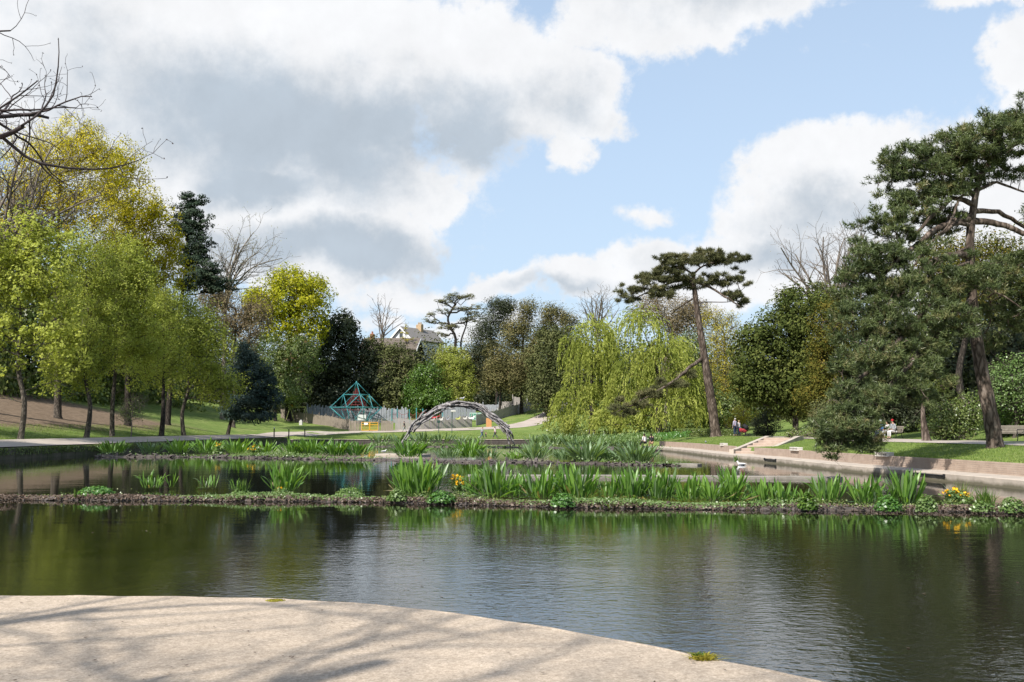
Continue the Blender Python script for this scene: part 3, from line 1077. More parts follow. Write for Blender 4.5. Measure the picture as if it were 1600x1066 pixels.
# ------------------------------------------------------------------ planted strips in the pond
def strip(name, pts, width, height, mat, seed, step=.22, nc=9):
    s = np.array(spline2(pts, step))
    m = len(s)
    r = np.random.default_rng(seed)
    tang = np.gradient(s, axis=0); tang /= np.linalg.norm(tang, axis=1, keepdims=True)
    nn = np.stack([-tang[:, 1], tang[:, 0]], -1)
    u = np.linspace(0, 1, nc)
    ph = r.uniform(0, 6, 6)
    x = np.arange(m) * step
    wob = .12 * np.sin(x * 1.3 + ph[0]) + .08 * np.sin(x * 3.1 + ph[1]) + r.normal(0, .035, m)
    XY = s[:, None] + nn[:, None] * ((u[None] * (width + .2 * np.sin(x * .9 + ph[2]))[:, None])[..., None] + (wob * 1)[:, None, None] * (1 - u)[None, :, None])
    prof = np.sin(np.clip(u * PI, 0, PI)) ** .45
    hh = height * (.75 + .25 * np.sin(x * 1.9 + ph[3]) + r.normal(0, .12, m))
    Z = prof[None] * hh[:, None] * (.75 + .5 * (.5 + .5 * np.sin(x * .53 + ph[4]) * np.sin(x * .21 + ph[5])))[:, None] * (1 + r.normal(0, .18, (m, nc))) - .05 + np.where(prof < .01, -.25, 0)[None]
    V = np.concatenate([XY, Z[..., None]], -1).reshape(-1, 3)
    i = np.arange(m - 1)[:, None] * nc + np.arange(nc - 1)[None]
    Q = np.stack([i, i + 1, i + nc + 1, i + nc], -1).reshape(-1, 4)
    o = link(name, mesh_np(name, V, [Q], smooth=False), mat)
    tag(o, kind='structure')
    return s, nn


def gl(pts):
    return [(G(a, b).x, G(a, b).y) for a, b in pts]


NEAR = gl([(-160, 781), (0, 782), (180, 783), (330, 784), (520, 785), (700, 789), (900, 794), (1100, 797), (1300, 799), (1450, 800), (1600, 803), (1800, 809)])
MID = gl([(150, 715), (300, 715), (430, 717), (590, 720), (720, 723), (860, 724), (1030, 728), (1062, 728)])
THIRD = gl([(575, 698.5), (700, 699), (820, 700), (920, 702), (1010, 705)])
n_s, n_n = strip('island', NEAR, 1.15, .10, M_mud, 1)
m_s, m_n = strip('island', MID, 1.9, .16, M_mud, 2, step=.5)
t_s, t_n = strip('island', THIRD, 3.2, .2, M_mud, 3, step=.8)


def scatter_lumps(name, s, nn, n, w, size, mat, seed, zh=.1, front=.5, squash=.6):
    r = np.random.default_rng(seed)
    ico = []
    f = (1 + 5 ** .5) / 2
    iv = np.array([(-1, f, 0), (1, f, 0), (-1, -f, 0), (1, -f, 0), (0, -1, f), (0, 1, f), (0, -1, -f), (0, 1, -f), (f, 0, -1), (f, 0, 1), (-f, 0, -1), (-f, 0, 1)]) / 1.9
    it = np.array([(0, 11, 5), (0, 5, 1), (0, 1, 7), (0, 7, 10), (0, 10, 11), (1, 5, 9), (5, 11, 4), (11, 10, 2), (10, 7, 6), (7, 1, 8), (3, 9, 4), (3, 4, 2), (3, 2, 6), (3, 6, 8), (3, 8, 9), (4, 9, 5), (2, 4, 11), (6, 2, 10), (8, 6, 7), (9, 8, 1)])
    idx = r.integers(0, len(s), n)
    u = r.uniform(0, 1, n) ** 1.6 * w * 1.0
    c = s[idx] + nn[idx] * u[:, None] + r.normal(0, .05, (n, 2))
    z = zh * np.sin(np.clip(u / w, 0.02, 1) * PI) ** .5 * r.uniform(.3, 1.0, n)
    sz = size * r.uniform(.25, 1.0, n) ** 1.0 * r.choice([.6, 1, 1.7], n, p=[.5, .35, .15])
    el = r.uniform(.6, 2.6, n) ** 1.0
    L0 = iv[None] * sz[:, None, None] * r.uniform(.6, 1.4, (n, 12, 3)) * np.stack([el, np.full(n, .8), np.full(n, squash) * r.uniform(.6, 1.5, n)], -1)[:, None]
    th = r.uniform(0, PI, n); ti = r.normal(0, .5, n)
    L0 = np.stack([L0[..., 0] * np.cos(ti)[:, None] - L0[..., 2] * np.sin(ti)[:, None], L0[..., 1], L0[..., 0] * np.sin(ti)[:, None] + L0[..., 2] * np.cos(ti)[:, None]], -1)
    L0 = np.stack([L0[..., 0] * np.cos(th)[:, None] - L0[..., 1] * np.sin(th)[:, None], L0[..., 0] * np.sin(th)[:, None] + L0[..., 1] * np.cos(th)[:, None], L0[..., 2]], -1)
    z = z * (.6 + .9 * (.5 + .5 * np.sin(idx * .11 + seed) * np.sin(idx * .047)))
    V = L0 + np.concatenate([c, z[:, None]], -1)[:, None]
    T = (it[None] + (np.arange(n) * 12)[:, None, None]).reshape(-1, 3)
    o = link(name, mesh_np(name, V.reshape(-1, 3), [T]), mat)
    return tag(o, kind='stuff')


scatter_lumps('stones', n_s, n_n, 1500, 1.05, .036, M_stone, 11, .09, squash=.8)
scatter_lumps('roots', n_s, n_n, 1500, .7, .028, M_root, 14, .095, squash=1.2)
scatter_lumps('stones', m_s, m_n, 900, 1.7, .10, M_stone, 12, .13)

# low concrete sills crossing the pond between the planted strips
def sill(pts, w, z, label, mat=M_concrete_old):
    p = gl(pts)
    e_ = empty('pond_sill', (0, 0, 0), label, 'sill')
    wall_along('sill', p, w, -.5, z, mat, e_, side=1, step=2.4, seg_name='slab', joint=.02, jitter=.004)


sill([(728, 747), (900, 747.5), (1050, 748), (1180, 749), (1318, 750)], .75, .11, 'low concrete sill just above the water behind the right half of the near planted strip')
sill([(586, 712), (655, 713)], 1.6, .12, 'short pale sill in the water in front of the left foot of the arch', M_concrete)
sill([(1052, 727), (1090, 728)], .5, .10, 'short stub of sill poking out past the right end of the middle planted strip', M_concrete_old)


def herb_patch(name, s, nn, n, w, size, mat, seed, xr=None, zh=.12, hmax=.16, upright=.3, mask=None):
    """creeping leaves over a strip"""
    r = np.random.default_rng(seed)
    idx = r.integers(0, len(s), n)
    # patchy growth
    ph = np.sin(idx * .13 * (.22 / .22) + seed) + .6 * np.sin(idx * .041 + 2 * seed) + r.normal(0, .5, n)
    keep = ph > (-.1 if mask is None else mask)
    idx = idx[keep]; m = len(idx)
    u = r.uniform(0.03, 1, m) * w
    c = s[idx] + nn[idx] * u[:, None] + r.normal(0, .06, (m, 2))
    z = zh * np.sin(np.clip(u / w, .02, .98) * PI) ** .5 + r.uniform(0, hmax, m) ** 1.0 * (.5 + .5 * np.sin(idx * .31))
    z = np.maximum(z, .02)
    pos = np.concatenate([c, z[:, None]], -1)
    nr = unit(m) * .7 + np.array([0, -.2, .8])
    V, Q = leaf_quads(pos, nr, size * r.uniform(.5, 1.3, m), .75)
    o = link(name, mesh_np(name, V, [Q], tint=np.clip(r.normal(.5, .28, m), 0, 1)), mat)
    return tag(o, kind='stuff')


herb_patch('creeping_plants', n_s, n_n, 24000, 1.05, .055, F_reed, 21, mask=.5, hmax=.12)
herb_patch('creeping_plants', n_s, n_n, 7000, 1.05, .05, F_shrub, 24, mask=.8, hmax=.22)
herb_patch('dead_leaves', n_s, n_n, 16000, 1.0, .085, F_dead, 22, zh=.09, hmax=.06, mask=-1)
herb_patch('creeping_plants', m_s, m_n, 9000, 1.8, .10, F_reed, 23, hmax=.35, mask=.1)
herb_patch('creeping_plants', t_s, t_n, 5000, 3.0, .17, F_reed, 26, hmax=.5, mask=.2)


# ------------------------------------------------------------------ broad leaved pond plants
def leaf_geo(length, width, lean, curl, twist, fold=.35, nseg=7, seed=0):
    """one upright paddle shaped leaf: rises from the origin, leaning towards +x"""
    r = random.Random(seed)
    V, rib = [], []
    x = z = 0.0
    ang = lean
    ds = length / nseg
    for i in range(nseg + 1):
        t = i / nseg
        w = width * (.10 + .90 * (math.sin(PI * min(1, (t * .92 + .02)) ** 1.25) ** .9)) if t < 1 else .004
        if t < .18: w *= .35 + t * 2.5
        yoff = twist * t * t
        px_, pz_ = x, z
        nx, nz_ = math.cos(ang), -math.sin(ang)      # leaf normal side
        f = fold * w
        wav = .012 * math.sin(t * 11 + seed)
        V += [(px_ - nx * f * -1 + wav, yoff - w / 2, pz_ - nz_ * -f * 1), (px_, yoff, pz_), (px_ + nx * f - wav, yoff + w / 2, pz_ + nz_ * f)]
        ang += curl * ds * (0.4 + 1.6 * t)
        x += math.sin(ang) * ds
        z += math.cos(ang) * ds
    Q, rb = [], []
    for i in range(nseg):
        for k in (0, 1):
            a = i * 3 + k
            Q.append((a, a + 1, a + 4, a + 3))
    ribv = [0, 1, 0] * (nseg + 1)
    return np.array(V), np.array(Q), np.array(ribv, float)


def leaf_mesh(name, geos, mat):
    V, Q, R, n = [], [], [], 0
    for v, q, rb in geos:
        V.append(v); Q.append(q + n); R.append(rb); n += len(v)
    me = mesh_np(name, np.concatenate(V), [np.concatenate(Q)], smooth=True)
    at = me.attributes.new('rib', 'FLOAT', 'POINT')
    at.data.foreach_set('value', np.concatenate(R).astype(np.float32) * .55)
    me.materials.append(mat)
    return me


LEAVES = []
for k in range(14):
    LEAVES.append(leaf_mesh('leaf', [leaf_geo(1.0, random.uniform(.07, .13), random.uniform(.0, .14), random.choice((.05, .1, .2, .3, .45, .9)) * random.uniform(.7, 1.3), random.uniform(-.16, .16), random.uniform(.15, .5), seed=k)], M_leaf))
LEAVES_DEAD = []
M_leaf_dead = leaf_mat('withered_leaf', (.20, .15, .06), (.32, .27, .12), (.3, .25, .15))
for me in LEAVES[:6]:
    c = me.copy(); c.materials.clear(); c.materials.append(M_leaf_dead); LEAVES_DEAD.append(c)
LEAVES_PALE = []
for me in LEAVES:
    c = me.copy(); c.materials.clear(); c.materials.append(M_leaf_pale); LEAVES_PALE.append(c)


def near_plant(px, py, wpx, hpx, n, label, pale=.12):
    """a clump with every leaf a piece of its own"""
    g = G(px, py)
    D = g.y
    hm = hpx * D / FPX
    wm = wpx * D / FPX
    e_ = empty('pond_plant', (g.x, g.y, .06), label, 'plant', 'clumps of tall green leaves on the near planted strip')
    for k in range(n):
        a = random.uniform(0, 2 * PI)
        rr = math.sqrt(random.random()) * wm * .34
        src = LEAVES_PALE if random.random() < pale else LEAVES
        dead = random.random() < .05
        o = bpy.data.objects.new('leaf', random.choice(LEAVES_DEAD if dead else src))
        o.parent = e_
        hl = hm * random.uniform(.42, 1.12) * (1.1 - .25 * rr / (wm * .34 + .01))
        o.location = (rr * math.cos(a), rr * .8 * math.sin(a), 0)
        o.rotation_euler = (random.gauss(0, .08), random.gauss(.02, .09) + .2 * rr / (wm * .34), a + random.gauss(0, .5))
        if dead or random.random() < .10:
            o.rotation_euler[1] += random.uniform(.5, 1.05); hl *= .8
        o.scale = (hl, hl * random.uniform(.75, 1.25), hl)
        C.objects.link(o)
    return e_


def far_plant(px, py, wpx, hpx, n, label, group, mat, lift=.08, wide=1.0, back=.5):
    g = G(px, py)
    D = g.y
    hm = hpx * D / FPX; wm = wpx * D / FPX
    geos = []
    for k in range(n):
        a = random.uniform(0, 2 * PI)
        rr = math.sqrt(random.random()) * wm * .38
        hl = hm * random.uniform(.45, .98)
        v, q, rb = leaf_geo(hl, random.uniform(.08, .13) * max(hl, .8) * wide, random.gauss(.1, .15) + .35 * rr / (wm * .38), random.uniform(.15, .9) / max(hl, .5), random.uniform(-.1, .1), random.uniform(.15, .45), nseg=5, seed=k)
        c, s = math.cos(a + random.gauss(0, .4)), math.sin(a + random.gauss(0, .4))
        R = np.array([(c, -s, 0), (s, c, 0), (0, 0, 1)])
        geos.append((v @ R.T + np.array([rr * math.cos(a), rr * math.sin(a), 0]), q, rb))
    e_ = link('pond_plant', leaf_mesh('pond_plant', geos, mat))
    e_.location = (g.x, g.y + back, lift)
    return tag(e_, label, 'plant', group)


ORD = ['first', 'second', 'third', 'fourth', 'fifth', 'sixth', 'seventh', 'eighth', 'ninth', 'tenth', 'eleventh', 'twelfth', 'thirteenth', 'fourteenth', 'fifteenth',
       'sixteenth', 'seventeenth', 'eighteenth', 'nineteenth', 'twentieth', 'twenty-first', 'twenty-second', 'twenty-third', 'twenty-fourth', 'twenty-fifth', 'twenty-sixth', 'twenty-seventh']
near_list = [
    (237, 771, 34, 36, 12, .1), (268, 769, 8, 30, 3, 0), (325, 771, 32, 28, 8, .1), (368, 773, 22, 22, 8, .2), (443, 776, 48, 56, 26, .1),
    (652, 781, 74, 68, 52, .1), (742, 783, 26, 50, 16, .3), (776, 786, 46, 68, 34, .25), (806, 786, 30, 48, 16, .2), (848, 788, 56, 58, 34, .15), (902, 789, 54, 66, 34, .2),
    (955, 790, 36, 46, 18, .1), (992, 790, 46, 64, 32, .2), (1030, 791, 44, 62, 30, .2), (1075, 792, 44, 50, 24, .1), (1112, 793, 38, 54, 24, .1), (1146, 792, 34, 66, 24, .15),
    (1190, 793, 34, 44, 20, .1), (1222, 794, 34, 42, 20, .1), (1252, 793, 30, 30, 12, .1), (1294, 794, 42, 56, 26, .1), (1352, 795, 46, 54, 28, .15), (1384, 796, 30, 40, 16, .3), (1418, 796, 46, 62, 34, .45)]
for k, (px, py, w, h, n, pale) in enumerate(near_list):
    g = G(px, py - 7)
    look = 'tall dense' if h > 55 else ('mid height' if h > 40 else 'small sparse')
    near_plant(px, py - 5, w * 1.25, h * .84, int(n * 2.8), f'{look} clump of upright green leaves, {ORD[k]} from the left on the near planted strip', pale)

mid_list = [
    (173, 713, 40, 24, 40, 0), (233, 713, 34, 22, 34, 1), (275, 713, 34, 27, 36, 0), (322, 713, 42, 28, 46, 0), (368, 714, 34, 28, 36, 0), (410, 715, 40, 24, 40, 0),
    (455, 717, 34, 28, 40, 0), (485, 717, 34, 32, 44, 0), (522, 718, 36, 30, 44, 0), (556, 718, 36, 27, 40, 0), (638, 720, 38, 32, 44, 0), (700, 722, 36, 22, 36, 1),
    (732, 721, 38, 33, 44, 0), (764, 722, 30, 20, 30, 1), (806, 723, 36, 16, 30, 0), (838, 724, 38, 34, 44, 1), (884, 725, 30, 22, 26, 1), (920, 727, 48, 38, 60, 1), (958, 727, 30, 26, 30, 1), (996, 729, 58, 36, 64, 1)]
for k, (px, py, w, h, n, pale) in enumerate(mid_list):
    far_plant(px, py - 3, w * 1.15, h * 1.08, int(n * 2.2), f'{"pale grey green" if pale else "bright green"} leafy clump, {ORD[k]} from the left on the middle planted strip', 'clumps of leaves on the middle planted strip', M_leaf_pale if pale else M_leaf)
third_list = [(592, 697, 26, 17, 30), (622, 697, 26, 18, 34), (658, 697, 34, 20, 40), (690, 697, 30, 18, 34), (722, 698, 26, 16, 30), (745, 698, 22, 14, 24), (836, 699, 26, 18, 34),
              (866, 700, 36, 22, 46), (896, 701, 30, 20, 40), (926, 701, 34, 22, 46), (958, 703, 30, 20, 40), (985, 704, 26, 16, 30)]
for k, (px, py, w, h, n) in enumerate(third_list):
    far_plant(px, py - 3, w * 1.25, h * 1.05, int(n * 2.0), f'grey green leafy clump, {ORD[k]} from the left on the far planted strip by the arch', 'clumps of leaves on the far planted strip', M_leaf_pale, .12, 1.1, 1.2)


def flower_plant(px, py, wpx, hpx, n_leaf, n_fl, label, mat_leaf=F_reed, low=.3):
    g = G(px, py); D = g.y
    wm, hm = wpx * D / FPX, hpx * D / FPX
    e_ = empty('flowering_plant', (g.x, g.y + .15, .05), label, 'plant')
    mb = MB()
    tips = []
    for k in range(14):
        a = random.uniform(0, 2 * PI); rr = random.random() ** .5 * wm * .45
        tip = (rr * math.cos(a), rr * .7 * math.sin(a), hm * random.uniform(.6, 1.0))
        mb.tube([(0, 0, 0), (tip[0] * .6, tip[1] * .6, tip[2] * .6), tip], [.008, .006, .004], 4, False)
        tips.append(tip)
    mb.build('stem', F_reed, e_)
    pos = np.stack([rng.normal(0, wm * .25, n_leaf), rng.normal(0, wm * .2, n_leaf), rng.uniform(.0, hm * .8, n_leaf)], -1)
    V, Q = leaf_quads(pos, unit(n_leaf) + np.array([0, -.2, .8]), rng.uniform(.06, .11, n_leaf) * max(1, D / 30), .85)
    link('foliage', mesh_np('foliage', V, [Q], tint=rng.random(n_leaf)), mat_leaf, e_)
    fm = MB()
    for j in range(5):
        a = j * 2 * PI / 5
        c, s = math.cos(a), math.sin(a)
        pts = np.array([(0, 0, 0), (.018 * c - .011 * s, .018 * s + .011 * c, .006), (.036 * c, .036 * s, .014), (.018 * c + .011 * s, .018 * s - .011 * c, .006)])
        fm.add(pts, [(0, 1, 2, 3)])
    fme = fm.mesh('flower'); fme.materials.append(M_petal)
    sc_ = max(1.0, D / 26)
    for k in range(n_fl):
        t = random.choice(tips)
        o = bpy.data.objects.new('flower', fme)
        o.parent = e_
        o.location = (t[0] + random.gauss(0, .05) * sc_, t[1] + random.gauss(0, .04), t[2] * random.uniform(.75, 1.05))
        o.rotation_euler = (random.gauss(.5, .5), random.gauss(0, .5), random.uniform(0, 6))
        o.scale = (1.25 * sc_,) * 3
        C.objects.link(o)


flower_plant(718, 775, 30, 30, 260, 34, 'marsh plant topped with deep yellow flowers between leaf clumps, left of centre on near strip')
flower_plant(1495, 795, 30, 30, 420, 46, 'marsh plant covered in yellow flowers at the right end of the near strip')
flower_plant(1515, 796, 22, 22, 220, 16, 'smaller yellow flowered marsh plant just right of the largest flowering one')
flower_plant(437, 780, 20, 16, 120, 6, 'low marsh plant with few yellow flowers before a leaf clump on the near strip')
flower_plant(398, 715, 22, 18, 160, 14, 'marsh plant with yellow flowers on the middle strip, beside green leaf clumps')
flower_plant(340, 713, 14, 20, 90, 5, 'small marsh plant with few yellow flowers on the left of the middle strip')


def tuft(px, py, wpx, hpx, n, label, mat, z=.06, name='herb_clump', cat='plant', leafy=True, depth=None, asp=.7, lsize=None):
    g = G(px, py, z) if depth is None else P(px, py, depth)
    D = g.y; wm, hm = wpx * D / FPX, hpx * D / FPX
    if leafy:
        d = unit(n); d[:, 2] = np.abs(d[:, 2])
        pos = d * rng.uniform(.5, 1, (n, 1)) * np.array([wm / 2, wm / 2.6, hm])
        ls = lsize or .0021 * D
        V, Q = leaf_quads(pos, d * .6 + unit(n) * .6 + np.array([0, 0, .4]), ls * rng.uniform(.6, 1.4, n), asp)
        me = mesh_np(name, V, [Q], tint=np.clip(rng.normal(.5, .25, n), 0, 1))
    else:
        base = np.stack([rng.normal(0, wm * .18, n), rng.normal(0, wm * .15, n), np.zeros(n)], -1)
        tip = base * 1.0 + np.stack([rng.normal(0, wm * .28, n), rng.normal(0, wm * .2, n), hm * rng.uniform(.5, 1.05, n)], -1)
        mid = (base + tip) / 2 + np.array([0, 0, .12 * hm])
        side = unit(n) * np.array([1, 1, 0]) * (.006 + .00022 * D)
        V = np.stack([base - side, base + side, mid + side * .8, tip, mid - side * .8], 1).reshape(-1, 3)
        i = np.arange(n)[:, None] * 5
        me = mesh_np(name, V, [np.concatenate([i, i + 1, i + 2, i + 4], 1), np.concatenate([i + 4, i + 2, i + 3], 1)], tint=rng.random(2 * n))
    o = link(name, me, mat)
    o.location = g
    return tag(o, label, cat)


tuft(150, 776, 62, 17, 1500, 'wide low mound of ferny green leaves near the left end of the near strip', F_pad, lsize=.075)
tuft(375, 776, 30, 14, 500, 'low mound of round leaves beside thin grassy blades on the near strip', F_reed, lsize=.06)
tuft(378, 776, 20, 30, 60, 'upright tuft of thin grassy blades left of the big single clump on the near strip', F_green, leafy=False)
tuft(118, 778, 8, 16, 10, 'tiny sprig standing alone near the left end of the near strip', F_green, leafy=False)
tuft(546, 778, 52, 16, 900, 'low green herb mound in the gap left of the tallest clump, near strip', F_reed, lsize=.07)
tuft(555, 776, 34, 26, 50, 'loose grassy sprigs rising from the herb mound in the near strip gap', F_green, leafy=False)
tuft(690, 785, 50, 18, 900, 'leafy herb mound filling the space right of the tall dense clump', F_pad, lsize=.07)
tuft(620, 783, 34, 20, 600, 'herb mound with pale rounded leaves at the left foot of the tall dense clump', F_reed, lsize=.07)
tuft(880, 791, 40, 22, 700, 'bushy green herb between two leaf clumps left of the middle of the near strip', F_pad, lsize=.07)
tuft(1262, 796, 34, 26, 700, 'rounded bright green herb right of centre on the near strip', F_green, lsize=.07)
tuft(1388, 798, 44, 24, 900, 'dense dark green herb hiding the foot of the pale leaf clumps', F_pad, lsize=.07)
tuft(1448, 799, 34, 26, 700, 'spreading herb with pale tips between leaf clumps and yellow flowers', F_reed, lsize=.07)
tuft(1500, 790, 34, 40, 130, 'airy orange tipped grass behind the yellow flowers', F_shrub, leafy=False)
tuft(1540, 795, 30, 36, 130, 'spiky grassy tuft right of the yellow flowers', F_green, leafy=False)
tuft(1535, 799, 40, 16, 500, 'low pale herb at the foot of the spiky tuft', F_reed, lsize=.06)
tuft(1582, 800, 40, 24, 600, 'light green herb mound at the right edge of the near strip', F_reed, lsize=.07)
tuft(10, 781, 40, 12, 300, 'withered ochre herb at the left edge of the near strip', F_dead, lsize=.06)
tuft(1150, 722, 10, 12, 40, 'small green sprig on the right half of the concrete sill', F_green, leafy=False, z=.1)
tuft(1085, 744, 12, 10, 40, 'tiny grass tuft on the concrete sill, leftmost of two', F_green, leafy=False, z=.1)

# weeds on the terrace lip
tuft(1100, 1030, 44, 9, 260, 'patch of yellowed grass growing from the terrace edge', F_yellow, z=TZ, leafy=False)
tuft(1092, 1029, 18, 10, 120, 'small green weed on the terrace edge', F_green, z=TZ, leafy=False)
tuft(430, 939, 30, 2, 300, 'thin strip of moss along the terrace edge', F_yellow, z=TZ, lsize=.02)


def debris(name, n, xr, yr, z, size, mat, seedv, test):
    r = np.random.default_rng(seedv)
    p = np.stack([r.uniform(*xr, n), r.uniform(*yr, n)], -1)
    keep = test(p[:, 0], p[:, 1]); p = p[keep]; m = len(p)
    pos = np.concatenate([p, np.full((m, 1), z)], -1)
    V, Q = leaf_quads(pos, unit(m) * .18 + np.array([0, 0, 1.]), size * r.uniform(.4, 1.4, m), .55)
    return tag(link(name, mesh_np(name, V, [Q], tint=r.random(m)), mat), kind='stuff')


tp_ = [(a, b) for a, b in edge_s] + [(5.2, -30), (-60, -30), (-60, 10.4)]
debris('fallen_leaves', 900, (-9, 4), (2, 10), TZ + .012, .028, F_dead, 61, lambda x, y: inside(x, y, [(a, b - .05) for a, b in tp_]))
debris('floating_leaves', 1500, (-18, 16), (9, 27), .006, .05, F_dead, 62, lambda x, y: (~inside(x, y, tp_)) & (np.sin(x * .7 + y * .5) * np.sin(y * .9) + np.random.default_rng(3).normal(0, .35, len(x)) > .75))

# ------------------------------------------------------------------ trees
def blob_world(blobs, D, depth_k=.9):
    out = []
    for b in blobs:
        px, py, rx, ry = b[:4]
        dd = b[4] if len(b) > 4 else 0
        Y = D + dd
        c = P(px, py, Y)
        out.append((np.array(c), np.array([rx * Y / FPX, rx * Y / FPX * depth_k, ry * Y / FPX])))
    return out


def lumpy(d, seed):
    s = seed * 1.37
    return (np.sin(d[:, 0] * 3.1 + s) * np.sin(d[:, 1] * 2.7 + 2 * s) + .7 * np.sin(d[:, 2] * 4.3 + s * 3 + d[:, 0] * 2) + .5 * np.sin(d[:, 0] * 7.3 - s) * np.sin(d[:, 2] * 6.1 + s)) / 2.2


def puffs_in(bl, n, seed, inner=.45, lump=.22):
    w = np.array([r[0] * r[2] + r[0] * r[1] for c, r in bl]); w /= w.sum()
    cnt = np.maximum(max(1, int(n / len(bl) * .4)), (w * n).astype(int))
    P_, N_ = [], []
    for (c, r), k in zip(bl, cnt):
        d = unit(k)
        rad = rng.uniform(inner ** 2, 1, k) ** .5 * (1 + lump * lumpy(d, seed + c[0]))
        P_.append(c + d * r * rad[:, None])
        N_.append(d)
    return np.concatenate(P_), np.concatenate(N_)


def skeleton(trunk, targets, bf=.35, rise=.25, jit=.12, sub=(.36, .7, 1.0)):
    """grow limbs from the trunk to every target, each joining the nearest wood"""
    pos = [np.array(p, float) for p in trunk]
    par = [-1] + list(range(len(trunk) - 1))
    plen = [0.0]
    for i in range(1, len(pos)):
        plen.append(plen[-1] + np.linalg.norm(pos[i] - pos[i - 1]) * .3)
    start = pos[max(1, len(pos) // 2)]
    order = np.argsort(np.linalg.norm(targets - start, axis=1))
    cap = len(pos) + len(sub) * len(targets)
    A = np.zeros((cap, 3)); PL = np.zeros(cap)
    A[:len(pos)] = pos; PL[:len(pos)] = plen
    n = len(pos)
    lo = trunk[1][2] if len(trunk) > 2 else trunk[0][2]
    ok0 = 1
    for ti in order:
        t = targets[ti]
        d = np.linalg.norm(A[ok0:n] - t, axis=1)
        up = np.maximum(0, A[ok0:n, 2] - t[2] + .15 * d)
        cost = d + bf * PL[ok0:n] + up * 1.2
        j = int(np.argmin(cost)) + ok0
        a = A[j]
        L = np.linalg.norm(t - a)
        if L < .02: continue
        prev = j
        for f in sub:
            p = a + (t - a) * f
            if f < 1:
                p = p + rng.normal(0, jit * L * .35, 3) + np.array([0, 0, -rise * L * (f - f * f)])
            A[n] = p; PL[n] = PL[prev] + np.linalg.norm(p - A[prev]); par.append(prev)
            prev = n; n += 1
    return A[:n], np.array(par[:n])


def limb_mesh(A, par, base_r, tip_r=.02, expo=.5, name='trunk', n_trunk=0, sides=4, flare=1.25):
    n = len(A)
    cnt = np.zeros(n)
    child = np.zeros(n, int)
    for i in range(n - 1, 0, -1):
        if child[i] == 0: cnt[i] += 1
        cnt[par[i]] += cnt[i]; child[par[i]] += 1
    R = tip_r * np.maximum(cnt, 1) ** expo
    R = np.minimum(R, base_r)
    R *= 1
    if n_trunk:
        top = R[n_trunk - 1]
        k = np.linspace(0, 1, n_trunk)
        R[:n_trunk] = np.maximum(np.minimum(R[:n_trunk], base_r * (1 - .8 * k)), base_r * (1 - k) ** 1.5 + top * k)
        R[:n_trunk] = np.minimum(R[:n_trunk], base_r)
    mb = MB()
    if n_trunk > 1:
        # smooth trunk with a root flare
        pts = [A[0] - np.array([0, 0, .4])] + [A[0]] + [A[0] + (A[1] - A[0]) * .12] + list(A[1:n_trunk])
        rr = [R[0] * flare * 1.15, R[0] * flare, R[0] * 1.04] + list(R[1:n_trunk])
        mb.tube(pts, rr, 12, False)
    idx = np.array([i for i in range(max(1, n_trunk), n)])
    if len(idx):
        pa = par[idx]
        ra = np.minimum(R[pa], R[idx] * 1.35)
        V, Q = frusta(A[pa], A[idx], ra, R[idx], sides)
        mb.add(V, Q)
    return mb


def crown_leaves(pc, pn, per, pr, size, aspect=.65, flat=1.0, shell=.5, up=.25):
    n = len(pc) * per
    c = np.repeat(pc, per, axis=0)
    rr = np.repeat(pr * rng.uniform(.6, 1.35, len(pc)), per)[:, None]
    d = unit(n)
    pos = c + d * rr * (rng.uniform(shell ** 3, 1, (n, 1)) ** (1 / 3)) * np.array([1, 1, flat])
    outn = np.repeat(pn, per, axis=0)
    nr = d * .55 + outn * .35 + unit(n) * .55 + np.array([0, 0, up])
    V, Q = leaf_quads(pos, nr, size * rng.uniform(.6, 1.35, n), aspect)
    return V, Q


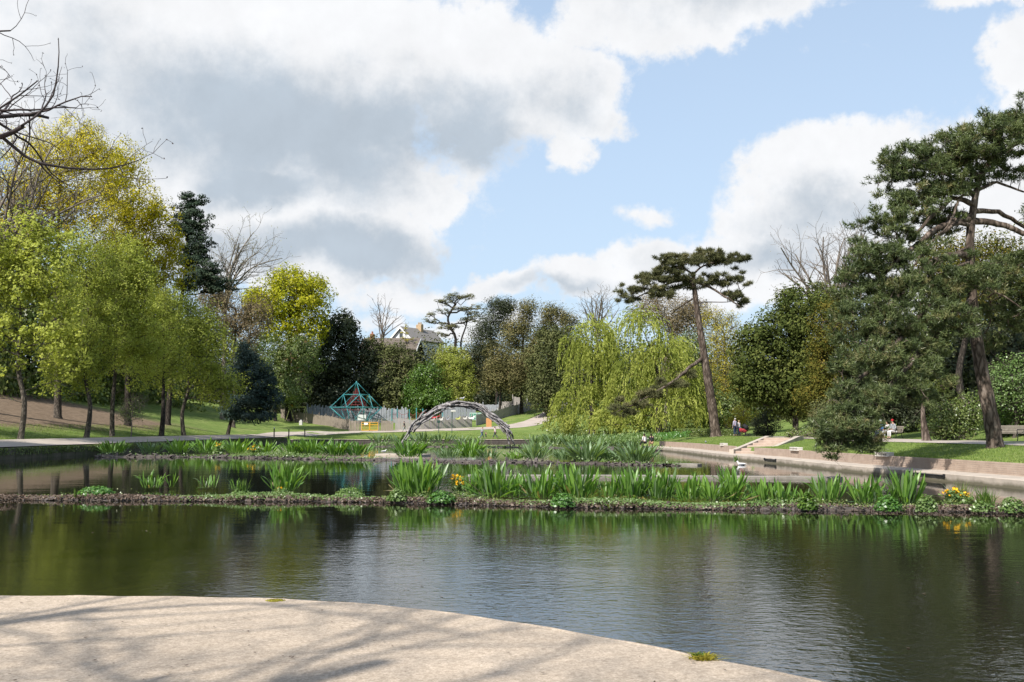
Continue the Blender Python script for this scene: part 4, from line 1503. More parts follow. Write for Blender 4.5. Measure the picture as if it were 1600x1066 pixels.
def tree(name, label, cat, group, base, D, blobs, leaf, bark, trunk_r=.25, puffs=90, dens=1.6, lsize=None, puff_r=None, trunk_px=None, inner=.45,
         lump=.22, aspect=.65, flat=1.0, twigs=0, twig_r=.012, tint_noise=.25, depth_k=.9, limb_targets=None, tip_r=.022, expo=.5, seedv=1, bf=.35, rise=.1, needle=0, up=.25, twig_len=.9, bz=None, dens_cap=20000, jit=.12, second=None, shell=.5):
    bp = P(base[0], base[1], D)
    gz = ground_z(bp.x, bp.y) if bz is None else bz
    B = np.array([bp.x, bp.y, gz])
    e_ = empty(name, tuple(B), label, cat, group)
    bl = [(c - B, r) for c, r in blob_world(blobs, D, depth_k)]
    pc, pn = puffs_in(bl, puffs, seedv, inner, lump)
    ztop = max(c[2] + r[2] * .6 for c, r in bl)
    if trunk_px:
        tr = [np.zeros(3)] + [np.array(P(q[0], q[1], D + (q[2] if len(q) > 2 else 0))) - B for q in trunk_px]
    else:
        cen = sum(c * r[0] * r[2] for c, r in bl) / sum(r[0] * r[2] for c, r in bl)
        zlo = min(c[2] - r[2] for c, r in bl)
        tr = [np.zeros(3)]
        for k in range(1, 6):
            t = k / 5
            x = cen[0] * max(0, (t - .2)) * .8
            y = cen[1] * max(0, (t - .2)) * .8
            tr.append(np.array([x + rng.normal(0, .12), y, t * ztop * .82]))
    # refine trunk
    s3 = []
    for i in range(len(tr) - 1):
        p0 = tr[max(i - 1, 0)]; p1 = tr[i]; p2 = tr[i + 1]; p3 = tr[min(i + 2, len(tr) - 1)]
        for k in range(3):
            t = k / 3
            s3.append(.5 * ((2 * p1) + (p2 - p0) * t + (2 * p0 - 5 * p1 + 4 * p2 - p3) * t * t + (-p0 + 3 * p1 - 3 * p2 + p3) * t ** 3))
    s3.append(tr[-1])
    tg = pc if limb_targets is None else pc[rng.permutation(len(pc))[:limb_targets]]
    A, par = skeleton(s3, tg, bf, rise, jit)
    mb = limb_mesh(A, par, trunk_r, tip_r, expo, n_trunk=len(s3))
    if twigs:
        m = len(pc) * twigs
        a = np.repeat(pc, twigs, axis=0)
        d = np.repeat(pn, twigs, axis=0) * .6 + unit(m) + np.array([0, 0, .35])
        d /= np.linalg.norm(d, axis=1, keepdims=True)
        Lg = rng.uniform(.4, 1.2, (m, 1)) * twig_len
        mid = a + d * Lg * .5
        d2 = d + unit(m) * .45; d2 /= np.linalg.norm(d2, axis=1, keepdims=True)
        tip = mid + d2 * Lg * .5
        V, Q = frusta(a, mid, np.full(m, twig_r), np.full(m, twig_r * .75), 3); mb.add(V, Q)
        V, Q = frusta(mid, tip, np.full(m, twig_r * .75), np.full(m, twig_r * .4), 3); mb.add(V, Q)
        d3 = d - unit(m) * .9; d3 /= np.linalg.norm(d3, axis=1, keepdims=True)
        V, Q = frusta(mid, mid + d3 * Lg * .45, np.full(m, twig_r * .6), np.full(m, twig_r * .35), 3); mb.add(V, Q)
    mb.build('trunk', bark, e_, smooth=True)
    if leaf is not None and dens > 0:
        ls = lsize or D * .0017
        pr = puff_r or np.mean([r[0] for c, r in bl]) * .28
        area = sum(PI * r[0] * r[2] for c, r in bl)
        if needle:
            tot = min(dens_cap, int(dens * area / (needle * .5 * ls * ls * .16)))
            per = max(1, tot // len(pc))
            c = np.repeat(pc, per, axis=0); n = len(c)
            d = unit(n); d[:, 2] = np.where(d[:, 2] < -.3, -d[:, 2], d[:, 2])
            rr = np.repeat(pr * rng.uniform(.6, 1.35, len(pc)), per)[:, None]
            pos = c + d * rr * rng.uniform(.35, 1, (n, 1)) * np.array([1, 1, flat])
            ax = d * .5 + np.repeat(pn, per, axis=0) * .45 + np.array([0, 0, .45]); ax /= np.linalg.norm(ax, axis=1, keepdims=True)
            V, T = needle_tufts(pos, ax, ls, ls * .15, needle)
            pt = np.repeat(np.clip(rng.normal(.45, .2, len(pc)), 0, 1), per) + rng.normal(0, .16, n)
            tint = np.repeat(np.clip(pt, 0, 1), needle)
            me = mesh_np('crown', V, [T], tint=tint)
        else:
            want = dens * area / (.5 * ls * ls * aspect)
            if want > dens_cap: ls *= math.sqrt(want / dens_cap) ** .85
            tot = int(min(dens_cap, want))
            per = max(1, tot // len(pc))
            V, Q = crown_leaves(pc, pn, per, pr, ls, aspect, flat, shell=shell, up=up)
            pt = np.repeat(np.clip(rng.normal(.5, tint_noise, len(pc)), 0, 1), per) + rng.normal(0, .15, len(pc) * per)
            me = mesh_np('crown', V, [Q], tint=np.clip(pt, 0, 1))
        link('crown', me, leaf, e_)
    return e_


exec_trees = True
# --- left: the row of lime trees along the path
LG = 'young lime trees in the row along the left path'
tree('lime_tree', 'lime green tree nearest the camera, leftmost trunk of the row along the left path', 'tree', LG, (32, 684), 77,
     [(40, 470, 88, 130), (0, 400, 70, 85), (60, 395, 60, 75), (-60, 520, 70, 90), (95, 520, 48, 80)], F_lime, M_bark_grey, .24, 460, 2.1, .13, .7, twigs=4, lump=.3, inner=.25, tint_noise=.3, seedv=1, tip_r=.012)
tree('lime_tree', 'second lime green tree from the left, its trunk in front of brown leaf litter', 'tree', LG, (135, 683), 90,
     [(140, 520, 58, 105), (130, 430, 50, 75), (110, 560, 45, 60)], F_lime2, M_bark_grey, .25, 380, 2.6, .15, .8, tip_r=.012, twigs=4, lump=.25, inner=.25, seedv=2, dens_cap=34000)
tree('lime_tree', 'third lime green tree from the left with a rounded crown above a slim trunk', 'tree', LG, (175, 681), 97,
     [(190, 480, 62, 115), (165, 430, 45, 70), (225, 530, 50, 75), (205, 420, 40, 50)], F_lime, M_bark_grey, .25, 440, 2.5, .155, .85, tip_r=.012, twigs=4, lump=.25, inner=.25, seedv=3, dens_cap=40000)
tree('lime_tree', 'fourth lime green tree of the left row with a dark double trunk', 'tree', LG, (252, 679), 108,
     [(252, 545, 50, 75), (262, 490, 38, 45)], F_lime2, M_bark_dark, .3, 280, 2.4, .17, .9, tip_r=.014, twigs=4, lump=.25, inner=.25, seedv=4)
tree('lime_tree', 'rightmost lime green tree of the left row, crown spreading towards the dark conifer', 'tree', LG, (287, 679), 116,
     [(305, 560, 58, 70), (290, 500, 45, 50), (345, 600, 38, 34), (320, 520, 40, 45)], F_lime2, M_bark_grey, .27, 380, 2.4, .18, 1.0, tip_r=.014, twigs=4, lump=.25, inner=.25, seedv=5)

# --- left: the tall trees behind
tree('golden_tree', 'tall tree with thin yellow leaves and many bare upright branches above the lime trees', 'tree', None, (90, 650), 106,
     [(90, 270, 95, 90), (130, 230, 60, 50), (40, 330, 70, 80), (150, 330, 60, 70)], F_gold, M_bark_grey, .40, 560, 1.5, .17, 1.0, tip_r=.016, trunk_px=[(90, 560), (88, 470), (90, 400), (92, 330), (95, 270)], twigs=4, twig_r=.02, inner=.2, lump=.2, seedv=6, twig_len=1.4, bf=.55, rise=.0, dens_cap=34000)
tree('golden_tree', 'rounded deep yellow tree between the tall sparse one and the dark cedar', 'tree', None, (200, 640), 116,
     [(185, 270, 48, 65), (215, 340, 48, 60), (235, 395, 42, 45), (250, 330, 28, 30), (190, 400, 45, 45), (258, 420, 34, 40), (268, 375, 18, 28), (240, 450, 40, 40)], F_gold2, M_bark_dark, .40, 380, 2.6, .19, 1.1, tip_r=.018, trunk_px=[(200, 560), (202, 470), (200, 400), (198, 320)], twigs=4, twig_r=.016, inner=.3, lump=.3, seedv=7, dens_cap=34000)
tree('cedar_tree', 'dark cedar with drooping layers behind the yellow trees on the left', 'tree', None, (262, 640), 132,
     [(300, 316, 25, 20), (310, 345, 25, 20), (293, 358, 25, 22), (308, 383, 30, 21), (297, 405, 32, 20), (318, 425, 36, 19), (338, 445, 34, 13), (298, 442, 30, 20), (285, 335, 16, 22)], F_cedar, M_bark_dark, .4, 300, 5.5, .22, .8,
     trunk_px=[(270, 560), (280, 490), (290, 420), (296, 350), (298, 310)], flat=.5, aspect=.5, inner=.2, lump=.4, seedv=9, dens_cap=26000)
tree('scrub_tree', 'thin brownish tree in early leaf below the pale bare tree', 'tree', None, (365, 650), 152,
     [(350, 490, 42, 48), (385, 520, 38, 45), (400, 490, 30, 30), (330, 460, 28, 30)], F_brown, M_bark_grey, .3, 300, 1.9, .24, 1.2, twigs=3, twig_r=.025, inner=.3, seedv=11)
tree('oak_tree', 'domed golden green oak standing clear against the sky left of centre', 'tree', None, (450, 650), 182,
     [(450, 465, 62, 42), (415, 478, 40, 30), (490, 470, 36, 40), (455, 440, 42, 24), (440, 510, 45, 30), (485, 510, 30, 30), (395, 470, 22, 20)], F_oak, M_bark_dark, .6, 380, 3.6, .27, 1.35, tip_r=.02, twigs=2, twig_r=.03, inner=.35, lump=.2, seedv=12)
tree('oak_tree', 'olive green tree below the domed golden oak, thin and shaded', 'tree', None, (430, 655), 178,
     [(420, 555, 34, 36), (455, 560, 34, 40), (440, 600, 45, 35), (480, 560, 26, 34)], F_shrub, M_bark_dark, .3, 200, 3.2, .26, 1.3, twigs=3, twig_r=.02, seedv=13)
tree('conifer_tree', 'dark blue green conifer with a slanting trunk on the grass right of the lime trees', 'tree', None, (356, 669), 134,
     [(382, 575, 26, 30), (395, 590, 34, 40), (415, 615, 30, 34), (385, 630, 36, 24), (365, 648, 22, 10), (380, 548, 16, 22), (405, 650, 26, 10)], F_blue, M_bark_dark, .26, 240, 5.5, .2, .95,
     trunk_px=[(362, 655), (372, 640), (384, 600), (386, 550)], flat=.6, aspect=.5, inner=.3, seedv=14)
tree('shrub', 'small round leafless looking shrub standing behind the left tree row', 'shrub', None, (205, 666), 97, [(205, 645, 22, 18), (212, 632, 16, 12)], F_shrub, M_twig, .07, 70, .7, .13, .4, twigs=5, twig_r=.01, seedv=15)
tree('evergreen_tree', 'big almost black evergreen directly behind the climbing pyramid', 'tree', None, (540, 650), 192,
     [(535, 540, 44, 50), (555, 580, 38, 60), (505, 570, 38, 50), (530, 505, 26, 26), (575, 600, 24, 42), (530, 620, 50, 34)], F_dark, M_bark_dark, .5, 330, 5, .28, 1.5, inner=.4, seedv=16)
tree('evergreen_tree', 'low dark green evergreen left of the playground swing frame', 'tree', None, (468, 655), 196,
     [(468, 615, 34, 36), (440, 630, 30, 28), (495, 630, 24, 26)], F_dark, M_bark_dark, .3, 170, 5, .26, 1.4, inner=.4, seedv=17)
tree('scrub_tree', 'dull brown green tree with thin pale stems below the brown roof', 'tree', None, (602, 652), 194,
     [(598, 580, 32, 46), (620, 610, 28, 40), (585, 545, 20, 24), (625, 568, 28, 24), (600, 620, 44, 34), (645, 580, 20, 24), (575, 560, 18, 22), (608, 546, 26, 12)], F_holmg, M_bark_pale, .2, 240, 3.6, .26, 1.3, twigs=3, twig_r=.028, seedv=18)
tree('fir_tree', 'tiny yellowish fir tip poking up beside the white gable', 'tree', None, (634, 640), 222,
     [(634, 512, 3, 6), (634, 520, 7, 3), (634, 530, 9, 4), (634, 545, 12, 8), (634, 570, 16, 16)], F_yellow, M_bark_dark, .12, 60, 1.2, .28, .5, flat=.4, trunk_px=[(634, 560), (634, 530), (634, 503)], seedv=20)
tree('conifer_tree', 'bright green bushy conifer behind the playground posts, left of the yellow green bush', 'tree', None, (668, 655), 192,
     [(665, 590, 30, 26), (680, 612, 32, 28), (650, 612, 26, 24), (668, 632, 40, 20)], F_green, M_bark_dark, .3, 180, 4.5, .26, 1.3, aspect=.5, inner=.4, seedv=21)
tree('willow_bush', 'yellow green rounded bush behind the top of the arch', 'shrub', None, (716, 655), 193,
     [(712, 575, 30, 36), (720, 600, 28, 40), (700, 560, 20, 20)], F_willow, M_twig, .25, 260, 4.0, .24, 1.0, twigs=3, twig_r=.02, inner=.35, lump=.1, seedv=22)
tree('umbrella_pine', 'flat topped umbrella pine with forked trunk against the sky at the centre', 'tree', None, (706, 640), 206,
     [(715, 464, 24, 5), (736, 463, 12, 3), (695, 473, 18, 6), (742, 482, 17, 6), (676, 501, 14, 5), (690, 487, 14, 5), (722, 483, 16, 5), (740, 497, 16, 6), (700, 510, 22, 6), (672, 492, 8, 4), (688, 522, 12, 6)], F_pine2, M_bark_dark, .42, 170, 2.2, .27, .75,
     trunk_px=[(708, 570), (712, 530), (704, 512), (700, 496), (712, 475)], flat=.4, aspect=.4, inner=.3, lump=.1, depth_k=1.0, seedv=23, bf=.5, jit=.3, tip_r=.045)
tree('umbrella_pine', 'thin second stem of umbrella pine leaning right of the flat topped one', 'tree', None, (722, 640), 207,
     [(738, 490, 14, 5), (728, 500, 12, 5)], F_pine2, M_bark_dark, .3, 40, 2.0, .27, .7, trunk_px=[(722, 560), (720, 535), (728, 510), (731, 495)], flat=.4, aspect=.4, seedv=24, tip_r=.045)
HG = 'evergreen oaks massed behind the playground'
tree('holm_oak', 'dark evergreen oak left of the group behind the playground, with a flat green top', 'tree', HG, (775, 640), 196,
     [(772, 505, 24, 20), (758, 535, 24, 30), (784, 477, 24, 6), (745, 572, 18, 30), (790, 483, 14, 8)], F_dark, M_bark_dark, .4, 230, 4.6, .28, 1.5, inner=.4, seedv=25)
tree('holm_oak', 'brownish evergreen oak with a rounded top in the middle of the group', 'tree', HG, (815, 640), 192,
     [(824, 484, 17, 15), (803, 522, 22, 26), (838, 545, 20, 26), (816, 506, 14, 14)], F_holm, M_bark_dark, .4, 230, 4.6, .28, 1.5, inner=.4, seedv=26)
tree('holm_oak', 'tall brown green evergreen oak at the right end of the group against the sky', 'tree', HG, (868, 640), 198,
     [(862, 492, 20, 15), (886, 503, 16, 18), (851, 515, 15, 18), (880, 550, 26, 32)], F_holm, M_bark_dark, .4, 230, 4.6, .28, 1.5, inner=.4, seedv=27)
tree('holm_oak', 'lower rounded brown evergreen oak above the dark hollow behind the play fort', 'tree', HG, (780, 645), 188,
     [(778, 565, 24, 34), (795, 590, 24, 24), (770, 595, 18, 20), (812, 575, 20, 28)], F_holm, M_bark_dark, .3, 200, 5, .27, 1.4, inner=.4, seedv=28)
tree('holm_oak', 'grey green evergreen oak reaching the ground beside the rising path', 'tree', HG, (855, 648), 184,
     [(850, 570, 30, 40), (870, 600, 30, 44), (845, 615, 26, 28), (880, 545, 24, 30), (860, 530, 24, 22)], F_holmg, M_bark_dark, .3, 320, 5, .26, 1.4, inner=.4, seedv=29)
tree('scrub_tree', 'brown tree in bud behind and above the right willow', 'tree', None, (1040, 650), 155,
     [(1045, 490, 45, 28), (1015, 480, 30, 22), (1070, 520, 36, 40), (1085, 485, 30, 24), (1060, 570, 40, 50)], F_brown, M_twig, .3, 420, 1.9, .22, 1.2, twigs=3, twig_r=.025, seedv=31)
tree('birch_tree', 'pale stemmed tree with yellow leaves right of the leaning pine', 'tree', None, (1135, 665), 132,
     [(1130, 520, 34, 36), (1135, 570, 36, 44), (1110, 500, 22, 20), (1150, 610, 30, 36), (1120, 620, 26, 34)], F_yellow, M_bark_pale, .2, 360, 1.5, .19, 1.0, twigs=3, twig_r=.025, seedv=32)
tree('scrub_tree', 'mixed olive thicket at the foot of the yellow leaved tree', 'tree', None, (1120, 672), 122,
     [(1095, 620, 34, 44), (1130, 640, 34, 26), (1160, 640, 24, 24), (1080, 560, 24, 40)], F_shrub, M_bark_dark, .15, 280, 3.6, .18, 1.0, twigs=3, twig_r=.016, seedv=33)


def willow(name, label, base, D, blobs, seedv, n_clump, strands, zmin_px, trunk_px):
    bp = P(base[0], base[1], D)
    gz = ground_z(bp.x, bp.y)
    B = np.array([bp.x, bp.y, gz])
    e_ = empty(name, tuple(B), label, 'tree', 'weeping willows on the far right bank')
    bl = [(c - B, r) for c, r in blob_world(blobs, D, .9)]
    pc, pn = puffs_in(bl, n_clump, seedv, .6, .42)
    keep = pn[:, 2] > -.25
    pc, pn = pc[keep], pn[keep]
    tr = [np.zeros(3)] + [np.array(P(q[0], q[1], D)) - B for q in trunk_px]
    A, par = skeleton(tr, pc, .4, -.3, .1)
    limb_mesh(A, par, .45, .02, .5, n_trunk=len(tr)).build('trunk', M_bark_grey, e_, smooth=True)
    pos, along, nrm, tint = [], [], [], []
    step = .27
    for c, nr in zip(pc, pn):
        drop = rng.uniform(.35, 1.0) * (c[2] - .1)
        drop = min(drop, rng.uniform(1.8, 5.0))
        tcl = np.clip(rng.normal(.5, .30), 0, 1)
        for k in range(strands):
            s = c + rng.normal(0, .36, 3)
            d = np.array([nr[0] * .8 + rng.normal(0, .25), nr[1] * .8 + rng.normal(0, .25), .35])
            L = drop * (rng.uniform(.8, 1.1) if c[2] < 5 else rng.uniform(.5, 1.1))
            m = max(3, int(L / step))
            v = d / (np.linalg.norm(d) + 1e-6)
            p = s.copy()
            for q in range(m):
                v = v * .72 + np.array([0, 0, -1.0]) * .28
                v /= np.linalg.norm(v)
                p = p + v * step
                if p[2] < .15: break
                pos.append(p + rng.normal(0, .05, 3)); along.append(v); tint.append(tcl)
    pos = np.array(pos); along = np.array(along)
    n = len(pos)
    nr = unit(n) * np.array([1, 1, .3])
    V, Q = leaf_quads(pos, nr, rng.uniform(.3, .5, n), .36, along=along + unit(n) * .35)
    link('crown', mesh_np('crown', V, [Q], tint=np.clip(np.array(tint) + rng.normal(0, .16, n), 0, 1)), F_willow, e_)


willow('weeping_willow', 'left weeping willow with yellow green curtains reaching the bank', (925, 684), 121,
       [(930, 535, 26, 38), (908, 565, 26, 40), (945, 570, 22, 44), (900, 625, 26, 40), (935, 625, 32, 40), (925, 660, 40, 22), (870, 662, 18, 16), (922, 510, 18, 18)], 41, 320, 8, 684, [(925, 640), (924, 590), (925, 550)])
willow('weeping_willow', 'right weeping willow, wider and paler, behind the low sloping pine branch', (1030, 686), 117,
       [(1035, 575, 40, 40), (990, 590, 24, 46), (1062, 600, 22, 42), (1002, 505, 24, 22), (1040, 630, 50, 36), (975, 635, 26, 30), (1045, 545, 26, 22), (948, 662, 14, 14), (1020, 662, 50, 18), (1088, 645, 20, 26)], 42, 440, 8, 686, [(1028, 640), (1030, 590), (1015, 540)])


# --- the leaning pine
def pine(name, label, base, D, trunk_px, blobs, extra_limbs, r0, puffs, tuft_n, tuft_len, tuft_w, puff_r, flat, mat, seedv, needles=11, depth_k=.8, tip_r=.03, lower=None, top_r=.35, inner=.3):
    bp = P(base[0], base[1], D)
    gz = ground_z(bp.x, bp.y)
    B = np.array([bp.x, bp.y, gz])
    e_ = empty(name, tuple(B), label, 'tree')
    tr = [np.zeros(3)] + [np.array(P(q[0], q[1], D + (q[2] if len(q) > 2 else 0))) - B for q in trunk_px]
    s3 = []
    for i in range(len(tr) - 1):
        p0 = tr[max(i - 1, 0)]; p1 = tr[i]; p2 = tr[i + 1]; p3 = tr[min(i + 2, len(tr) - 1)]
        for k in range(4):
            t = k / 4
            s3.append(.5 * ((2 * p1) + (p2 - p0) * t + (2 * p0 - 5 * p1 + 4 * p2 - p3) * t * t + (-p0 + 3 * p1 - 3 * p2 + p3) * t ** 3))
    s3.append(tr[-1])
    mb = MB()
    m = len(s3)
    rr = [r0 * (1 - (1 - top_r) * i / (m - 1)) * (1 + .05 * math.sin(i * 2.1)) for i in range(m)]
    pts = [s3[0] - np.array([0, 0, .4]), s3[0], s3[0] + (s3[1] - s3[0]) * .25] + s3[1:]
    mb.tube(pts, [r0 * 1.45, r0 * 1.3, r0 * 1.08] + rr[1:], 16, False)
    nodes_ = [np.array(p) for p in s3]
    limb_nodes = []
    for lim in extra_limbs:
        lp = [np.array(P(q[0], q[1], D + q[2])) - B for q in lim[0]]
        ls = []
        for i in range(len(lp) - 1):
            p0 = lp[max(i - 1, 0)]; p1 = lp[i]; p2 = lp[i + 1]; p3 = lp[min(i + 2, len(lp) - 1)]
            for k in range(4):
                t = k / 4
                ls.append(.5 * ((2 * p1) + (p2 - p0) * t + (2 * p0 - 5 * p1 + 4 * p2 - p3) * t * t + (-p0 + 3 * p1 - 3 * p2 + p3) * t ** 3) + rng.normal(0, .03, 3))
        ls.append(lp[-1])
        ra, rb = lim[1], lim[2]
        mb.tube(ls, [ra + (rb - ra) * i / (len(ls) - 1) for i in range(len(ls))], 8, False)
        limb_nodes += ls[1:]
    mb.build('trunk', M_bark_pine, e_, smooth=True)
    bl = [(c - B, r) for c, r in blob_world(blobs, D, depth_k)]
    pc, pn = puffs_in(bl, puffs, seedv, inner, .35)
    pc = pc + rng.normal(0, puff_r * .75, pc.shape) * np.array([1, 1, .6])
    # branches join the nearest limb or the upper trunk
    root = s3[int(m * .55):] + limb_nodes
    A = [np.array(p) for p in root]
    n0 = len(A)
    Aarr = np.zeros((n0 + 3 * len(pc), 3)); Aarr[:n0] = A
    PL = np.zeros(len(Aarr)); n = n0
    hub = np.array(s3[-1])
    PL[:n0] = [0.0] * n0
    par = list(range(n0))
    segA, segB, who = [], [], []
    for ti in np.argsort(np.min(np.linalg.norm(pc[:, None] - Aarr[None, :n0], axis=2), axis=1)):
        t = pc[ti]
        d = np.linalg.norm(Aarr[:n] - t, axis=1)
        j = int(np.argmin(d + .35 * PL[:n] + .6 * np.maximum(0, Aarr[:n, 2] - t[2])))
        a = Aarr[j].copy(); L = np.linalg.norm(t - a); prev = j
        for f in (.35, .7, 1.):
            p = a + (t - a) * f
            if f < 1: p = p + rng.normal(0, .05 * L, 3) + np.array([0, 0, .1 * L * (f - f * f)])
            Aarr[n] = p; PL[n] = PL[prev] + np.linalg.norm(p - Aarr[prev]); par.append(prev); prev = n; n += 1
    par = np.array(par); cnt = np.zeros(n); ch = np.zeros(n, int)
    for i in range(n - 1, n0 - 1, -1):
        if ch[i] == 0: cnt[i] += 1
        cnt[par[i]] += cnt[i]; ch[par[i]] += 1
    R = np.minimum(tip_r * np.maximum(cnt, 1) ** .45, r0 * .5)
    idx = np.arange(n0, n)
    V, Q = frusta(Aarr[par[idx]], Aarr[idx], np.minimum(R[par[idx]], R[idx] * 1.3), R[idx], 6)
    b2 = MB(); b2.add(V, Q)
    # dead looking twigs hanging in the crown
    tw = unit(len(pc) * 2); a = np.repeat(pc, 2, axis=0)
    V, Q = frusta(a, a + tw * puff_r * 1.1, np.full(len(a), tip_r * .5), np.full(len(a), tip_r * .25), 3); b2.add(V, Q)
    b2.build('branches', M_bark_pine, e_, smooth=True)
    per = max(1, tuft_n // len(pc))
    c = np.repeat(pc, per, axis=0); nn_ = len(c)
    d = unit(nn_); d[:, 2] = np.where(d[:, 2] < -.25, -d[:, 2] * .7, d[:, 2])
    rr_ = np.repeat(puff_r * rng.uniform(.55, 1.4, len(pc)), per)[:, None]
    pos = c + d * rr_ * rng.uniform(.25, 1, (nn_, 1)) * np.array([1, 1, flat])
    ax = d * .6 + np.repeat(pn, per, axis=0) * .4 + np.array([0, 0, .35]); ax /= np.linalg.norm(ax, axis=1, keepdims=True)
    V, T = needle_tufts(pos, ax, tuft_len, tuft_w, needles)
    pt = np.repeat(np.clip(rng.normal(.42, .2, len(pc)), 0, 1), per) + rng.normal(0, .17, nn_)
    link('crown', mesh_np('crown', V, [T], tint=np.repeat(np.clip(pt, 0, 1), needles)), mat, e_)
    return e_


pine('pine_tree', 'tall slim pine leaning left with a flat windswept top and one long low branch', (1119, 683), 96,
     [(1112, 630), (1104, 580), (1098, 540), (1090, 490), (1085, 450), (1083, 425)],
     [(1060, 412, 34, 14), (1095, 404, 34, 11), (1130, 408, 30, 11), (1155, 402, 13, 8), (1040, 430, 34, 12), (1010, 440, 26, 9), (985, 455, 20, 6), (985, 470, 18, 5), (1030, 458, 28, 7), (1075, 440, 30, 10),
      (1120, 440, 28, 10), (1145, 460, 20, 9), (1158, 475, 12, 9), (1160, 440, 10, 10), (1050, 400, 14, 7),
      (1050, 603, 26, 6, -2), (1020, 618, 24, 7, -3), (990, 633, 22, 7, -4), (965, 642, 18, 7, -4), (1075, 585, 10, 4, -1)],
     [([(1098, 560, 0), (1080, 572, -1), (1060, 590, -2), (1030, 610, -3), (990, 632, -4), (960, 645, -4)], .2, .05),
      ([(1087, 465, 0), (1065, 478, .5), (1048, 492, 1)], .09, .03),
      ([(1084, 440, 0), (1060, 438, 0), (1030, 450, 1), (990, 466, 1)], .16, .05),
      ([(1084, 438, 0), (1110, 450, 0), (1140, 468, -1), (1158, 480, -1)], .15, .05),
      ([(1086, 472, 0), (1120, 472, 0), (1150, 470, 0)], .06, .03),
      ([(1083, 430, 0), (1100, 415, 0), (1140, 405, 0)], .12, .05),
      ([(1083, 428, 0), (1060, 418, 0), (1030, 428, 0)], .12, .05)],
     .50, 350, 6200, .36, .05, .46, .6, F_pine2, 51, needles=12, tip_r=.02)

# --- the big pine on the right bank
pine('pine_tree', 'large dark pine on the right bank, its branches drooping over the water', (1556, 712), 43,
     [(1550, 660), (1538, 600), (1528, 545), (1520, 480), (1517, 420), (1516, 370), (1522, 320, 0), (1530, 280, 0)],
     [(1560, 215, 70, 34), (1640, 200, 80, 40), (1500, 240, 70, 34), (1440, 255, 60, 30), (1405, 275, 30, 20), (1430, 310, 56, 28), (1560, 260, 50, 28), (1400, 350, 44, 28, -1), (1460, 350, 40, 20, 1),
      (1370, 395, 44, 26, -2), (1420, 400, 50, 22, -1), (1340, 440, 42, 28, -2), (1400, 450, 60, 34, -2), (1460, 450, 60, 34, -2), (1520, 440, 50, 30, -2), (1590, 430, 60, 40, 1),
      (1340, 500, 44, 40, -3), (1400, 510, 60, 44, -3), (1470, 510, 50, 40, -3), (1580, 500, 50, 30, 2), (1330, 570, 40, 44, -4), (1390, 580, 56, 44, -4), (1450, 570, 40, 36, -3),
      (1320, 630, 36, 34, -5), (1360, 628, 46, 28, -5), (1430, 620, 30, 24, -4), (1312, 675, 22, 20, -5.5), (1326, 672, 24, 16, -5.5), (1302, 688, 12, 22, -5.5), (1322, 655, 30, 26, -5.3), (1345, 692, 11, 8, -5.5), (1650, 330, 50, 50, 0), (1700, 450, 70, 70, 0), (1480, 290, 50, 22), (1540, 540, 24, 18, 3)],
     [([(1520, 345, 0), (1560, 350, 0), (1610, 368, 0), (1660, 380, 0)], .17, .07),
      ([(1520, 330, 0), (1560, 332, .5), (1600, 355, 1), (1640, 390, 1)], .13, .05),
      ([(1518, 340, 0), (1480, 350, -.5), (1440, 375, -1), (1400, 410, -1.5), (1370, 440, -2)], .17, .05),
      ([(1520, 320, 0), (1490, 310, -.3), (1450, 345, -.6), (1420, 380, -1)], .13, .05),
      ([(1517, 400, 0), (1480, 400, -1), (1440, 420, -1.5), (1390, 480, -2.5), (1350, 540, -3.5)], .16, .06),
      ([(1519, 470, 0), (1480, 500, -2), (1430, 560, -3.5), (1380, 620, -4.5), (1340, 665, -5.3)], .18, .05),
      ([(1518, 440, 0), (1450, 480, -2), (1400, 540, -3.5), (1330, 610, -4.7), (1308, 690, -5.5)], .16, .04),
      ([(1530, 280, 0), (1500, 250, 0), (1450, 250, 0), (1400, 270, 0)], .16, .05),
      ([(1530, 280, 0), (1560, 240, 0), (1620, 210, 0)], .14, .05),
      ([(1526, 300, 0), (1560, 285, 0), (1600, 300, 0)], .08, .04),
      ([(1518, 352, 0), (1490, 352, -.6), (1450, 385, -1.2), (1415, 430, -2)], .11, .03), ([(1519, 335, 0), (1490, 335, .3), (1462, 362, .2), (1430, 392, 0), (1400, 425, -.4)], .09, .03),
      ([(1522, 300, 0), (1500, 312, -.5), (1485, 345, -1), (1462, 372, -1.3)], .07, .03), ([(1517, 410, 0), (1485, 425, -1), (1460, 460, -2)], .1, .04), ([(1517, 385, 0), (1500, 392, -.5), (1470, 412, -1.2), (1450, 440, -2)], .09, .03),
      ([(1524, 310, 0), (1500, 280, 0), (1460, 270, 0)], .1, .04)],
     .345, 1250, 21500, .195, .033, .43, .75, F_pine, 52, needles=15, depth_k=.9, tip_r=.012, inner=.2)

# --- right background
YG = 'evergreens on the right bank'
tree('yew_tree', 'large dark green yew left of the big drooping pine', 'tree', YG, (1243, 682), 88,
     [(1225, 520, 56, 56), (1190, 560, 46, 60), (1248, 480, 44, 34), (1262, 560, 44, 66), (1205, 605, 56, 40), (1172, 550, 26, 44), (1245, 615, 52, 34), (1300, 470, 24, 22), (1165, 600, 24, 34)], F_yew, M_bark_dark, .3, 420, 5.5, .16, .9, aspect=.5, inner=.4, seedv=61, trunk_px=[(1243, 640), (1240, 590), (1235, 530), (1235, 480)], dens_cap=36000)
tree('yew_tree', 'olive toned yew with rusty tips between the dark yew and the drooping pine', 'tree', YG, (1285, 680), 82,
     [(1295, 520, 34, 44), (1290, 570, 34, 44), (1310, 480, 26, 24), (1280, 620, 34, 30)], F_yewo, M_bark_dark, .25, 280, 4.6, .15, .8, aspect=.5, seedv=62)
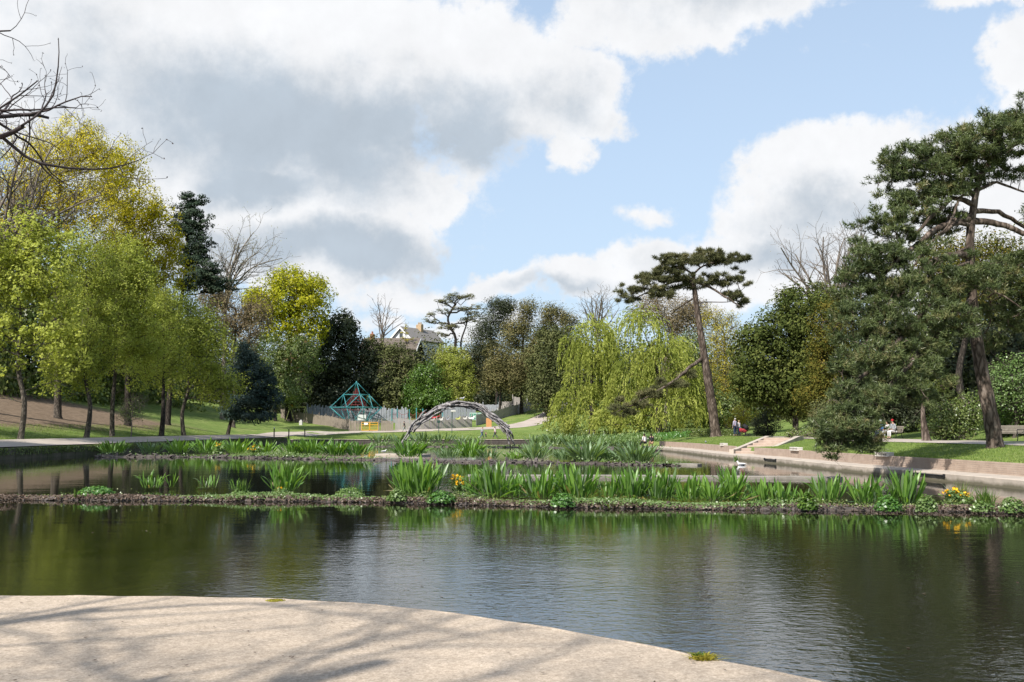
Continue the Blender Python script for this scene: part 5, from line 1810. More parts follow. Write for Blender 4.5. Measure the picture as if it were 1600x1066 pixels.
tree('holly_bush', 'round almost black clipped bush beside the path on the right', 'shrub', None, (1197, 684), 93, [(1197, 664, 22, 20)], F_dark, M_twig_dark, .1, 90, 4.5, .10, .4, inner=.7, lump=.05, seedv=64)
tree('shrub', 'low variegated shrub to the right of the bank steps', 'shrub', None, (1250, 686), 78, [(1245, 677, 22, 8), (1268, 678, 16, 7), (1230, 679, 10, 6)], F_shrub, M_twig, .05, 70, 2.2, .12, .3, seedv=65)
tree('shrub', 'tall grey green shrub partly hidden by the drooping pine tip', 'shrub', None, (1288, 686), 74, [(1285, 655, 20, 28), (1300, 640, 18, 24)], F_holmg, M_twig, .07, 180, 4.6, .12, .55, seedv=66)
tree('laurel_bush', 'glossy dark green laurel behind the people on the bench', 'shrub', None, (1410, 684), 79, [(1410, 655, 34, 30), (1375, 645, 34, 34), (1435, 630, 34, 40), (1400, 610, 50, 40)], F_dark, M_twig, .08, 300, 4.4, .12, .6, seedv=67)
tree('yew_tree', 'olive yellow evergreen seen through the branches of the big pine', 'tree', YG, (1500, 680), 64,
     [(1470, 405, 46, 40), (1545, 400, 46, 36), (1505, 460, 60, 40), (1600, 440, 36, 36)], F_yewo, M_bark_dark, .3, 420, 3.6, .15, .85, aspect=.55, seedv=68, dens_cap=22000)
tree('evergreen_tree', 'deeply shaded evergreen filling the background behind the big pine', 'tree', None, (1480, 682), 70,
     [(1440, 590, 60, 50), (1500, 570, 60, 60), (1560, 560, 60, 60), (1620, 560, 60, 80), (1390, 560, 50, 60), (1660, 450, 70, 90)], F_dark, M_bark_dark, .25, 420, 4.2, .17, 1.0, seedv=69, dens_cap=18000)
tree('maple_tree', 'small light green leafy tree at the right edge beyond the bench', 'tree', None, (1585, 684), 60, [(1580, 590, 34, 40), (1610, 620, 36, 50), (1560, 620, 24, 24)], F_reed, M_bark_grey, .1, 260, 3.4, .13, .55, twigs=3, twig_r=.01, seedv=70)
tree('shrub', 'golden variegated shrub left of the trunk of the big pine', 'shrub', None, (1490, 690), 60, [(1500, 660, 28, 28), (1470, 668, 26, 22), (1520, 640, 24, 28), (1480, 645, 24, 20)], F_shrub, M_twig, .07, 260, 4.4, .12, .5, seedv=71)
tree('shrub', 'pale green shrub right of the pine trunk, behind the bench at the right edge', 'shrub', None, (1600, 690), 62, [(1590, 650, 34, 34), (1560, 655, 24, 30), (1640, 650, 40, 40)], F_reed, M_twig, .07, 260, 4.2, .12, .5, seedv=72)
tree('evergreen_tree', 'slim trunked tree by the path between laurel and golden shrub', 'tree', None, (1448, 690), 58, [(1452, 600, 30, 26), (1440, 575, 34, 24)], F_yew, M_bark_pine, .27, 50, 2.0, .13, .5, seedv=73, trunk_px=[(1444, 665), (1442, 640), (1446, 610)])
tree('shrub', 'yellow green bush in the gap between the leaning pine and the round black bush', 'shrub', None, (1165, 680), 108, [(1165, 650, 22, 22), (1150, 660, 20, 14)], F_yellow, M_twig, .07, 70, 1.6, .15, .45, seedv=74)


def hedge(px0, px1, y0, y1, D0, D1, label):
    a, b = P(px0, y1, D0), P(px1, y1, D1)
    gz = (ground_z(a.x, a.y) + ground_z(b.x, b.y)) / 2
    hh = max(.5, P(px0, y0, D0).z - gz)
    c = (a + b) / 2
    L = (b - a).length
    n = int(L * 900)
    p = np.stack([rng.uniform(-L / 2, L / 2, n), rng.uniform(-.5, .5, n), rng.uniform(0, hh, n)], -1)
    f = rng.integers(0, 3, n)
    p[f == 0, 1] = -.5 + rng.normal(0, .04, (f == 0).sum()); p[f == 1, 2] = hh + rng.normal(0, .04, (f == 1).sum())
    V, Q = leaf_quads(p, unit(n) + np.array([0, -.4, .5]), rng.uniform(.06, .13, n) * 1.4, .7)
    o = link('hedge', mesh_np('hedge', V, [Q], tint=rng.random(n)), F_shrub)
    o.location = (c.x, c.y, gz); o.rotation_euler = (0, 0, math.atan2(b.y - a.y, b.x - a.x))
    tag(o, label, 'hedge')


hedge(1060, 1112, 671, 680, 112, 108, 'low clipped hedge behind the foot of the leaning pine, left part')
hedge(1122, 1158, 672, 681, 106, 104, 'low clipped hedge between the leaning pine trunk and the couple with the pram')

# woodland and more trees closing the view behind
wood = [(505, 600, 230, 60, 60), (620, 600, 225, 55, 50), (690, 590, 228, 50, 50), (750, 590, 226, 46, 60), (820, 590, 224, 60, 60), (900, 590, 222, 60, 66),
        (980, 590, 220, 60, 60), (1060, 600, 200, 60, 60), (1130, 610, 180, 60, 60), (1200, 600, 150, 70, 60), (1290, 590, 130, 60, 70), (400, 600, 220, 60, 60), (330, 580, 200, 60, 70), (240, 560, 170, 70, 90),
        (150, 500, 150, 80, 110), (40, 490, 140, 90, 130), (-80, 540, 130, 90, 110), (-60, 430, 120, 70, 100), (1380, 560, 110, 70, 90), (1480, 540, 105, 70, 110), (1590, 520, 100, 80, 120), (1720, 500, 90, 80, 120)]
def copy_tree(o, parent=None):
    c = o.copy(); C.objects.link(c)
    if parent is not None: c.parent = parent
    for ch in list(o.children):
        if ch.name in bpy.data.objects: copy_tree(ch, c)
    return c


protos = {}
for k, (px, py, D, rx, ry) in enumerate(wood):
    side = 'behind the left bank' if px < 330 else ('behind the playground' if px < 900 else ('behind the willows' if px < 1180 else 'behind the right bank'))
    lab = f'dull green woodland tree, {ORD[k]} of the backdrop belt, {side}'
    kind = (2 + k % 2) if px < 330 else (k % 3 > 0) * 1 + (4 if k % 4 == 3 else 0)
    bp = P(px, 668, D); gz = ground_z(bp.x, bp.y)
    top = P(px, py - ry, D).z - gz; wid = rx * D / FPX
    if kind not in protos:
        dark = {0: F_dark, 1: F_holmg, 2: F_holmg, 3: F_shrub, 4: F_holm, 5: F_shrub}[kind]
        t_ = tree('background_tree', lab, 'tree', 'woodland trees closing the view', (px, 668), D,
             [(px, py, rx, ry), (px + rx * .4, py - ry * .3, rx * .6, ry * .6), (px - rx * .4, py + ry * .2, rx * .6, ry * .7), (px, py + ry * .6, rx, ry * .5)], dark, M_bark_dark, .3, 200, 3.4, .0020 * D, .0011 * rx * D * .35 + .8, inner=.35, seedv=80 + k, dens_cap=15000)
        protos[kind] = (t_, top, wid)
    else:
        src, t0, w0 = protos[kind]
        c_ = copy_tree(src)
        c_.location = (bp.x, bp.y, gz)
        c_.rotation_euler = (0, 0, k * 1.9)
        c_.scale = (wid / w0, wid / w0, top / t0)
        c_['label'] = lab
# trees of the left bank that stand outside the picture and shade the path
for nm, loc, rz, lab in [('golden_tree', (-53, 66), 1.0, 'tall thin yellow leaved tree on the left bank slope outside the picture'), ('golden_tree.001', (-52, 84), 2.2, 'rounded yellow tree on the left bank slope outside the picture'),
                         ('lime_tree', (-39, 56), 1.4, 'lime green tree on the left path, first outside the picture'), ('lime_tree.002', (-39, 38), .6, 'lime green tree on the left path, second outside the picture'), ('golden_tree.001', (-50, 48), 4.2, 'rounded yellow tree nearest the camera on the left bank slope')]:
    c_ = copy_tree(bpy.data.objects[nm])
    c_.location = (loc[0], loc[1], ground_z(*loc)); c_.rotation_euler = (0, 0, rz); c_['label'] = lab


def undergrowth(pts, h, depth, n, mat, seedv, size):
    r = np.random.default_rng(seedv)
    s = np.array(spline2(pts, 1.0)); m = len(s)
    idx = r.uniform(0, m - 1.01, n); i = idx.astype(int); f = (idx - i)[:, None]
    c = s[i] * (1 - f) + s[i + 1] * f + r.normal(0, depth * .5, (n, 2))
    env = h * (.55 + .25 * np.sin(idx * .37 + seedv) + .2 * np.sin(idx * 1.1 + 2))
    zz = r.uniform(0, 1, n) ** .8 * env
    gzz = land(c[:, 0], c[:, 1])
    lump = np.sin(c[:, 0] * 1.3 + seedv) * np.sin(zz * 1.7 + c[:, 1]) 
    keep = lump + r.normal(0, .6, n) > -.6
    pos = np.stack([c[:, 0], c[:, 1], gzz + zz], -1)[keep]
    V, Q = leaf_quads(pos, unit(len(pos)) + np.array([0, -.3, .4]), size * r.uniform(.6, 1.4, len(pos)), .7)
    return tag(link('undergrowth', mesh_np('undergrowth', V, [Q], tint=np.clip(.5 + .3 * lump[keep] + r.normal(0, .15, len(pos)), 0, 1)), mat), kind='stuff')


undergrowth([(-75, 203), (-50, 204), (-30, 203), (-14, 206), (-2, 210)], 7.5, 3, 17000, F_dark, 1, .5)
undergrowth([(-2, 214), (12, 224), (26, 214), (38, 180), (44, 150), (48, 120)], 7, 3, 13000, F_holmg, 2, .5)
undergrowth([(44, 115), (42, 95), (38, 80), (37, 66), (40, 52), (46, 40)], 6, 2, 16000, F_dark, 3, .33)
undergrowth([(-68, 40), (-66, 80), (-64, 110), (-60, 140), (-62, 165), (-72, 190)], 7, 3, 18000, F_shrub, 4, .42)
undergrowth([(6, 138), (10, 132), (18, 126), (26, 122)], 2.2, 1.5, 9000, F_shrub, 7, .25)
undergrowth([(-54, 194), (-42, 198), (-28, 200)], 5, 2, 6000, F_dark, 5, .3)

# --- the bare tree by the terrace whose branches enter at the top left, and another that shades the terrace
def terrace_tree(label, B, trunk, limbs, r0, seed, dens=1.0, k_=1.0, up=1.0, mat=None, rmin=.0028, maxlev=3, leaf=None, lsz=.3, wob=1.0, n_leaf=2):
    """bare tree grown limb by limb: each shoot wanders, tapers and puts out side shoots"""
    r = np.random.default_rng(seed)
    B = np.array(B, float)
    e_ = empty('bare_tree', tuple(B), label, 'tree')
    SA, SB, RA, RB, tips = [], [], [], [], []

    def shoot(p, d, L, rad, lev):
        step = (.20, .15, .10, .07)[lev] * k_
        n = max(3, int(L / step))
        r_end = max(rmin, rad * .32)
        curl = unit1() * .10 * wob
        side = r.uniform(0, 6)
        for i in range(n):
            t = i / n
            d = d + r.normal(0, (.10, .13, .17, .2)[lev] * wob, 3) + curl + np.array([0, 0, (.015, .03, .05, .05)[lev] * up])
            d = d / np.linalg.norm(d)
            q = p + d * L / n
            ra = rad + (r_end - rad) * t; rb = rad + (r_end - rad) * (t + 1 / n)
            SA.append(p); SB.append(q); RA.append(ra); RB.append(rb)
            if lev < maxlev and t > (.22, .15, .12)[lev] and r.random() < (.42, .48, .55)[lev] * dens:
                side += 2.4 + r.normal(0, .5)
                u = np.cross(d, [0.2, .1, 1.0]); u /= np.linalg.norm(u); w = np.cross(d, u)
                a = r.uniform(.55, 1.05)
                dd = d * math.cos(a) + (u * math.cos(side) + w * math.sin(side)) * math.sin(a)
                shoot(q, dd, L * r.uniform(.32, .58) * (1 - .35 * t), rb * r.uniform(.5, .7), lev + 1)
            p = q
        tips.append(p)

    def unit1():
        v = r.normal(size=3); return v / np.linalg.norm(v)

    tr = [np.array(q, float) for q in trunk]
    mb = MB()
    k = np.linspace(0, 1, len(tr))
    mb.tube([tr[0] - np.array([0, 0, .3])] + tr, [r0 * 1.35] + list(r0 * (1.15 - .7 * k)), 12, False)
    for (base, target, rad, L) in limbs:
        p = np.array(base, float); d = np.array(target, float) - p; d /= np.linalg.norm(d)
        shoot(p, d, L, rad, 0)
    SA, SB, RA, RB = np.array(SA), np.array(SB), np.array(RA), np.array(RB)
    RA = np.maximum(RA, rmin); RB = np.maximum(RB, rmin)
    big = RA > rmin * 3
    if big.any():
        V, Q = frusta(SA[big], SB[big], RA[big], RB[big], 6); mb.add(V, Q)
    V, Q = frusta(SA[~big], SB[~big], RA[~big], RB[~big], 3); mb.add(V, Q)
    tp = np.array(tips)
    if leaf is None:
        V, Q = leaf_quads(np.repeat(tp, 2, axis=0) + r.normal(0, .01 * k_, (len(tp) * 2, 3)), unit(len(tp) * 2), r.uniform(.014, .034, len(tp) * 2) * k_, .6); mb.add(V, Q)
    mb.build('trunk', mat or M_twig_dark, e_, smooth=True)
    if leaf is not None:
        q = np.repeat(tp, n_leaf, axis=0); m = len(q)
        V, Q = leaf_quads(q + r.normal(0, .22 * k_, (m, 3)) * .6, unit(m), lsz * r.uniform(.6, 1.3, m), .6)
        link('crown', mesh_np('crown', V, [Q], tint=r.random(m)), leaf, e_)
    return e_


def fan_tree(label, px, base_py, fork_py, top_py, half_px, D, r0, seed, k_, n_limb, mat, up=1.0, leaf=None, lsz=.3, dens=1.0, spread=1.0, rmin=.014, n_leaf=2):
    b = P(px, base_py, D); gz = ground_z(b.x, b.y); B = np.array([b.x, b.y, gz])
    zf = P(px, fork_py, D).z - gz; zt = P(px, top_py, D).z - gz; w = half_px * D / FPX
    rr = random.Random(seed)
    limbs = []
    for k in range(n_limb):
        a = k * 2.399 + rr.uniform(-.3, .3); f = math.sqrt((k + .5) / n_limb)
        z0 = zf * (1 - .22 * rr.random())
        tx, ty = w * f * math.cos(a), w * f * math.sin(a)
        tz = zf + (zt - zf) * math.sqrt(max(.04, 1 - (f * .95) ** 2)) * .92
        L = math.sqrt(tx * tx + ty * ty + (tz - z0) ** 2)
        limbs.append(((0, 0, z0), (tx * .9, ty * .9, tz), r0 * .5, L * 1.0))
    return terrace_tree(label, B, [(0, 0, 0), (.05, 0, zf * .35), (-.05, .05, zf * .7), (0, 0, zf * 1.02)], limbs, r0, seed, dens, k_, up, mat, rmin, 2, leaf, lsz, .55, n_leaf)


fan_tree('bare fan shaped tree rising above the yew against the cloud', 1308, 675, 500, 332, 62, 104, .36, 201, 2.9, 17, M_twig, 1.6, F_brown, .11, 1.5, rmin=.015, n_leaf=1)
fan_tree('pale bare tree with a rounded web of twigs right of the dark cedar', 348, 640, 455, 342, 42, 162, .4, 202, 3.8, 15, M_bark_pale, .6, F_palebud, .2, 1.5, rmin=.022, n_leaf=2)
fan_tree('small bare tree standing against the sky above the brown roofs', 597, 640, 520, 466, 30, 205, .3, 203, 4, 9, M_twig, .5, None, .2, 1.2, rmin=.026)
fan_tree('bare dome shaped tree crown behind the willows', 935, 640, 510, 454, 42, 232, .4, 204, 4.5, 16, M_bark_pale, .4, None, .2, 1.5, rmin=.03)
fan_tree('leafless grey tree at the left edge behind the lime trees', -12, 640, 420, 180, 75, 96, .4, 205, 3.2, 16, M_twig, 1.0, F_palebud, .12, 1.4, rmin=.014, n_leaf=1)

B1 = np.array([-10.2, 11.4, .2])


def L1(px, py, Y): return np.array(P(px, py, Y)) - B1


tr1 = [(0, 0, 0), (.1, 0, 1.6), (.2, .1, 3.2), (.25, .1, 4.6), (.4, .1, 6.2), (.3, .2, 7.8)]
terrace_tree('bare tree whose dark twigs reach into the sky at the top left corner', B1, tr1,
             [((.25, .1, 4.6), L1(60, 215, 11.8), .085, 4.6), ((.3, .1, 5.2), L1(90, 150, 12.4), .075, 5.0), ((.4, .1, 6.2), L1(70, 90, 12.0), .06, 4.4), ((.35, .1, 5.6), L1(10, 40, 13.5), .055, 4.2),
              ((.25, .1, 4.2), L1(0, 300, 14.0), .06, 3.4), ((.3, .2, 7.6), (-.5, .5, 12), .06, 3.5), ((.3, .1, 6.5), (-4, 1, 9), .08, 4.2), ((.2, .1, 5), (-4, -2, 8), .08, 4.2), ((.3, .2, 7), (0, -4, 10), .07, 4)], .2, 90)
for lab, Bt, sd, hh in [('leafless tree on the terrace left of the camera casting thin branch shadows', (-9.0, -3.4, TZ - .02), 91, 13.0), ('leafless tree behind the camera on the terrace, second caster of branch shadows', (-6.0, -5.5, TZ - .02), 92, 14.0), ('third leafless terrace tree, farthest left behind the camera', (-11.5, -1.0, TZ - .02), 93, 12.5)]:
    rr_ = random.Random(sd)
    limbs = []
    for k in range(21):
        a = k * 2.4 + rr_.uniform(-.3, .3); z0 = hh * rr_.uniform(.6, .98)
        limbs.append(((.1, .1, z0), (3.4 * math.cos(a), 3.4 * math.sin(a), z0 + rr_.uniform(.6, 2.6)), rr_.uniform(.022, .05), rr_.uniform(3.2, 4.8)))
    terrace_tree(lab, Bt, [(0, 0, 0), (.05, 0, hh * .25), (.12, .1, hh * .5), (.1, .1, hh * .75), (.15, .1, hh)], limbs, .24, sd, 1.1, rmin=.004)


# ------------------------------------------------------------------ bank vegetation and grass
def bank_green(name, poly_px, n, hm, mat, seedv):
    """dense low plants over part of the bank"""
    r = np.random.default_rng(seedv)
    pts = []
    for (x0, x1, y0, y1) in poly_px:
        pts.append(np.stack([r.uniform(x0, x1, n), r.uniform(y0, y1, n)], -1))
    p = np.concatenate(pts); m = len(p)
    z = land(p[:, 0], p[:, 1])
    lump = .5 + .5 * np.sin(p[:, 0] * 1.3 + np.sin(p[:, 1] * .9) * 1.5) * np.sin(p[:, 1] * .8)
    hh = r.uniform(0, 1, m) ** .6 * hm * (.35 + .65 * lump)
    pos = np.stack([p[:, 0], p[:, 1], z + hh], -1)
    V, Q = leaf_quads(pos, unit(m) * .8 + np.array([-.1, -.3, .5]), r.uniform(.14, .34, m), .4, along=np.array([[0, 0, 1.]]) + unit(m) * .5)
    o = link(name, mesh_np(name, V, [Q], tint=np.clip(lump * .4 + r.normal(.3, .2, m), 0, 1)), mat)
    return tag(o, kind='stuff')


bank_green('bank_plants', [(3.6, 8, 116, 140), (6, 13, 106, 128), (9, 15, 99, 112)], 5000, .9, F_reed, 31)
bank_green('bank_plants', [(3.4, 6, 128, 144)], 1500, .7, F_reed, 33)
bank_green('bank_plants', [(13, 18, 100, 112)], 3000, .7, F_pad, 32)


def grass_blades(name, region, n, h, w, seedv, avoid=None):
    r = np.random.default_rng(seedv)
    x0, x1, y0, y1 = region
    X = r.uniform(x0, x1, n); Y = y0 + (y1 - y0) * r.uniform(0, 1, n) ** 1.3
    xr = np.interp(Y, [3, 18, 32, 38, 45, 57, 66, 84, 98], [20.4, 19.35, 18.1, 17.6, 16.9, 16.3, 15.8, 15.4, 14.2])
    if x0 > 0:
        X = xr + (X - x0) / (x1 - x0) * (np.interp(Y, [5, 30, 48, 60, 75, 95], [23, 22, 21.5, 20.9, 21.3, 21.5]) - xr)
        keep = ~((np.abs((X - 15.6) * nv[0] + (Y - 66) * nv[1]) < 1.7) & (Y > 64) & (Y < 74))
        X, Y = X[keep], Y[keep]
    m = len(X)
    Z = land(X, Y)
    b = np.stack([X, Y, Z], -1)
    hh = h * r.uniform(.4, 1.2, m)
    sd = unit(m) * np.array([1, 1, 0]) * w
    tip = b + np.stack([r.normal(0, h * .35, m), r.normal(0, h * .35, m), hh], -1)
    V = np.stack([b - sd, b + sd, tip], 1).reshape(-1, 3)
    o = link(name, mesh_np(name, V, [np.arange(m * 3).reshape(-1, 3)], tint=r.random(m)), F_grassb)
    return tag(o, kind='stuff')


F_grassb = foliage('grass_blade', [(.12, .18, .04), (.18, .25, .065), (.27, .32, .10)], .3)
grass_blades('grass', (16, 22, 28, 98), 42000, .08, .015, 41)
grass_blades('grass', (-45, -38.3, 45, 135), 24000, .11, .028, 42)
grass_blades('grass', (-30, 3, 144.4, 160), 18000, .09, .025, 43)


# overhanging grass and moss on top of the left wall
def fringe(name, x, y0, y1, z, n, mat, w=.05, h=.14, seedv=1, dens_cap=42000):
    r = np.random.default_rng(seedv)
    Y = r.uniform(y0, y1, n)
    dens = .5 + .5 * np.sin(Y * .9) * np.sin(Y * .37)
    keep = r.random(n) < dens + .25
    Y = Y[keep]; m = len(Y)
    pos = np.stack([x + r.uniform(-.08, .14, m), Y, z - r.uniform(0, 1, m) ** 1.5 * .45 + .03], -1)
    V, Q = leaf_quads(pos, unit(m) + np.array([.6, -.3, .2]), r.uniform(.08, .2, m), .35, along=np.array([[.2, 0, -1.]]) + unit(m) * .5)
    return tag(link(name, mesh_np(name, V, [Q], tint=r.random(m)), mat), kind='stuff')


fringe('moss', -31.98, 50, 140, .68, 16000, F_shrub, seedv=5)

# ------------------------------------------------------------------ the arch of driftwood
ARCH = [(629, 697), (637, 682), (646, 668), (660, 655), (678, 642), (697, 634), (714, 630), (735, 632), (750, 635), (763, 646), (776, 656), (787, 665), (795, 677), (803, 697)]
AD = 101.0
arch_pts = np.array([np.array(P(a, b, AD)) for a, b in ARCH])
ae = empty('driftwood_arch', (float(arch_pts[:, 0].mean()), AD, .1), 'arch sculpture of interlaced silver grey driftwood logs standing in the pond', 'sculpture')
base_a = np.array([ae.location.x, ae.location.y, ae.location.z])
sa = []
for i in range(len(arch_pts) - 1):
    for k in range(6): sa.append(arch_pts[i] + (arch_pts[i + 1] - arch_pts[i]) * k / 6)
sa.append(arch_pts[-1]); sa = np.array(sa)
ns = len(sa)
for k in range(52):
    ln = random.uniform(.10, .26)
    t0 = random.uniform(-.02, 1 - ln * .8) if k > 7 else k * .12
    t0 = max(0, min(1 - ln, t0))
    thick = (.15 + .15 * math.sin(PI * min(1, t0 + ln / 2)))
    if t0 > .55: thick *= 1.15
    oy, on = random.uniform(-.4, .4), random.uniform(-thick, thick)
    oy2, on2 = oy + random.uniform(-.35, .35), on + random.uniform(-.3, .3)
    pts, rad = [], []
    r0 = random.uniform(.065, .145)
    m = 9
    ph = random.uniform(0, 6)
    for i in range(m):
        t = t0 + ln * i / (m - 1)
        x = t * (ns - 1); j = min(int(x), ns - 2); f = x - j
        p = sa[j] * (1 - f) + sa[j + 1] * f
        tg = sa[min(j + 2, ns - 1)] - sa[max(j - 2, 0)]; tg /= np.linalg.norm(tg)
        nrm_ = np.array([-tg[2], 0, tg[0]])
        s = i / (m - 1)
        q = p + nrm_ * (on * (1 - s) + on2 * s + .06 * math.sin(ph + i * 1.3)) + np.array([0, 1, 0]) * (oy * (1 - s) + oy2 * s + .05 * math.sin(ph * 2 + i * 1.1)) - base_a
        pts.append(q); rad.append(r0 * (1 - .45 * s) * (1 + .16 * math.sin(ph + i * 2.2)) * (.7 if i in (0, m - 1) else 1))
    mb = MB(); mb.tube(pts, rad, 7)
    if random.random() < .5:      # a broken side branch
        c = np.array(pts[5]); d = np.array([random.gauss(0, 1), random.gauss(0, 1), random.gauss(.2, .8)]); d /= np.linalg.norm(d)
        mb.tube([c, c + d * .22, c + d * .38], [rad[5] * .6, rad[5] * .45, .02], 5)
    mb.build('log', M_drift, ae, smooth=True)


# ------------------------------------------------------------------ birds
def bird(px, py, D, size, mat, label, name='bird', rz=0.0, z=None, swim=False):
    g = P(px, py, D)
    if z is not None: g = G(px, py, z)
    pts = [(-.30, 0, .16), (-.20, 0, .17), (-.06, 0, .15), (.06, 0, .15), (.14, 0, .20), (.17, 0, .27), (.19, 0, .31), (.23, 0, .305), (.27, 0, .295)]
    rad = [.012, .045, .085, .085, .06, .036, .042, .02, .006]
    if swim: pts = [(x, y, q - .11) for x, y, q in pts]
    mb = MB(); mb.tube(pts, rad, 10)
    if not swim:
        for s in (-.03, .03): mb.tube([(0, s, .09), (.01, s, 0), (.05, s, 0)], [.008, .006, .005], 5)
    e_ = mb.build(name, mat, smooth=True)
    e_.location = g; e_.rotation_euler = (0, 0, rz); e_.scale = (size,) * 3
    tag(e_, label, 'bird')
    wb = MB()
    for s in (-1, 1): wb.tube([(.08, s * .075, .16 - (.11 if swim else 0)), (-.08, s * .085, .17 - (.11 if swim else 0)), (-.26, s * .03, .17 - (.11 if swim else 0))], [.03, .035, .006], 6)
    wb.build('wing', M_bird_wing, e_, smooth=True)
    return e_


M_bird_w = solid('white_feather', (.75, .74, .72), (.6, .59, .58), 8)
M_bird_wing = solid('grey_feather', (.36, .37, .40), (.25, .26, .28), 8)
M_bird_g = solid('pigeon_feather', (.22, .23, .27), (.14, .15, .18), 8)
g = sa[int(ns * .485)]
b_ = bird(727, 628, 101, 1.0, M_bird_w, 'white gull perched on top of the driftwood arch', 'gull', .4)
b_.location = (g[0] + .1, AD, g[2] + .36)
bird(600, 708, 0, .8, M_bird_w, 'white gull standing on the short pale sill left of the arch', 'gull', .2, z=.12)
bird(1158, 727, 0, 1.0, M_bird_w, 'white bird swimming near the foot of the right bank', 'gull', 2.6, z=0.0, swim=True)
bird(1103, 693, 86, .7, M_bird_g, 'grey pigeon on the pale wall below the leaning pine', 'pigeon', 1.6, z=.75)
bird(1094, 668, 100, .7, M_bird_w, 'white bird on the grass by the willow skirt', 'gull', 2.0, z=.9)
for k, (px, py, rz) in enumerate([(1034, 694, .3), (1041, 693.5, 1.9), (1047, 694.5, -1), (1056, 695, 2.4), (1066, 696, .7)]):
    bird(px, py, 0, .75, M_bird_g, f'{["dark", "grey", "hunched", "slim", "plump"][k]} pigeon on the ledge near the seated pair, {ORD[k]} from them', 'pigeon', rz, z=.31)
bird(1070, 704, 0, .95, M_bird_g, 'dark duck on the water by the corner of the right ledge', 'duck', 3.0, z=0, swim=True)
bird(1048, 702, 0, .95, M_bird_g, 'dark duck close beside the far end of the right ledge', 'duck', .4, z=0, swim=True)

# ------------------------------------------------------------------ people
def skin_body(name, verts, edges, mat, parent, sub=1):
    me = bpy.data.meshes.new(name)
    me.from_pydata([v[0] for v in verts], edges, [])
    o = link(name, me, mat, parent)
    md = o.modifiers.new('Skin', 'SKIN')
    sv = me.skin_vertices[0].data if len(me.skin_vertices) else None
    if sv is None:
        raise RuntimeError('no skin layer')
    for i, v in enumerate(verts):
        r = v[1]
        sv[i].radius = (r, r) if not isinstance(r, tuple) else r
    sv[0].use_root = True
    md.use_smooth_shade = True
    s = o.modifiers.new('Subdivision', 'SUBSURF'); s.levels = sub; s.render_levels = sub
    return o


def mat_c(name, c):
    return MATS.get(name) or solid(name, c, tuple(x * .8 for x in c), 6, .85)


SKIN = mat_c('skin', (.50, .30, .22))
SHOE = mat_c('shoe', (.05, .045, .04))
HAIRS = {'dark': mat_c('dark_hair', (.03, .02, .015)), 'fair': mat_c('fair_hair', (.38, .26, .13)), 'grey': mat_c('grey_hair', (.4, .39, .37))}


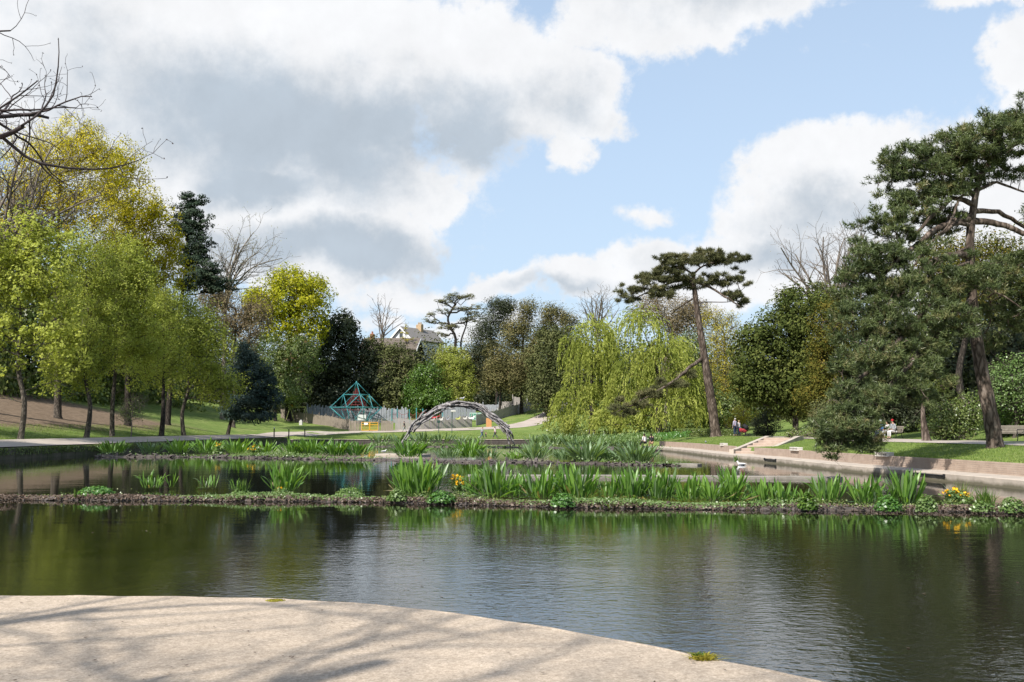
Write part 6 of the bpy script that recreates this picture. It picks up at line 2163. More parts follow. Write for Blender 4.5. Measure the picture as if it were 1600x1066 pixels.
def person(loc, h, rz, label, top, legs, hair='dark', pose='stand', hat=None, group=None, long_hair=False, seat=.45):
    e_ = empty('person', loc, label, 'person', group, rz)
    s = h / 1.75
    # joints, facing +x; y is left
    if pose == 'sit':
        pz = seat / s + .08
        hip = (0, 0, pz); kneeL, kneeR = (.43, .11, pz + .02), (.43, -.11, pz + .0)
        ankL, ankR = (.47, .13, .09), (.40, -.14, .09)
        lean = .05
    elif pose == 'walk':
        pz = .93
        hip = (0, 0, pz); kneeL, kneeR = (.16, .09, .52), (-.04, -.09, .50)
        ankL, ankR = (.30, .09, .10), (-.34, -.09, .16)
        lean = .05
    else:
        pz = .95
        hip = (0, 0, pz); kneeL, kneeR = (.03, .10, .52), (.01, -.10, .52)
        ankL, ankR = (.0, .12, .09), (-.02, -.12, .09)
        lean = 0
    ch = (lean, 0, pz + .28); sh = (lean * 1.6, 0, pz + .47); nk = (lean * 1.9, 0, pz + .56); hd = (lean * 2.1 + .01, 0, pz + .68); tp = (lean * 2.1, 0, pz + .77)
    shL, shR = (sh[0], .19, sh[2]), (sh[0], -.19, sh[2])
    if pose == 'sit':
        elL, elR = (.06, .25, sh[2] - .27), (.06, -.25, sh[2] - .27)
        wrL, wrR = (.30, .16, sh[2] - .33), (.30, -.14, sh[2] - .33)
    elif pose == 'walk':
        elL, elR = (-.12, .25, sh[2] - .27), (.10, -.25, sh[2] - .27)
        wrL, wrR = (-.10, .26, sh[2] - .52), (.32, -.22, sh[2] - .40)
    else:
        elL, elR = (-.03, .27, sh[2] - .29), (.0, -.27, sh[2] - .29)
        wrL, wrR = (.06, .26, sh[2] - .54), (.16, -.2, sh[2] - .50)

    def sc3(p): return tuple(x * s for x in p)
    V, E = [], []

    def add(p, r, prev=None):
        V.append((sc3(p), r * s if not isinstance(r, tuple) else (r[0] * s, r[1] * s)))
        if prev is not None: E.append((prev, len(V) - 1))
        return len(V) - 1
    h0 = add(hip, .125); c0 = add(ch, .125, h0); s0 = add(sh, .10, c0); n0 = add(nk, .052, s0); d0 = add(hd, .085, n0); add(tp, .075, d0)
    add((hd[0] + .085, 0, hd[2] - .01), .03, d0)
    for (S_, E_, W_) in ((shL, elL, wrL), (shR, elR, wrR)):
        a = add(S_, .052, s0); b = add(E_, .042, a); c = add(W_, .028, b)
        dx = np.array(W_) - np.array(E_); dx /= np.linalg.norm(dx)
        pm = tuple(np.array(W_) + dx * .07); p_ = add(pm, .032, c)
        for q in range(4):
            tip = tuple(np.array(pm) + dx * (.085 - .01 * abs(q - 1.5)) + np.array([0.0, (q - 1.5) * .02, -.015])); add(tip, .010, p_)
        add(tuple(np.array(pm) + dx * .03 + np.array([.045, 0, .0])), .011, c)
    for (K, A_) in ((kneeL, ankL), (kneeR, ankR)):
        hj = add((hip[0], .10 if K[1] > 0 else -.10, hip[2] - .04), .095, h0); k_ = add(K, .062, hj); a_ = add(A_, .042, k_); add((A_[0] + .14, A_[1], max(.035, A_[2] - .05)), .034, a_)
    skin_body('body', V, E, SKIN, e_)
    # clothes, a little larger than the body and ending at neck, cuffs and waist
    V, E = [], []
    w0 = add((hip[0], 0, hip[2] - .02), .148); c0 = add(ch, .15, w0); s0 = add(sh, .118, c0)
    for (S_, E_, W_) in ((shL, elL, wrL), (shR, elR, wrR)):
        a = add(S_, .068, s0); b = add(E_, .055, a); add(tuple(np.array(E_) * .12 + np.array(W_) * .88), .04, b)
    skin_body('top', V, E, top, e_)
    V, E = [], []
    h1 = add((hip[0], 0, hip[2] + .03), .138)
    for (K, A_) in ((kneeL, ankL), (kneeR, ankR)):
        hj = add((hip[0], .10 if K[1] > 0 else -.10, hip[2] - .05), .112, h1); k_ = add(K, .078, hj); add((A_[0] * .92 + K[0] * .08, A_[1], A_[2] * .92 + K[2] * .08), .058, k_)
    skin_body('trousers', V, E, legs, e_)
    for A_ in (ankL, ankR):
        mb = MB(); mb.tube([sc3((A_[0] - .07, A_[1], A_[2] - .05)), sc3((A_[0], A_[1], A_[2] - .035)), sc3((A_[0] + .12, A_[1], A_[2] - .055)), sc3((A_[0] + .19, A_[1], A_[2] - .06))], [.035 * s, .052 * s, .042 * s, .025 * s], 8)
        mb.build('shoe', SHOE, e_, smooth=True)
    mb = MB()
    hb = [(hd[0] - .02, 0, hd[2] + .115), (hd[0] - .03, 0, hd[2] + .06), (hd[0] - .045, 0, hd[2]), (hd[0] - .05, 0, hd[2] - .06)]
    rr = [.04, .098, .095, .07]
    if long_hair: hb.append((hd[0] - .07, 0, hd[2] - .2)); rr.append(.06)
    mb.tube([sc3(p) for p in hb], [r * s for r in rr], 10)
    mb.build('hair', HAIRS[hair], e_, smooth=True)
    if hat:
        mb = MB(); mb.tube([sc3((hd[0], 0, hd[2] + .17)), sc3((hd[0], 0, hd[2] + .12)), sc3((hd[0], 0, hd[2] + .04)), sc3((hd[0], 0, hd[2] + .03))], [.03 * s, .105 * s, .12 * s, .11 * s], 12)
        mb.build('hat', hat, e_, smooth=True)
    return e_


C_white = mat_c('pale_cloth', (.62, .60, .60)); C_grey = mat_c('grey_cloth', (.32, .33, .35)); C_navy = mat_c('navy_cloth', (.03, .045, .09)); C_blue = mat_c('blue_cloth', (.07, .16, .38))
C_black = mat_c('black_cloth', (.02, .02, .022)); C_red = mat_c('red_cloth_top', (.55, .05, .06)); C_lilac = mat_c('lilac_cloth', (.42, .38, .50)); C_pink = mat_c('pink_cloth', (.5, .27, .25)); C_denim = mat_c('denim_cloth', (.09, .14, .24))
C_tan = mat_c('tan_cloth', (.35, .22, .13))


def stand_at(px, py, D):
    p = P(px, py, D)
    return (p.x, p.y, ground_z(p.x, p.y) + .04)


person(stand_at(753, 687, 146), 1.72, .3, 'woman in a long pale grey coat walking on the far lawn, seen under the arch', C_grey, C_denim, 'fair', 'walk', long_hair=True)
person(stand_at(759, 687, 146.3), .98, .2, 'small child in a reddish top walking between two adults under the arch', C_pink, C_navy, 'dark', 'walk')
person(stand_at(774, 687, 146), 1.72, 2.8, 'person in pale pink top and navy trousers, rightmost of the three under the arch', mat_c('rose_cloth', (.62, .50, .52)), C_navy, 'dark', 'walk')
person(stand_at(632, 676, 160), 1.78, 2.9, 'person in a black jacket and grey trousers walking past the playground fence', C_black, C_grey, 'dark', 'walk')
person(stand_at(1149, 684, 95), 1.72, 2.2, 'grey haired person in a pale lilac coat standing behind the pram on the right path', C_lilac, C_navy, 'grey', 'stand')
person(stand_at(1155, 684, 95.5), 1.52, 2.2, 'shorter person in a pale jacket at the right shoulder of the one in lilac', C_white, C_denim, 'fair', 'stand')
g = P(1008, 695, 92); person((12.9 if False else g.x, g.y, .31), 1.72, 2.2, 'dark haired person in a white top sitting on the ledge, left of the seated pair', C_white, C_black, 'dark', 'sit', long_hair=True, seat=.34)
g = P(1018, 696, 91); person((g.x, g.y, .31), 1.72, 1.6, 'person in a black top sitting on the ledge, right one of the seated pair', C_black, C_tan, 'dark', 'sit', long_hair=True, seat=.34)


# a small bag in the hand, and the pram
def pram(loc, rz, label, hood, body):
    e_ = empty('pram', loc, label, 'pram', None, rz)
    mb = MB(); mb.tube([(-.3, 0, .55), (0, 0, .50), (.35, 0, .55), (.42, 0, .75)], [.12, .2, .2, .1], 10); mb.build('seat', body, e_, smooth=True)
    mb = MB(); mb.tube([(-.32, 0, .62), (-.25, 0, .85), (-.02, 0, .98), (.1, 0, .93)], [.16, .22, .2, .16], 10); mb.build('hood', hood, e_, smooth=True)
    mb = MB()
    for s in (-.22, .22):
        mb.bar((-.62, s, 1.02), (.4, s, .18), .013); mb.bar((-.4, s, .12), (.2, s, .62), .013)
    mb.bar((-.62, -.22, 1.02), (-.62, .22, 1.02), .016); mb.build('frame', M_black, e_)
    for x, y in ((-.4, -.26), (-.4, .26), (.4, -.26), (.4, .26)):
        mb = MB()
        ring = [(x + .13 * math.cos(a), y, .135 + .13 * math.sin(a)) for a in np.linspace(0, 2 * PI, 15)]
        mb.tube(ring, [.022] * 15, 6, False); mb.bar((x, y - .02, .135), (x, y + .02, .135), .03)
        for a in range(4): mb.bar((x, y, .135), (x + .12 * math.cos(a * PI / 2), y, .135 + .12 * math.sin(a * PI / 2)), .006, 4)
        mb.build('wheel', M_black, e_)


l = stand_at(1163, 685, 94); pram(l, 2.4, 'pram with a dark red cover in front of the couple on the right path', C_black, mat_c('dark_red_cloth', (.3, .03, .04)))


# ------------------------------------------------------------------ benches
def bench(loc, rz, label, length=1.8):
    e_ = empty('park_bench', loc, label, 'bench', 'timber benches beside the right path', rz)
    for k in range(4):
        mb = MB(); mb.box((.08 + k * .115, 0, .43 + .004 * (k - 1.5) ** 2), (.095, length, .035), bevel=.008); mb.build('seat_slat', M_bench, e_)
    for k in range(4):
        mb = MB(); mb.box((-.03 - k * .035, 0, .52 + k * .105), (.03, length, .088), ry=-.3, bevel=.008); mb.build('back_slat', M_bench, e_)
    for s in (-length / 2 + .12, length / 2 - .12):
        mb = MB()
        mb.tube([(.50, s, 0), (.46, s, .2), (.47, s, .42), (.02, s, .40), (-.16, s, .86)], [.025] * 5, 8)
        mb.tube([(-.14, s, 0), (-.02, s, .2), (.02, s, .41)], [.025] * 3, 8)
        mb.tube([(.47, s, .42), (.50, s, .60), (.44, s, .66), (.2, s, .67), (-.1, s, .66)], [.024, .022, .024, .024, .022], 8)
        mb.build('frame', M_black, e_, smooth=True)
    return e_


def at_ground(px, D, dy=0):
    x = (px - 800) / FPX * D * 1.0
    return (x, D, ground_z(x, D) + dy)


b1 = P(1583, 694, 55.5)
bench((b1.x, b1.y, ground_z(b1.x, b1.y) + .03), math.radians(200), 'timber bench with black arms at the right edge beside the pine trunk')
b2 = P(1392, 684, 71)
bench((b2.x, b2.y, ground_z(b2.x, b2.y) + .03), math.radians(200), 'timber bench with people sitting on it, behind the drooping pine tip', 2.4)
bz = ground_z(b2.x, b2.y) + .03
rz_b = math.radians(200)
ux, uy = math.cos(rz_b), math.sin(rz_b)
for (k, sd, top, legs, hair, hat, lab, hh) in [(0, -.75, C_blue, C_navy, 'grey', mat_c('pale_hat', (.5, .52, .5)), 'person in blue top and pale sun hat, left end of the bench group', 1.72),
                                      (1, -.1, C_white, C_grey, 'dark', None, 'person in a white and grey top sitting in the middle of the bench group', 1.6),
                                      (2, .5, C_grey, C_white, 'dark', mat_c('red_hat', (.60, .04, .05)), 'person with a bright red hat on the bench, right of the group', 1.75)]:
    person((b2.x + ux * .12 - uy * sd, b2.y + uy * .12 + ux * sd, bz), hh, rz_b, lab, top, legs, hair, 'sit', hat)
pl = P(1356, 687, 68)
pram((pl.x, pl.y, ground_z(pl.x, pl.y) + .03), 2.0, 'pale pushchair parked left of the people on the bench', C_white, C_white)


# ------------------------------------------------------------------ small bank furniture
def slotted(px, py, D, label, L=1.25):
    p = P(px, py, D)
    e_ = empty('drain_outlet', (p.x, p.y, .66), label, 'drain', 'slotted concrete outlets on the brick wall', math.radians(94))
    for z, t in ((.02, .05), (.17, .06)):
        mb = MB(); mb.box((0, 0, z), (L, .28, t), bevel=.008); mb.build('slab', M_white2, e_)
    for k in range(6):
        mb = MB(); mb.box((-L / 2 + .035 + k * (L - .07) / 5, 0, .093), (.055, .26, .09)); mb.build('divider', M_white2, e_)
    mb = MB(); mb.box((0, .1, .093), (L - .12, .04, .085)); mb.build('slot_shade', M_black, e_)  # solid black bar that paints the shade inside the slots


M_white2 = solid('pale_concrete', (.60, .56, .50), (.48, .44, .39), 4, .9, space='World')


def at_wall(px, off=.12):
    """point on top of the brick wall in the direction px"""
    u = (px - 800) / FPX
    ys = np.linspace(20, 96, 800)
    xs = np.interp(ys, [18, 32, 38, 45, 57, 64.5, 84, 96.5], [19.2, 17.95, 17.45, 16.75, 16.15, 15.6, 15.2, 14.2])
    k = int(np.argmin(np.abs(xs - u * ys)))
    return xs[k] + off, ys[k]


for px, lab, L in [(1376, 'slotted pale concrete outlet in the brick wall, below the people on the bench', 1.3), (1240, 'slotted pale concrete outlet in the brick wall beside the bank steps', 1.3), (1128, 'smaller slotted outlet in the wall left of the bank steps', 1.0)]:
    x, y = at_wall(px)
    e_ = empty('drain_outlet', (x - .06, y, .70), lab, 'drain', 'slotted concrete outlets on the brick wall', math.radians(93))
    for z, t in ((.02, .05), (.17, .06)):
        mb = MB(); mb.box((0, 0, z), (L, .34, t), bevel=.008); mb.build('slab', M_white2, e_)
    for k in range(6):
        mb = MB(); mb.box((-L / 2 + .035 + k * (L - .07) / 5, 0, .0925), (.055, .32, .089)); mb.build('divider', M_white2, e_)
    mb = MB(); mb.box((0, 0, .0925), (L - .12, .05, .085)); mb.build('slot_shade', M_black, e_)  # black bar set between the slabs as painted shade of the open slots

for px, py, L, lab in [(1480, 741, 1.3, 'black overflow pipe along the face of the right ledge'), (1235, 718, 1.0, 'short dark mooring bar on the face of the ledge below the steps')]:
    p = G(px, py, .22)
    e_ = empty('iron_bar', (0, 0, 0), lab, 'pipe')
    xs = lambda y: float(np.interp(y, [18, 32, 38, 45, 57, 66], [17.6, 16.4, 15.9, 15.2, 14.6, 13.9])) - .05
    yy = p.y
    mb = MB(); mb.bar((xs(yy - L), yy - L, .22), (xs(yy + L), yy + L, .22), .03); mb.build('rod', M_black, e_)
    for q in (-L, L):
        mb = MB(); mb.box((xs(yy + q) + .03, yy + q, .22), (.08, .08, .12)); mb.build('bracket', M_black, e_)

# bollards by the left corner
for px, py, D, h, lab in [(428, 688, 140, 1.35, 'dark bollard with pale top, leftmost of three by the pond far left corner'), (451, 688.5, 140.5, 1.2, 'plain dark bollard in the middle of three by the far left corner'), (476, 686, 146, 1.25, 'dark bollard nearest the lawn, rightmost of three')]:
    p = P(px, py, D)
    e_ = empty('bollard', (p.x, p.y, ground_z(p.x, p.y)), lab, 'bollard', 'bollards by the far left corner of the pond')
    mb = MB(); mb.tube([(0, 0, -.1), (0, 0, h * .86), (0, 0, h * .88), (0, 0, h * .9)], [.085, .08, .06, .06], 12); mb.build('post', M_black, e_, smooth=False)
    mb = MB(); mb.tube([(0, 0, h * .9), (0, 0, h * .97), (0, 0, h)], [.095, .09, .04], 12); mb.build('cap', M_white if px == 428 else M_black, e_)
p = P(470, 661, 172)
mb = MB(); mb.box((0, 0, .3), (.5, .5, .8), bevel=.05); mb.box((0, 0, .78), (.36, .36, .2), bevel=.08)
o = mb.build('stone_post', M_gravelwhite); o.location = (p.x, p.y, ground_z(p.x, p.y)); tag(o, 'squat pale stone post standing in the grass left of the playground gate', 'post')


# ------------------------------------------------------------------ playground
def fence(label, pts, h, mat, board_w=.30, gap=.02, jag=.1, n_max=300, post_every=8, z_fix=None, wave=0.0):
    """pts: ground plan; each board a piece of its own"""
    s = np.array(spline2(pts, .5))
    d = np.concatenate([[0], np.cumsum(np.linalg.norm(np.diff(s, axis=0), axis=1))])
    x0, y0 = s[0]
    z0 = ground_z(x0, y0)
    e_ = empty('fence', (x0, y0, z0), label, 'fence')
    me = MB(); me.box((0, 0, .5), (board_w - gap, .035, 1.0)); board = me.mesh('board'); board.materials.append(mat)
    me = MB(); me.box((0, 0, .5), (.12, .12, 1.0)); post = me.mesh('post'); post.materials.append(mat)
    n = int(d[-1] / board_w)
    for i in range(n):
        a = (i + .5) * board_w
        x, y = np.interp(a, d, s[:, 0]), np.interp(a, d, s[:, 1])
        x2, y2 = np.interp(a + .2, d, s[:, 0]), np.interp(a + .2, d, s[:, 1])
        ang = math.atan2(y2 - y, x2 - x)
        hh = h + random.uniform(-jag, jag) + wave * math.sin(a * 1.6)
        o = bpy.data.objects.new('board', board); o.parent = e_
        o.location = (x - x0, y - y0 + random.uniform(-.012, .012), ground_z(x, y) - z0 - .05); o.rotation_euler = (0, random.uniform(-.015, .015), ang); o.scale = (random.uniform(.88, 1), 1, hh)
        C.objects.link(o)
        if i % post_every == 0:
            o = bpy.data.objects.new('post', post); o.parent = e_
            o.location = (x - x0 + .12 * math.sin(ang), y - y0 - .12 * math.cos(ang) * -1 * -1 + .24, ground_z(x, y) - z0 - .05); o.rotation_euler = (0, 0, ang); o.scale = (1, 1, h + .35 + random.uniform(0, .3))
            C.objects.link(o)
    return e_


def XY(px, D): return ((px - 800) / FPX * D, D)


fence('brown shade-toned board fence curving in from the left to the playground gate', [XY(440, 186), XY(470, 180), XY(505, 174), XY(547, 167)], 1.75, M_wood_brown, .3)  # darker brown boards: the shade on this fence is put into its colour
fence('blue grey board fence at the back of the playground behind the gate', [XY(480, 184), XY(520, 183), XY(570, 182.5), XY(640, 183)], 2.7, M_wood_blue, .3, jag=.3)
fence('scallop topped grey board fence between the gate and the arch', [XY(618, 166.5), XY(660, 168), XY(700, 171), XY(738, 174)], 1.8, M_wood_grey, .3, wave=.16)
fence('grey board fence climbing the slope to the play fort on the right', [XY(744, 177), XY(762, 182), XY(790, 189), XY(832, 197)], 1.9, M_wood_grey, .3)
fence('short pale board fence behind the arch, right of the green panel', [XY(690, 185), XY(720, 186), XY(745, 187)], 2.9, M_wood_blue, .3)
fence('short brown board screen left of the yellow gate', [XY(546, 163.5), XY(565, 163.5)], 1.75, M_wood_brown, .25, jag=.03)
fence('short brown board screen right of the yellow gate', [XY(596, 163.5), XY(617, 163.5)], 1.75, M_wood_brown, .25, jag=.03)

# yellow gates
for (x0, x1, lab) in [(566, 578, 'yellow barred gate leaf carrying a white notice, left half of the playground entrance'), (579, 591, 'yellow barred gate leaf, right half of the playground entrance')]:
    a, b = XY(x0, 163.3), XY(x1, 163.3)
    z = ground_z(a[0], a[1])
    e_ = empty('gate', (a[0], a[1], z), lab, 'gate', 'yellow playground gates'); w = b[0] - a[0]
    mb = MB()
    for q in ((0, 0, .15, w, 0, .15), (0, 0, 1.45, w, 0, 1.45), (0, 0, .15, 0, 0, 1.45), (w, 0, .15, w, 0, 1.45), (0, 0, 1.1, w, 0, 1.1)): mb.bar(q[:3], q[3:], .045)
    mb.build('gate_frame', M_yellow, e_)
    for k in range(1, 7):
        mb = MB(); mb.bar((w * k / 7, 0, .15), (w * k / 7, 0, 1.1), .018); mb.build('bar', M_yellow, e_)
    if x0 == 566:
        mb = MB(); mb.box((w * .55, -.06, 1.22), (.62, .02, .34)); mb.build('notice', M_white, e_)
for px in (565, 592.5, 578.5):
    a = XY(px, 163.4)
    mb = MB(); mb.box((0, 0, .9), (.16, .16, 2.0), bevel=.02); o = mb.build('gate_post', M_wood_brown); o.location = (a[0], a[1], ground_z(*a) - .05)
    tag(o, {565: 'timber gate post at the left of the yellow gates', 592.5: 'timber gate post at the right of the yellow gates', 578.5: 'slim timber post between the two yellow gate leaves'}[px], 'post')

# climbing pyramid of teal poles with red rope net
pc_ = XY(557, 178)
pz_ = P(557, 660, 178).z
pe = empty('climbing_pyramid', (pc_[0], pc_[1], ground_z(*pc_)), 'teal tubular climbing pyramid with red rope netting in the playground', 'climbing frame')
z_ap = P(557, 597, 178).z - ground_z(*pc_); z_up = P(557, 617, 178).z - ground_z(*pc_); z_md = P(557, 637, 178).z - ground_z(*pc_)
Rm = 4.45; rot = math.radians(24)
cor = [(Rm * math.cos(rot + k * PI / 2) * 1.05, Rm * math.sin(rot + k * PI / 2) * 1.05, z_md) for k in range(4)]
ap = (0, 0, z_ap)
up_ = [tuple((np.array(ap) + np.array(c)) / 2) for c in cor]
midm = [tuple((np.array(cor[k]) + np.array(cor[(k + 1) % 4])) / 2) for k in range(4)]
feet = [(c[0] * .5, c[1] * .5, 0) for c in midm]
poles = []
for k in range(4):
    k2 = (k + 1) % 4
    poles += [(ap, up_[k]), (up_[k], cor[k]), (up_[k], up_[k2]), (cor[k], midm[k]), (midm[k], cor[k2]), (up_[k], midm[k]), (up_[k2], midm[k]), (cor[k], feet[k]), (cor[k2], feet[k]), (midm[k], feet[k]), (midm[k], midm[k2])]
for a, b in poles:
    mb = MB(); mb.bar(a, b, .065, 8); mb.build('pole', M_teal, pe, smooth=True)
for q in [ap] + up_ + cor + midm:
    mb = MB(); mb.tube([(q[0], q[1], q[2] - .14), (q[0], q[1], q[2]), (q[0], q[1], q[2] + .14)], [.07, .15, .07], 8); mb.build('joint', M_teal, pe, smooth=True)
mb = MB()
for lv in np.linspace(.12, .9, 7):
    z = z_md + (z_ap - z_md) * lv * .8 - .9; f = (1 - lv) * .72
    rg = [(c[0] * f, c[1] * f, z) for c in cor]
    for k in range(4):
        a, b = np.array(rg[k]), np.array(rg[(k + 1) % 4]); mb.bar(a, b, .02, 4)
        for t in (.25, .5, .75):
            q = a + (b - a) * t; mb.bar(q, (q[0] * .75, q[1] * .75, q[2] + 1.0), .018, 4); mb.bar(q, (q[0] * .2, q[1] * .2, q[2] + .1), .016, 4)
mb.build('rope_net', M_rope, pe)

# swing frame on the left
a = XY(454, 181); b = XY(478, 181); gz = ground_z(*a)
se = empty('swing_frame', (a[0], a[1], gz), 'yellow green swing frame at the left end of the playground', 'swing'); w = b[0] - a[0]; hh = P(454, 636, 181).z - gz
for x in (0, w):
    for s in (-1, 1):
        mb = MB(); mb.bar((x + s * .75, s * .3, -.1), (x, 0, hh), .07); mb.build('leg', M_lemon, se)
mb = MB(); mb.bar((-.1, 0, hh), (w + .1, 0, hh), .08); mb.build('beam', M_lemon, se)
for x in (w * .35, w * .7):
    mb = MB()
    for s in (-.22, .22): mb.bar((x + s, 0, hh), (x + s, 0, .55), .014, 4)
    mb.build('chain', M_black, se)
    mb = MB(); mb.box((x, 0, .53), (.5, .2, .05)); mb.build('seat', M_black, se)
a = XY(453, 183); gz = ground_z(*a)
me_ = empty('play_mast', (a[0], a[1], gz), 'slender mast with a small yellow board above the swing frame', 'play equipment')
mt = P(453, 620, 183).z - gz
mb = MB(); mb.tube([(0, 0, 0), (.05, 0, mt)], [.12, .08], 8); mb.build('post', M_wood_brown, me_)
mb = MB(); mb.box((.6, 0, mt - 1.7), (.8, .06, .55)); mb.build('board', M_yellow, me_)
mb = MB(); mb.box((-.25, 0, mt - .1), (.5, .3, .28), bevel=.05); mb.build('top_ornament', M_gravelwhite, me_)

# teal posts with slack ropes
tp = [(613, 640), (621, 640), (640, 641), (651, 639), (661, 640), (692, 645)]
for k, (px, py) in enumerate(tp):
    a = XY(px, 181); gz = ground_z(*a); hh = P(px, py, 181).z - gz
    e_ = empty('rope_course_post', (a[0], a[1], gz), ['pair of', '', '', '', '', ''][0] and f'teal play post, {ORD[k]} from the pyramid in the row of rope posts', 'post', 'teal posts of the rope course')
    mb = MB(); mb.tube([(0, 0, -.1), (0, 0, hh)], [.09, .09], 10); mb.build('post', M_teal, e_)
    mb = MB(); mb.tube([(0, 0, hh), (0, 0, hh + .1), (0, 0, hh + .14)], [.11, .1, .04], 10); mb.build('cap', M_teal, e_)
for k in range(5):
    a = XY(tp[k][0], 181); b = XY(tp[k + 1][0], 181); za = P(tp[k][0], tp[k][1] + 3, 181).z
    mb = MB(); m = 8
    for off in (0, -1.1):
        mb.tube([(a[0] + (b[0] - a[0]) * t, 181, za + off - 1.0 * math.sin(PI * t) * (.6 if off == 0 else .3)) for t in np.linspace(0, 1, m)], [.03] * m, 5, False)
    for t in np.linspace(.15, .85, 4):
        mb.bar((a[0] + (b[0] - a[0]) * t, 181, za - .6 * math.sin(PI * t)), (a[0] + (b[0] - a[0]) * t, 181, za - 1.1 - .3 * math.sin(PI * t)), .02, 4)
    o = mb.build('rope_net', M_rope); tag(o, f'dark red rope net strung between teal posts, {ORD[k]} span from the pyramid', 'rope', 'rope spans between the teal posts')
a = XY(674, 176); gz = P(674, 653, 176).z
mb = MB(); mb.tube([(-1.6, 0, .35), (-.8, 0, .0), (0, 0, -.12), (.8, 0, .0), (1.6, 0, .4)], [.06, .2, .26, .2, .06], 8)
o = mb.build('hammock', M_redcloth, smooth=True); o.location = (a[0], a[1], gz); tag(o, 'red slung hammock seat behind the left limb of the arch', 'hammock')
for s in (-1.6, 1.6):
    mb = MB(); mb.tube([(0, 0, 0), (0, 0, 2.7)], [.07, .07], 8); o = mb.build('timber_post', M_wood_brown); o.location = (a[0] + s, a[1], gz - 2.1); tag(o, f'short timber post holding the {"left" if s < 0 else "right"} end of the red hammock', 'post')

# painted animals along the scalloped fence
for k, (px, w, h, mt_) in enumerate([(662, .8, .4, M_wood_grey), (676, 1.0, .4, M_wood_grey), (690, .7, .5, M_gravelwhite), (700, .6, .4, M_wood_blue), (716, .9, .4, M_lemon), (727, .8, .45, M_gravelwhite), (737, 1.2, .45, M_white)]):
    a = XY(px, 167.5 + max(0, (px - 660) * .08)); z = ground_z(*a) + 1.55
    mb = MB()
    pr = [(-w / 2, 0), (-w * .45, h * .4), (-w * .2, h * .5), (0, h * .45), (w * .2, h * .55), (w * .3, h * 1.0), (w * .42, h * .95), (w * .5, h * .7), (w * .38, h * .55), (w * .4, 0), (w * .15, -h * .3), (-w * .25, -h * .3)]
    cx = 0; mb.prism(pr, -.03, .03)
    o = mb.build('painted_animal', mt_); o.location = (a[0], a[1] - .1, z)
    tag(o, f'{["grey", "grey", "off-white", "bluish", "yellowish", "off-white", "white"][k]} cut-out animal shape on top of the scalloped fence, {ORD[k]} from the left', 'fence ornament', 'cut-out animals on the scalloped fence')

# green openwork panel behind the arch
a = XY(734, 184); b = XY(757, 185); gz = P(734, 656, 184).z
e_ = empty('play_wall', (a[0], a[1], gz), 'green openwork play panel behind the right side of the arch', 'play equipment')
w = b[0] - a[0]
mb = MB(); mb.box((w / 2, .05, .65), (w, .05, 1.3)); mb.build('backboard', mat_c('pale_green_paint', (.35, .5, .42)), e_)
for k in range(4):
    cx = w * (k + .5) / 4
    mb = MB(); mb.box((cx - .22, 0, .6), (.12, .06, 1.0)); mb.box((cx + .18, 0, .7), (.12, .06, .7)); mb.box((cx, 0, 1.0), (.4, .055, .12)); mb.box((cx, 0, .25), (.3, .055, .12), ry=.5)
    mb.build('cut_out', M_greenp, e_)
a = XY(566, 176); gz = P(566, 657, 176).z
mb = MB(); mb.box((0, 0, .5), (1.5, .06, 1.0)); o = mb.build('white_board', mat_c('board_white', (.6, .62, .6))); o.location = (a[0], a[1], gz); tag(o, 'pale square board standing behind the yellow gates', 'board')
for px in (561, 571):
    a = XY(px, 176.1); mb = MB(); mb.bar((0, 0, -.4), (0, 0, 3.0), .05); o = mb.build('timber_post', M_wood_grey); o.location = (a[0], a[1], ground_z(*a)); tag(o, f'thin post at the {"left" if px < 566 else "right"} edge of the pale board behind the gates', 'post')

# orange door and play forts on the slope
a = XY(764, 173.5); gz = ground_z(*a)
mb = MB(); mb.box((0, 0, .75), (.95, .5, 1.6), bevel=.02); o = mb.build('orange_hut_door', M_orange); o.location = (a[0], a[1], gz); tag(o, 'upright orange timber panel at the fence behind the right limb of the arch', 'panel')


def fort(px, py0, py1, wpx, D, label, mat, n=7):
    a = XY(px, D); z0 = P(px, py1, D).z; z1 = P(px, py0, D).z; w = wpx * D / FPX
    e_ = empty('play_fort', (a[0], a[1], z0), label, 'play equipment')
    bw = w / n
    for k in range(n):
        for yy in (-1.2, 1.2):
            mb = MB(); mb.box((-w / 2 + (k + .5) * bw, yy, (z1 - z0) / 2 - .3), (bw * .93, .08, z1 - z0 + .6 + random.uniform(-.15, .15))); mb.build('board', mat, e_)
    for s in (-1, 1):
        mb = MB(); mb.box((s * (w / 2 - .02), 0, (z1 - z0) / 2 - .35), (.06, 2.3, z1 - z0 + .5)); mb.build('side_panel', mat, e_)
    mb = MB(); mb.box((0, 0, (z1 - z0) * .75), (w - .15, 2.25, .08)); mb.build('deck', M_wood_brown, e_)
    for s in (-1, 1):
        mb = MB(); mb.box((s * w / 2, -1.3, (z1 - z0) / 2 + .1), (.16, .16, z1 - z0 + .9)); mb.build('post', mat, e_)


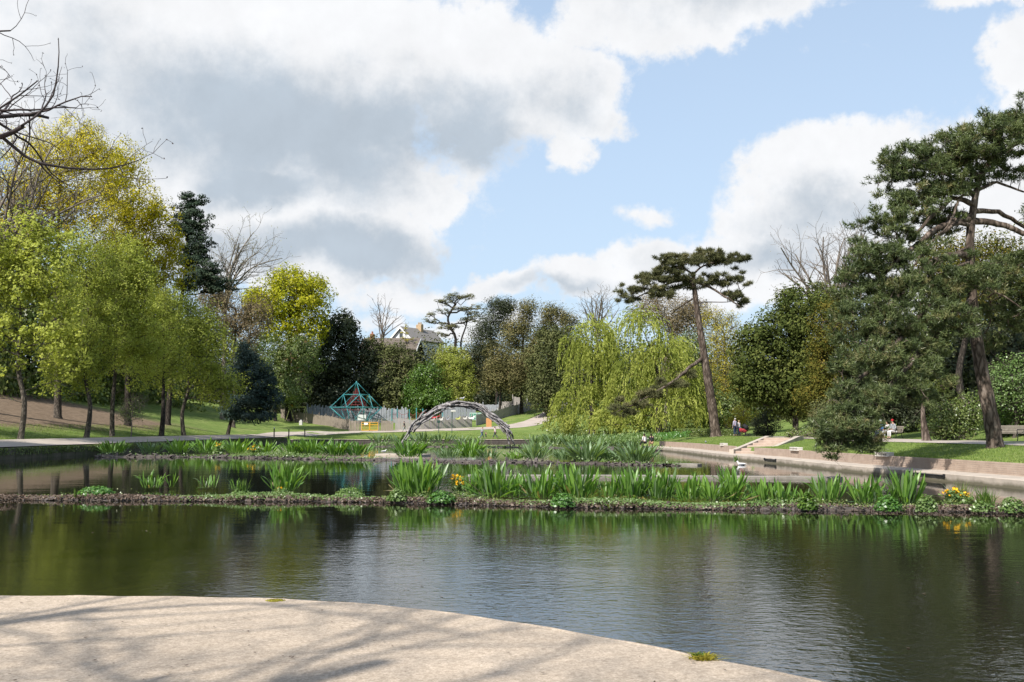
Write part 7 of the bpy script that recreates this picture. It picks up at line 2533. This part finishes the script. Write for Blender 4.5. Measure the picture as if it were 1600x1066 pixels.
fort(767, 633, 650, 24, 190, 'pale timber play fort box with a window, lowest on the slope', M_wood_blue)
fort(790, 628, 645, 22, 196, 'timber play fort box in the middle of the group on the slope', M_wood_grey)
fort(808, 621, 638, 14, 200, 'tall narrow timber fort tower at the top of the play slope', M_wood_grey, 5)
a = XY(815, 200); gz = P(815, 633, 200).z
mb = MB()
for q in range(6): mb.box((q * .75, 0, .0 + (q % 2) * .05), (.7, 1.2, .25), bevel=.03)
o = mb.build('timber_ramp', M_wood_grey); o.location = (a[0], a[1], gz); o.rotation_euler = (0, -.05, 0); tag(o, 'low timber ramp leading right from the tall fort tower', 'play equipment')
a = XY(823, 199); gz = P(823, 635, 199).z
mb = MB(); mb.tube([(0, 0, 0), (.1, 0, 1.0), (0, 0, 2.1)], [.2, .15, .05], 8); mb.tube([(.05, 0, .4), (.6, 0, .3), (.9, 0, .7)], [.14, .16, .1], 8)
o = mb.build('carved_swan', M_gravelwhite, smooth=True); o.location = (a[0], a[1], gz); tag(o, 'pale carved figure like a long-necked bird at the right end of the play slope', 'carving')
a = XY(764, 191); gz = P(764, 634, 191).z
mb = MB(); mb.tube([(0, 0, 0), (0, 0, 1.4), (.3, 0, 2.0)], [.5, .55, .25], 8); o = mb.build('carved_animal', mat_c('dull_green_paint', (.09, .13, .11))); o.location = (a[0] + 2.0, a[1], gz); tag(o, 'dark rounded carved animal on the play fort', 'carving')

# lamp and sign posts on the lawn in front of the fence
for px, pt, pb, D, lab, box_ in [(706.5, 641, 676, 158, 'tall thin lamp post with a small box lantern on the far lawn', True), (686, 657, 675, 159, 'short green sign post on the far lawn left of the lamp post', False)]:
    a = XY(px, D); z0 = ground_z(*a); z1 = P(px, pt, D).z
    e_ = empty('lamp_post' if box_ else 'sign_post', (a[0], a[1], z0), lab, 'lamp post' if box_ else 'sign')
    mb = MB(); mb.bar((0, 0, -.1), (0, 0, z1 - z0), .055); mb.build('post', mat_c('dark_green_iron', (.03, .07, .06)), e_)
    mb = MB()
    if box_: mb.box((.2, 0, z1 - z0 - .15), (.75, .3, .3), bevel=.04)
    else: mb.box((0, -.07, z1 - z0 - .2), (.5, .04, .4), bevel=.01)
    mb.build('lantern' if box_ else 'panel', M_gravelwhite if box_ else mat_c('dark_green_iron', (.03, .07, .06)), e_)

# ------------------------------------------------------------------ houses beyond the trees
def house(label, px, D, w, d, z_eave_px, z_ridge_px, rz, wall, roof, windows=True, chimneys=((.0, .0),), bmat=M_buffbrick):
    a = XY(px, D); gz = ground_z(*a) - 1
    e_ = empty('house', (a[0], a[1], gz), label, 'house', None, rz)
    ze = P(px, z_eave_px, D).z - gz; zr = P(px, z_ridge_px, D).z - gz
    # gable end faces -y, ridge along y
    mb = MB(); mb.prism([(-w / 2, 0), (w / 2, 0), (w / 2, ze), (0, zr - .15), (-w / 2, ze)], -d / 2, d / 2); mb.build('wall', wall, e_)
    rf = None
    for s in (-1, 1):
        mb = MB()
        sl = (zr - ze) / (w / 2); ov = .5
        p1 = (0, zr); p2 = (s * (w / 2 + ov), ze - ov * sl)
        pr = [(p1[0], p1[1]), (p2[0], p2[1]), (p2[0], p2[1] + .22), (p1[0], p1[1] + .25)]
        if s > 0: pr = pr[::-1]
        mb.prism(pr, -d / 2 - .5, d / 2 + .5); rf = mb.build('roof', roof, e_)
        mb = MB()
        pr = [(p1[0], p1[1] - .28), (p2[0], p2[1] - .28), (p2[0], p2[1] + .16), (p1[0], p1[1] + .18)]
        if s > 0: pr = pr[::-1]
        mb.prism(pr, -d / 2 - .62, -d / 2 - .503); mb.build('bargeboard', M_white, e_)
    for (fx, fy) in chimneys:
        mb = MB(); mb.box((fx * w, fy * d, zr + .1), (1.5, .9, 2.2), bevel=.05); ch = mb.build('chimney', bmat, e_)
        for q in (-.4, 0, .4):
            mb = MB(); mb.tube([(fx * w + q, fy * d, zr + 1.2), (fx * w + q, fy * d, zr + 1.75)], [.15, .12], 8); mb.build('chimney_pot', bmat, ch)
    if windows:
        for (wx, wz) in ((-w * .22, ze - 1.3), (w * .22, ze - 1.3), (0, ze + 1.0), (-w * .22, ze - 4.2), (w * .22, ze - 4.2)):
            mb = MB(); mb.box((wx, -d / 2 - .02, wz), (1.2, .14, 1.5)); f = mb.build('window', M_white, e_)
            mb = MB(); mb.box((wx, -d / 2 - .10, wz), (1.0, .03, 1.3)); mb.build('pane', M_glass, f)
    return e_


house('white rendered house with a steep gable and grey roof above the trees at the centre', 651, 236, 6.2, 12, 533, 515, math.radians(-32), M_render, M_tile_grey, True, ((.05, .05),))
house('brown tiled house roof left of the white gable', 612, 226, 13, 12, 549, 530, math.radians(88), M_brownwall, M_tile_brown, False, ((-.0, .38),), M_redbrick)
house('grey roofed house glimpsed through the golden oak', 461, 238, 7, 10, 545, 524, math.radians(25), M_redbrick, M_tile_grey, True, ((0, 0),), M_redbrick)
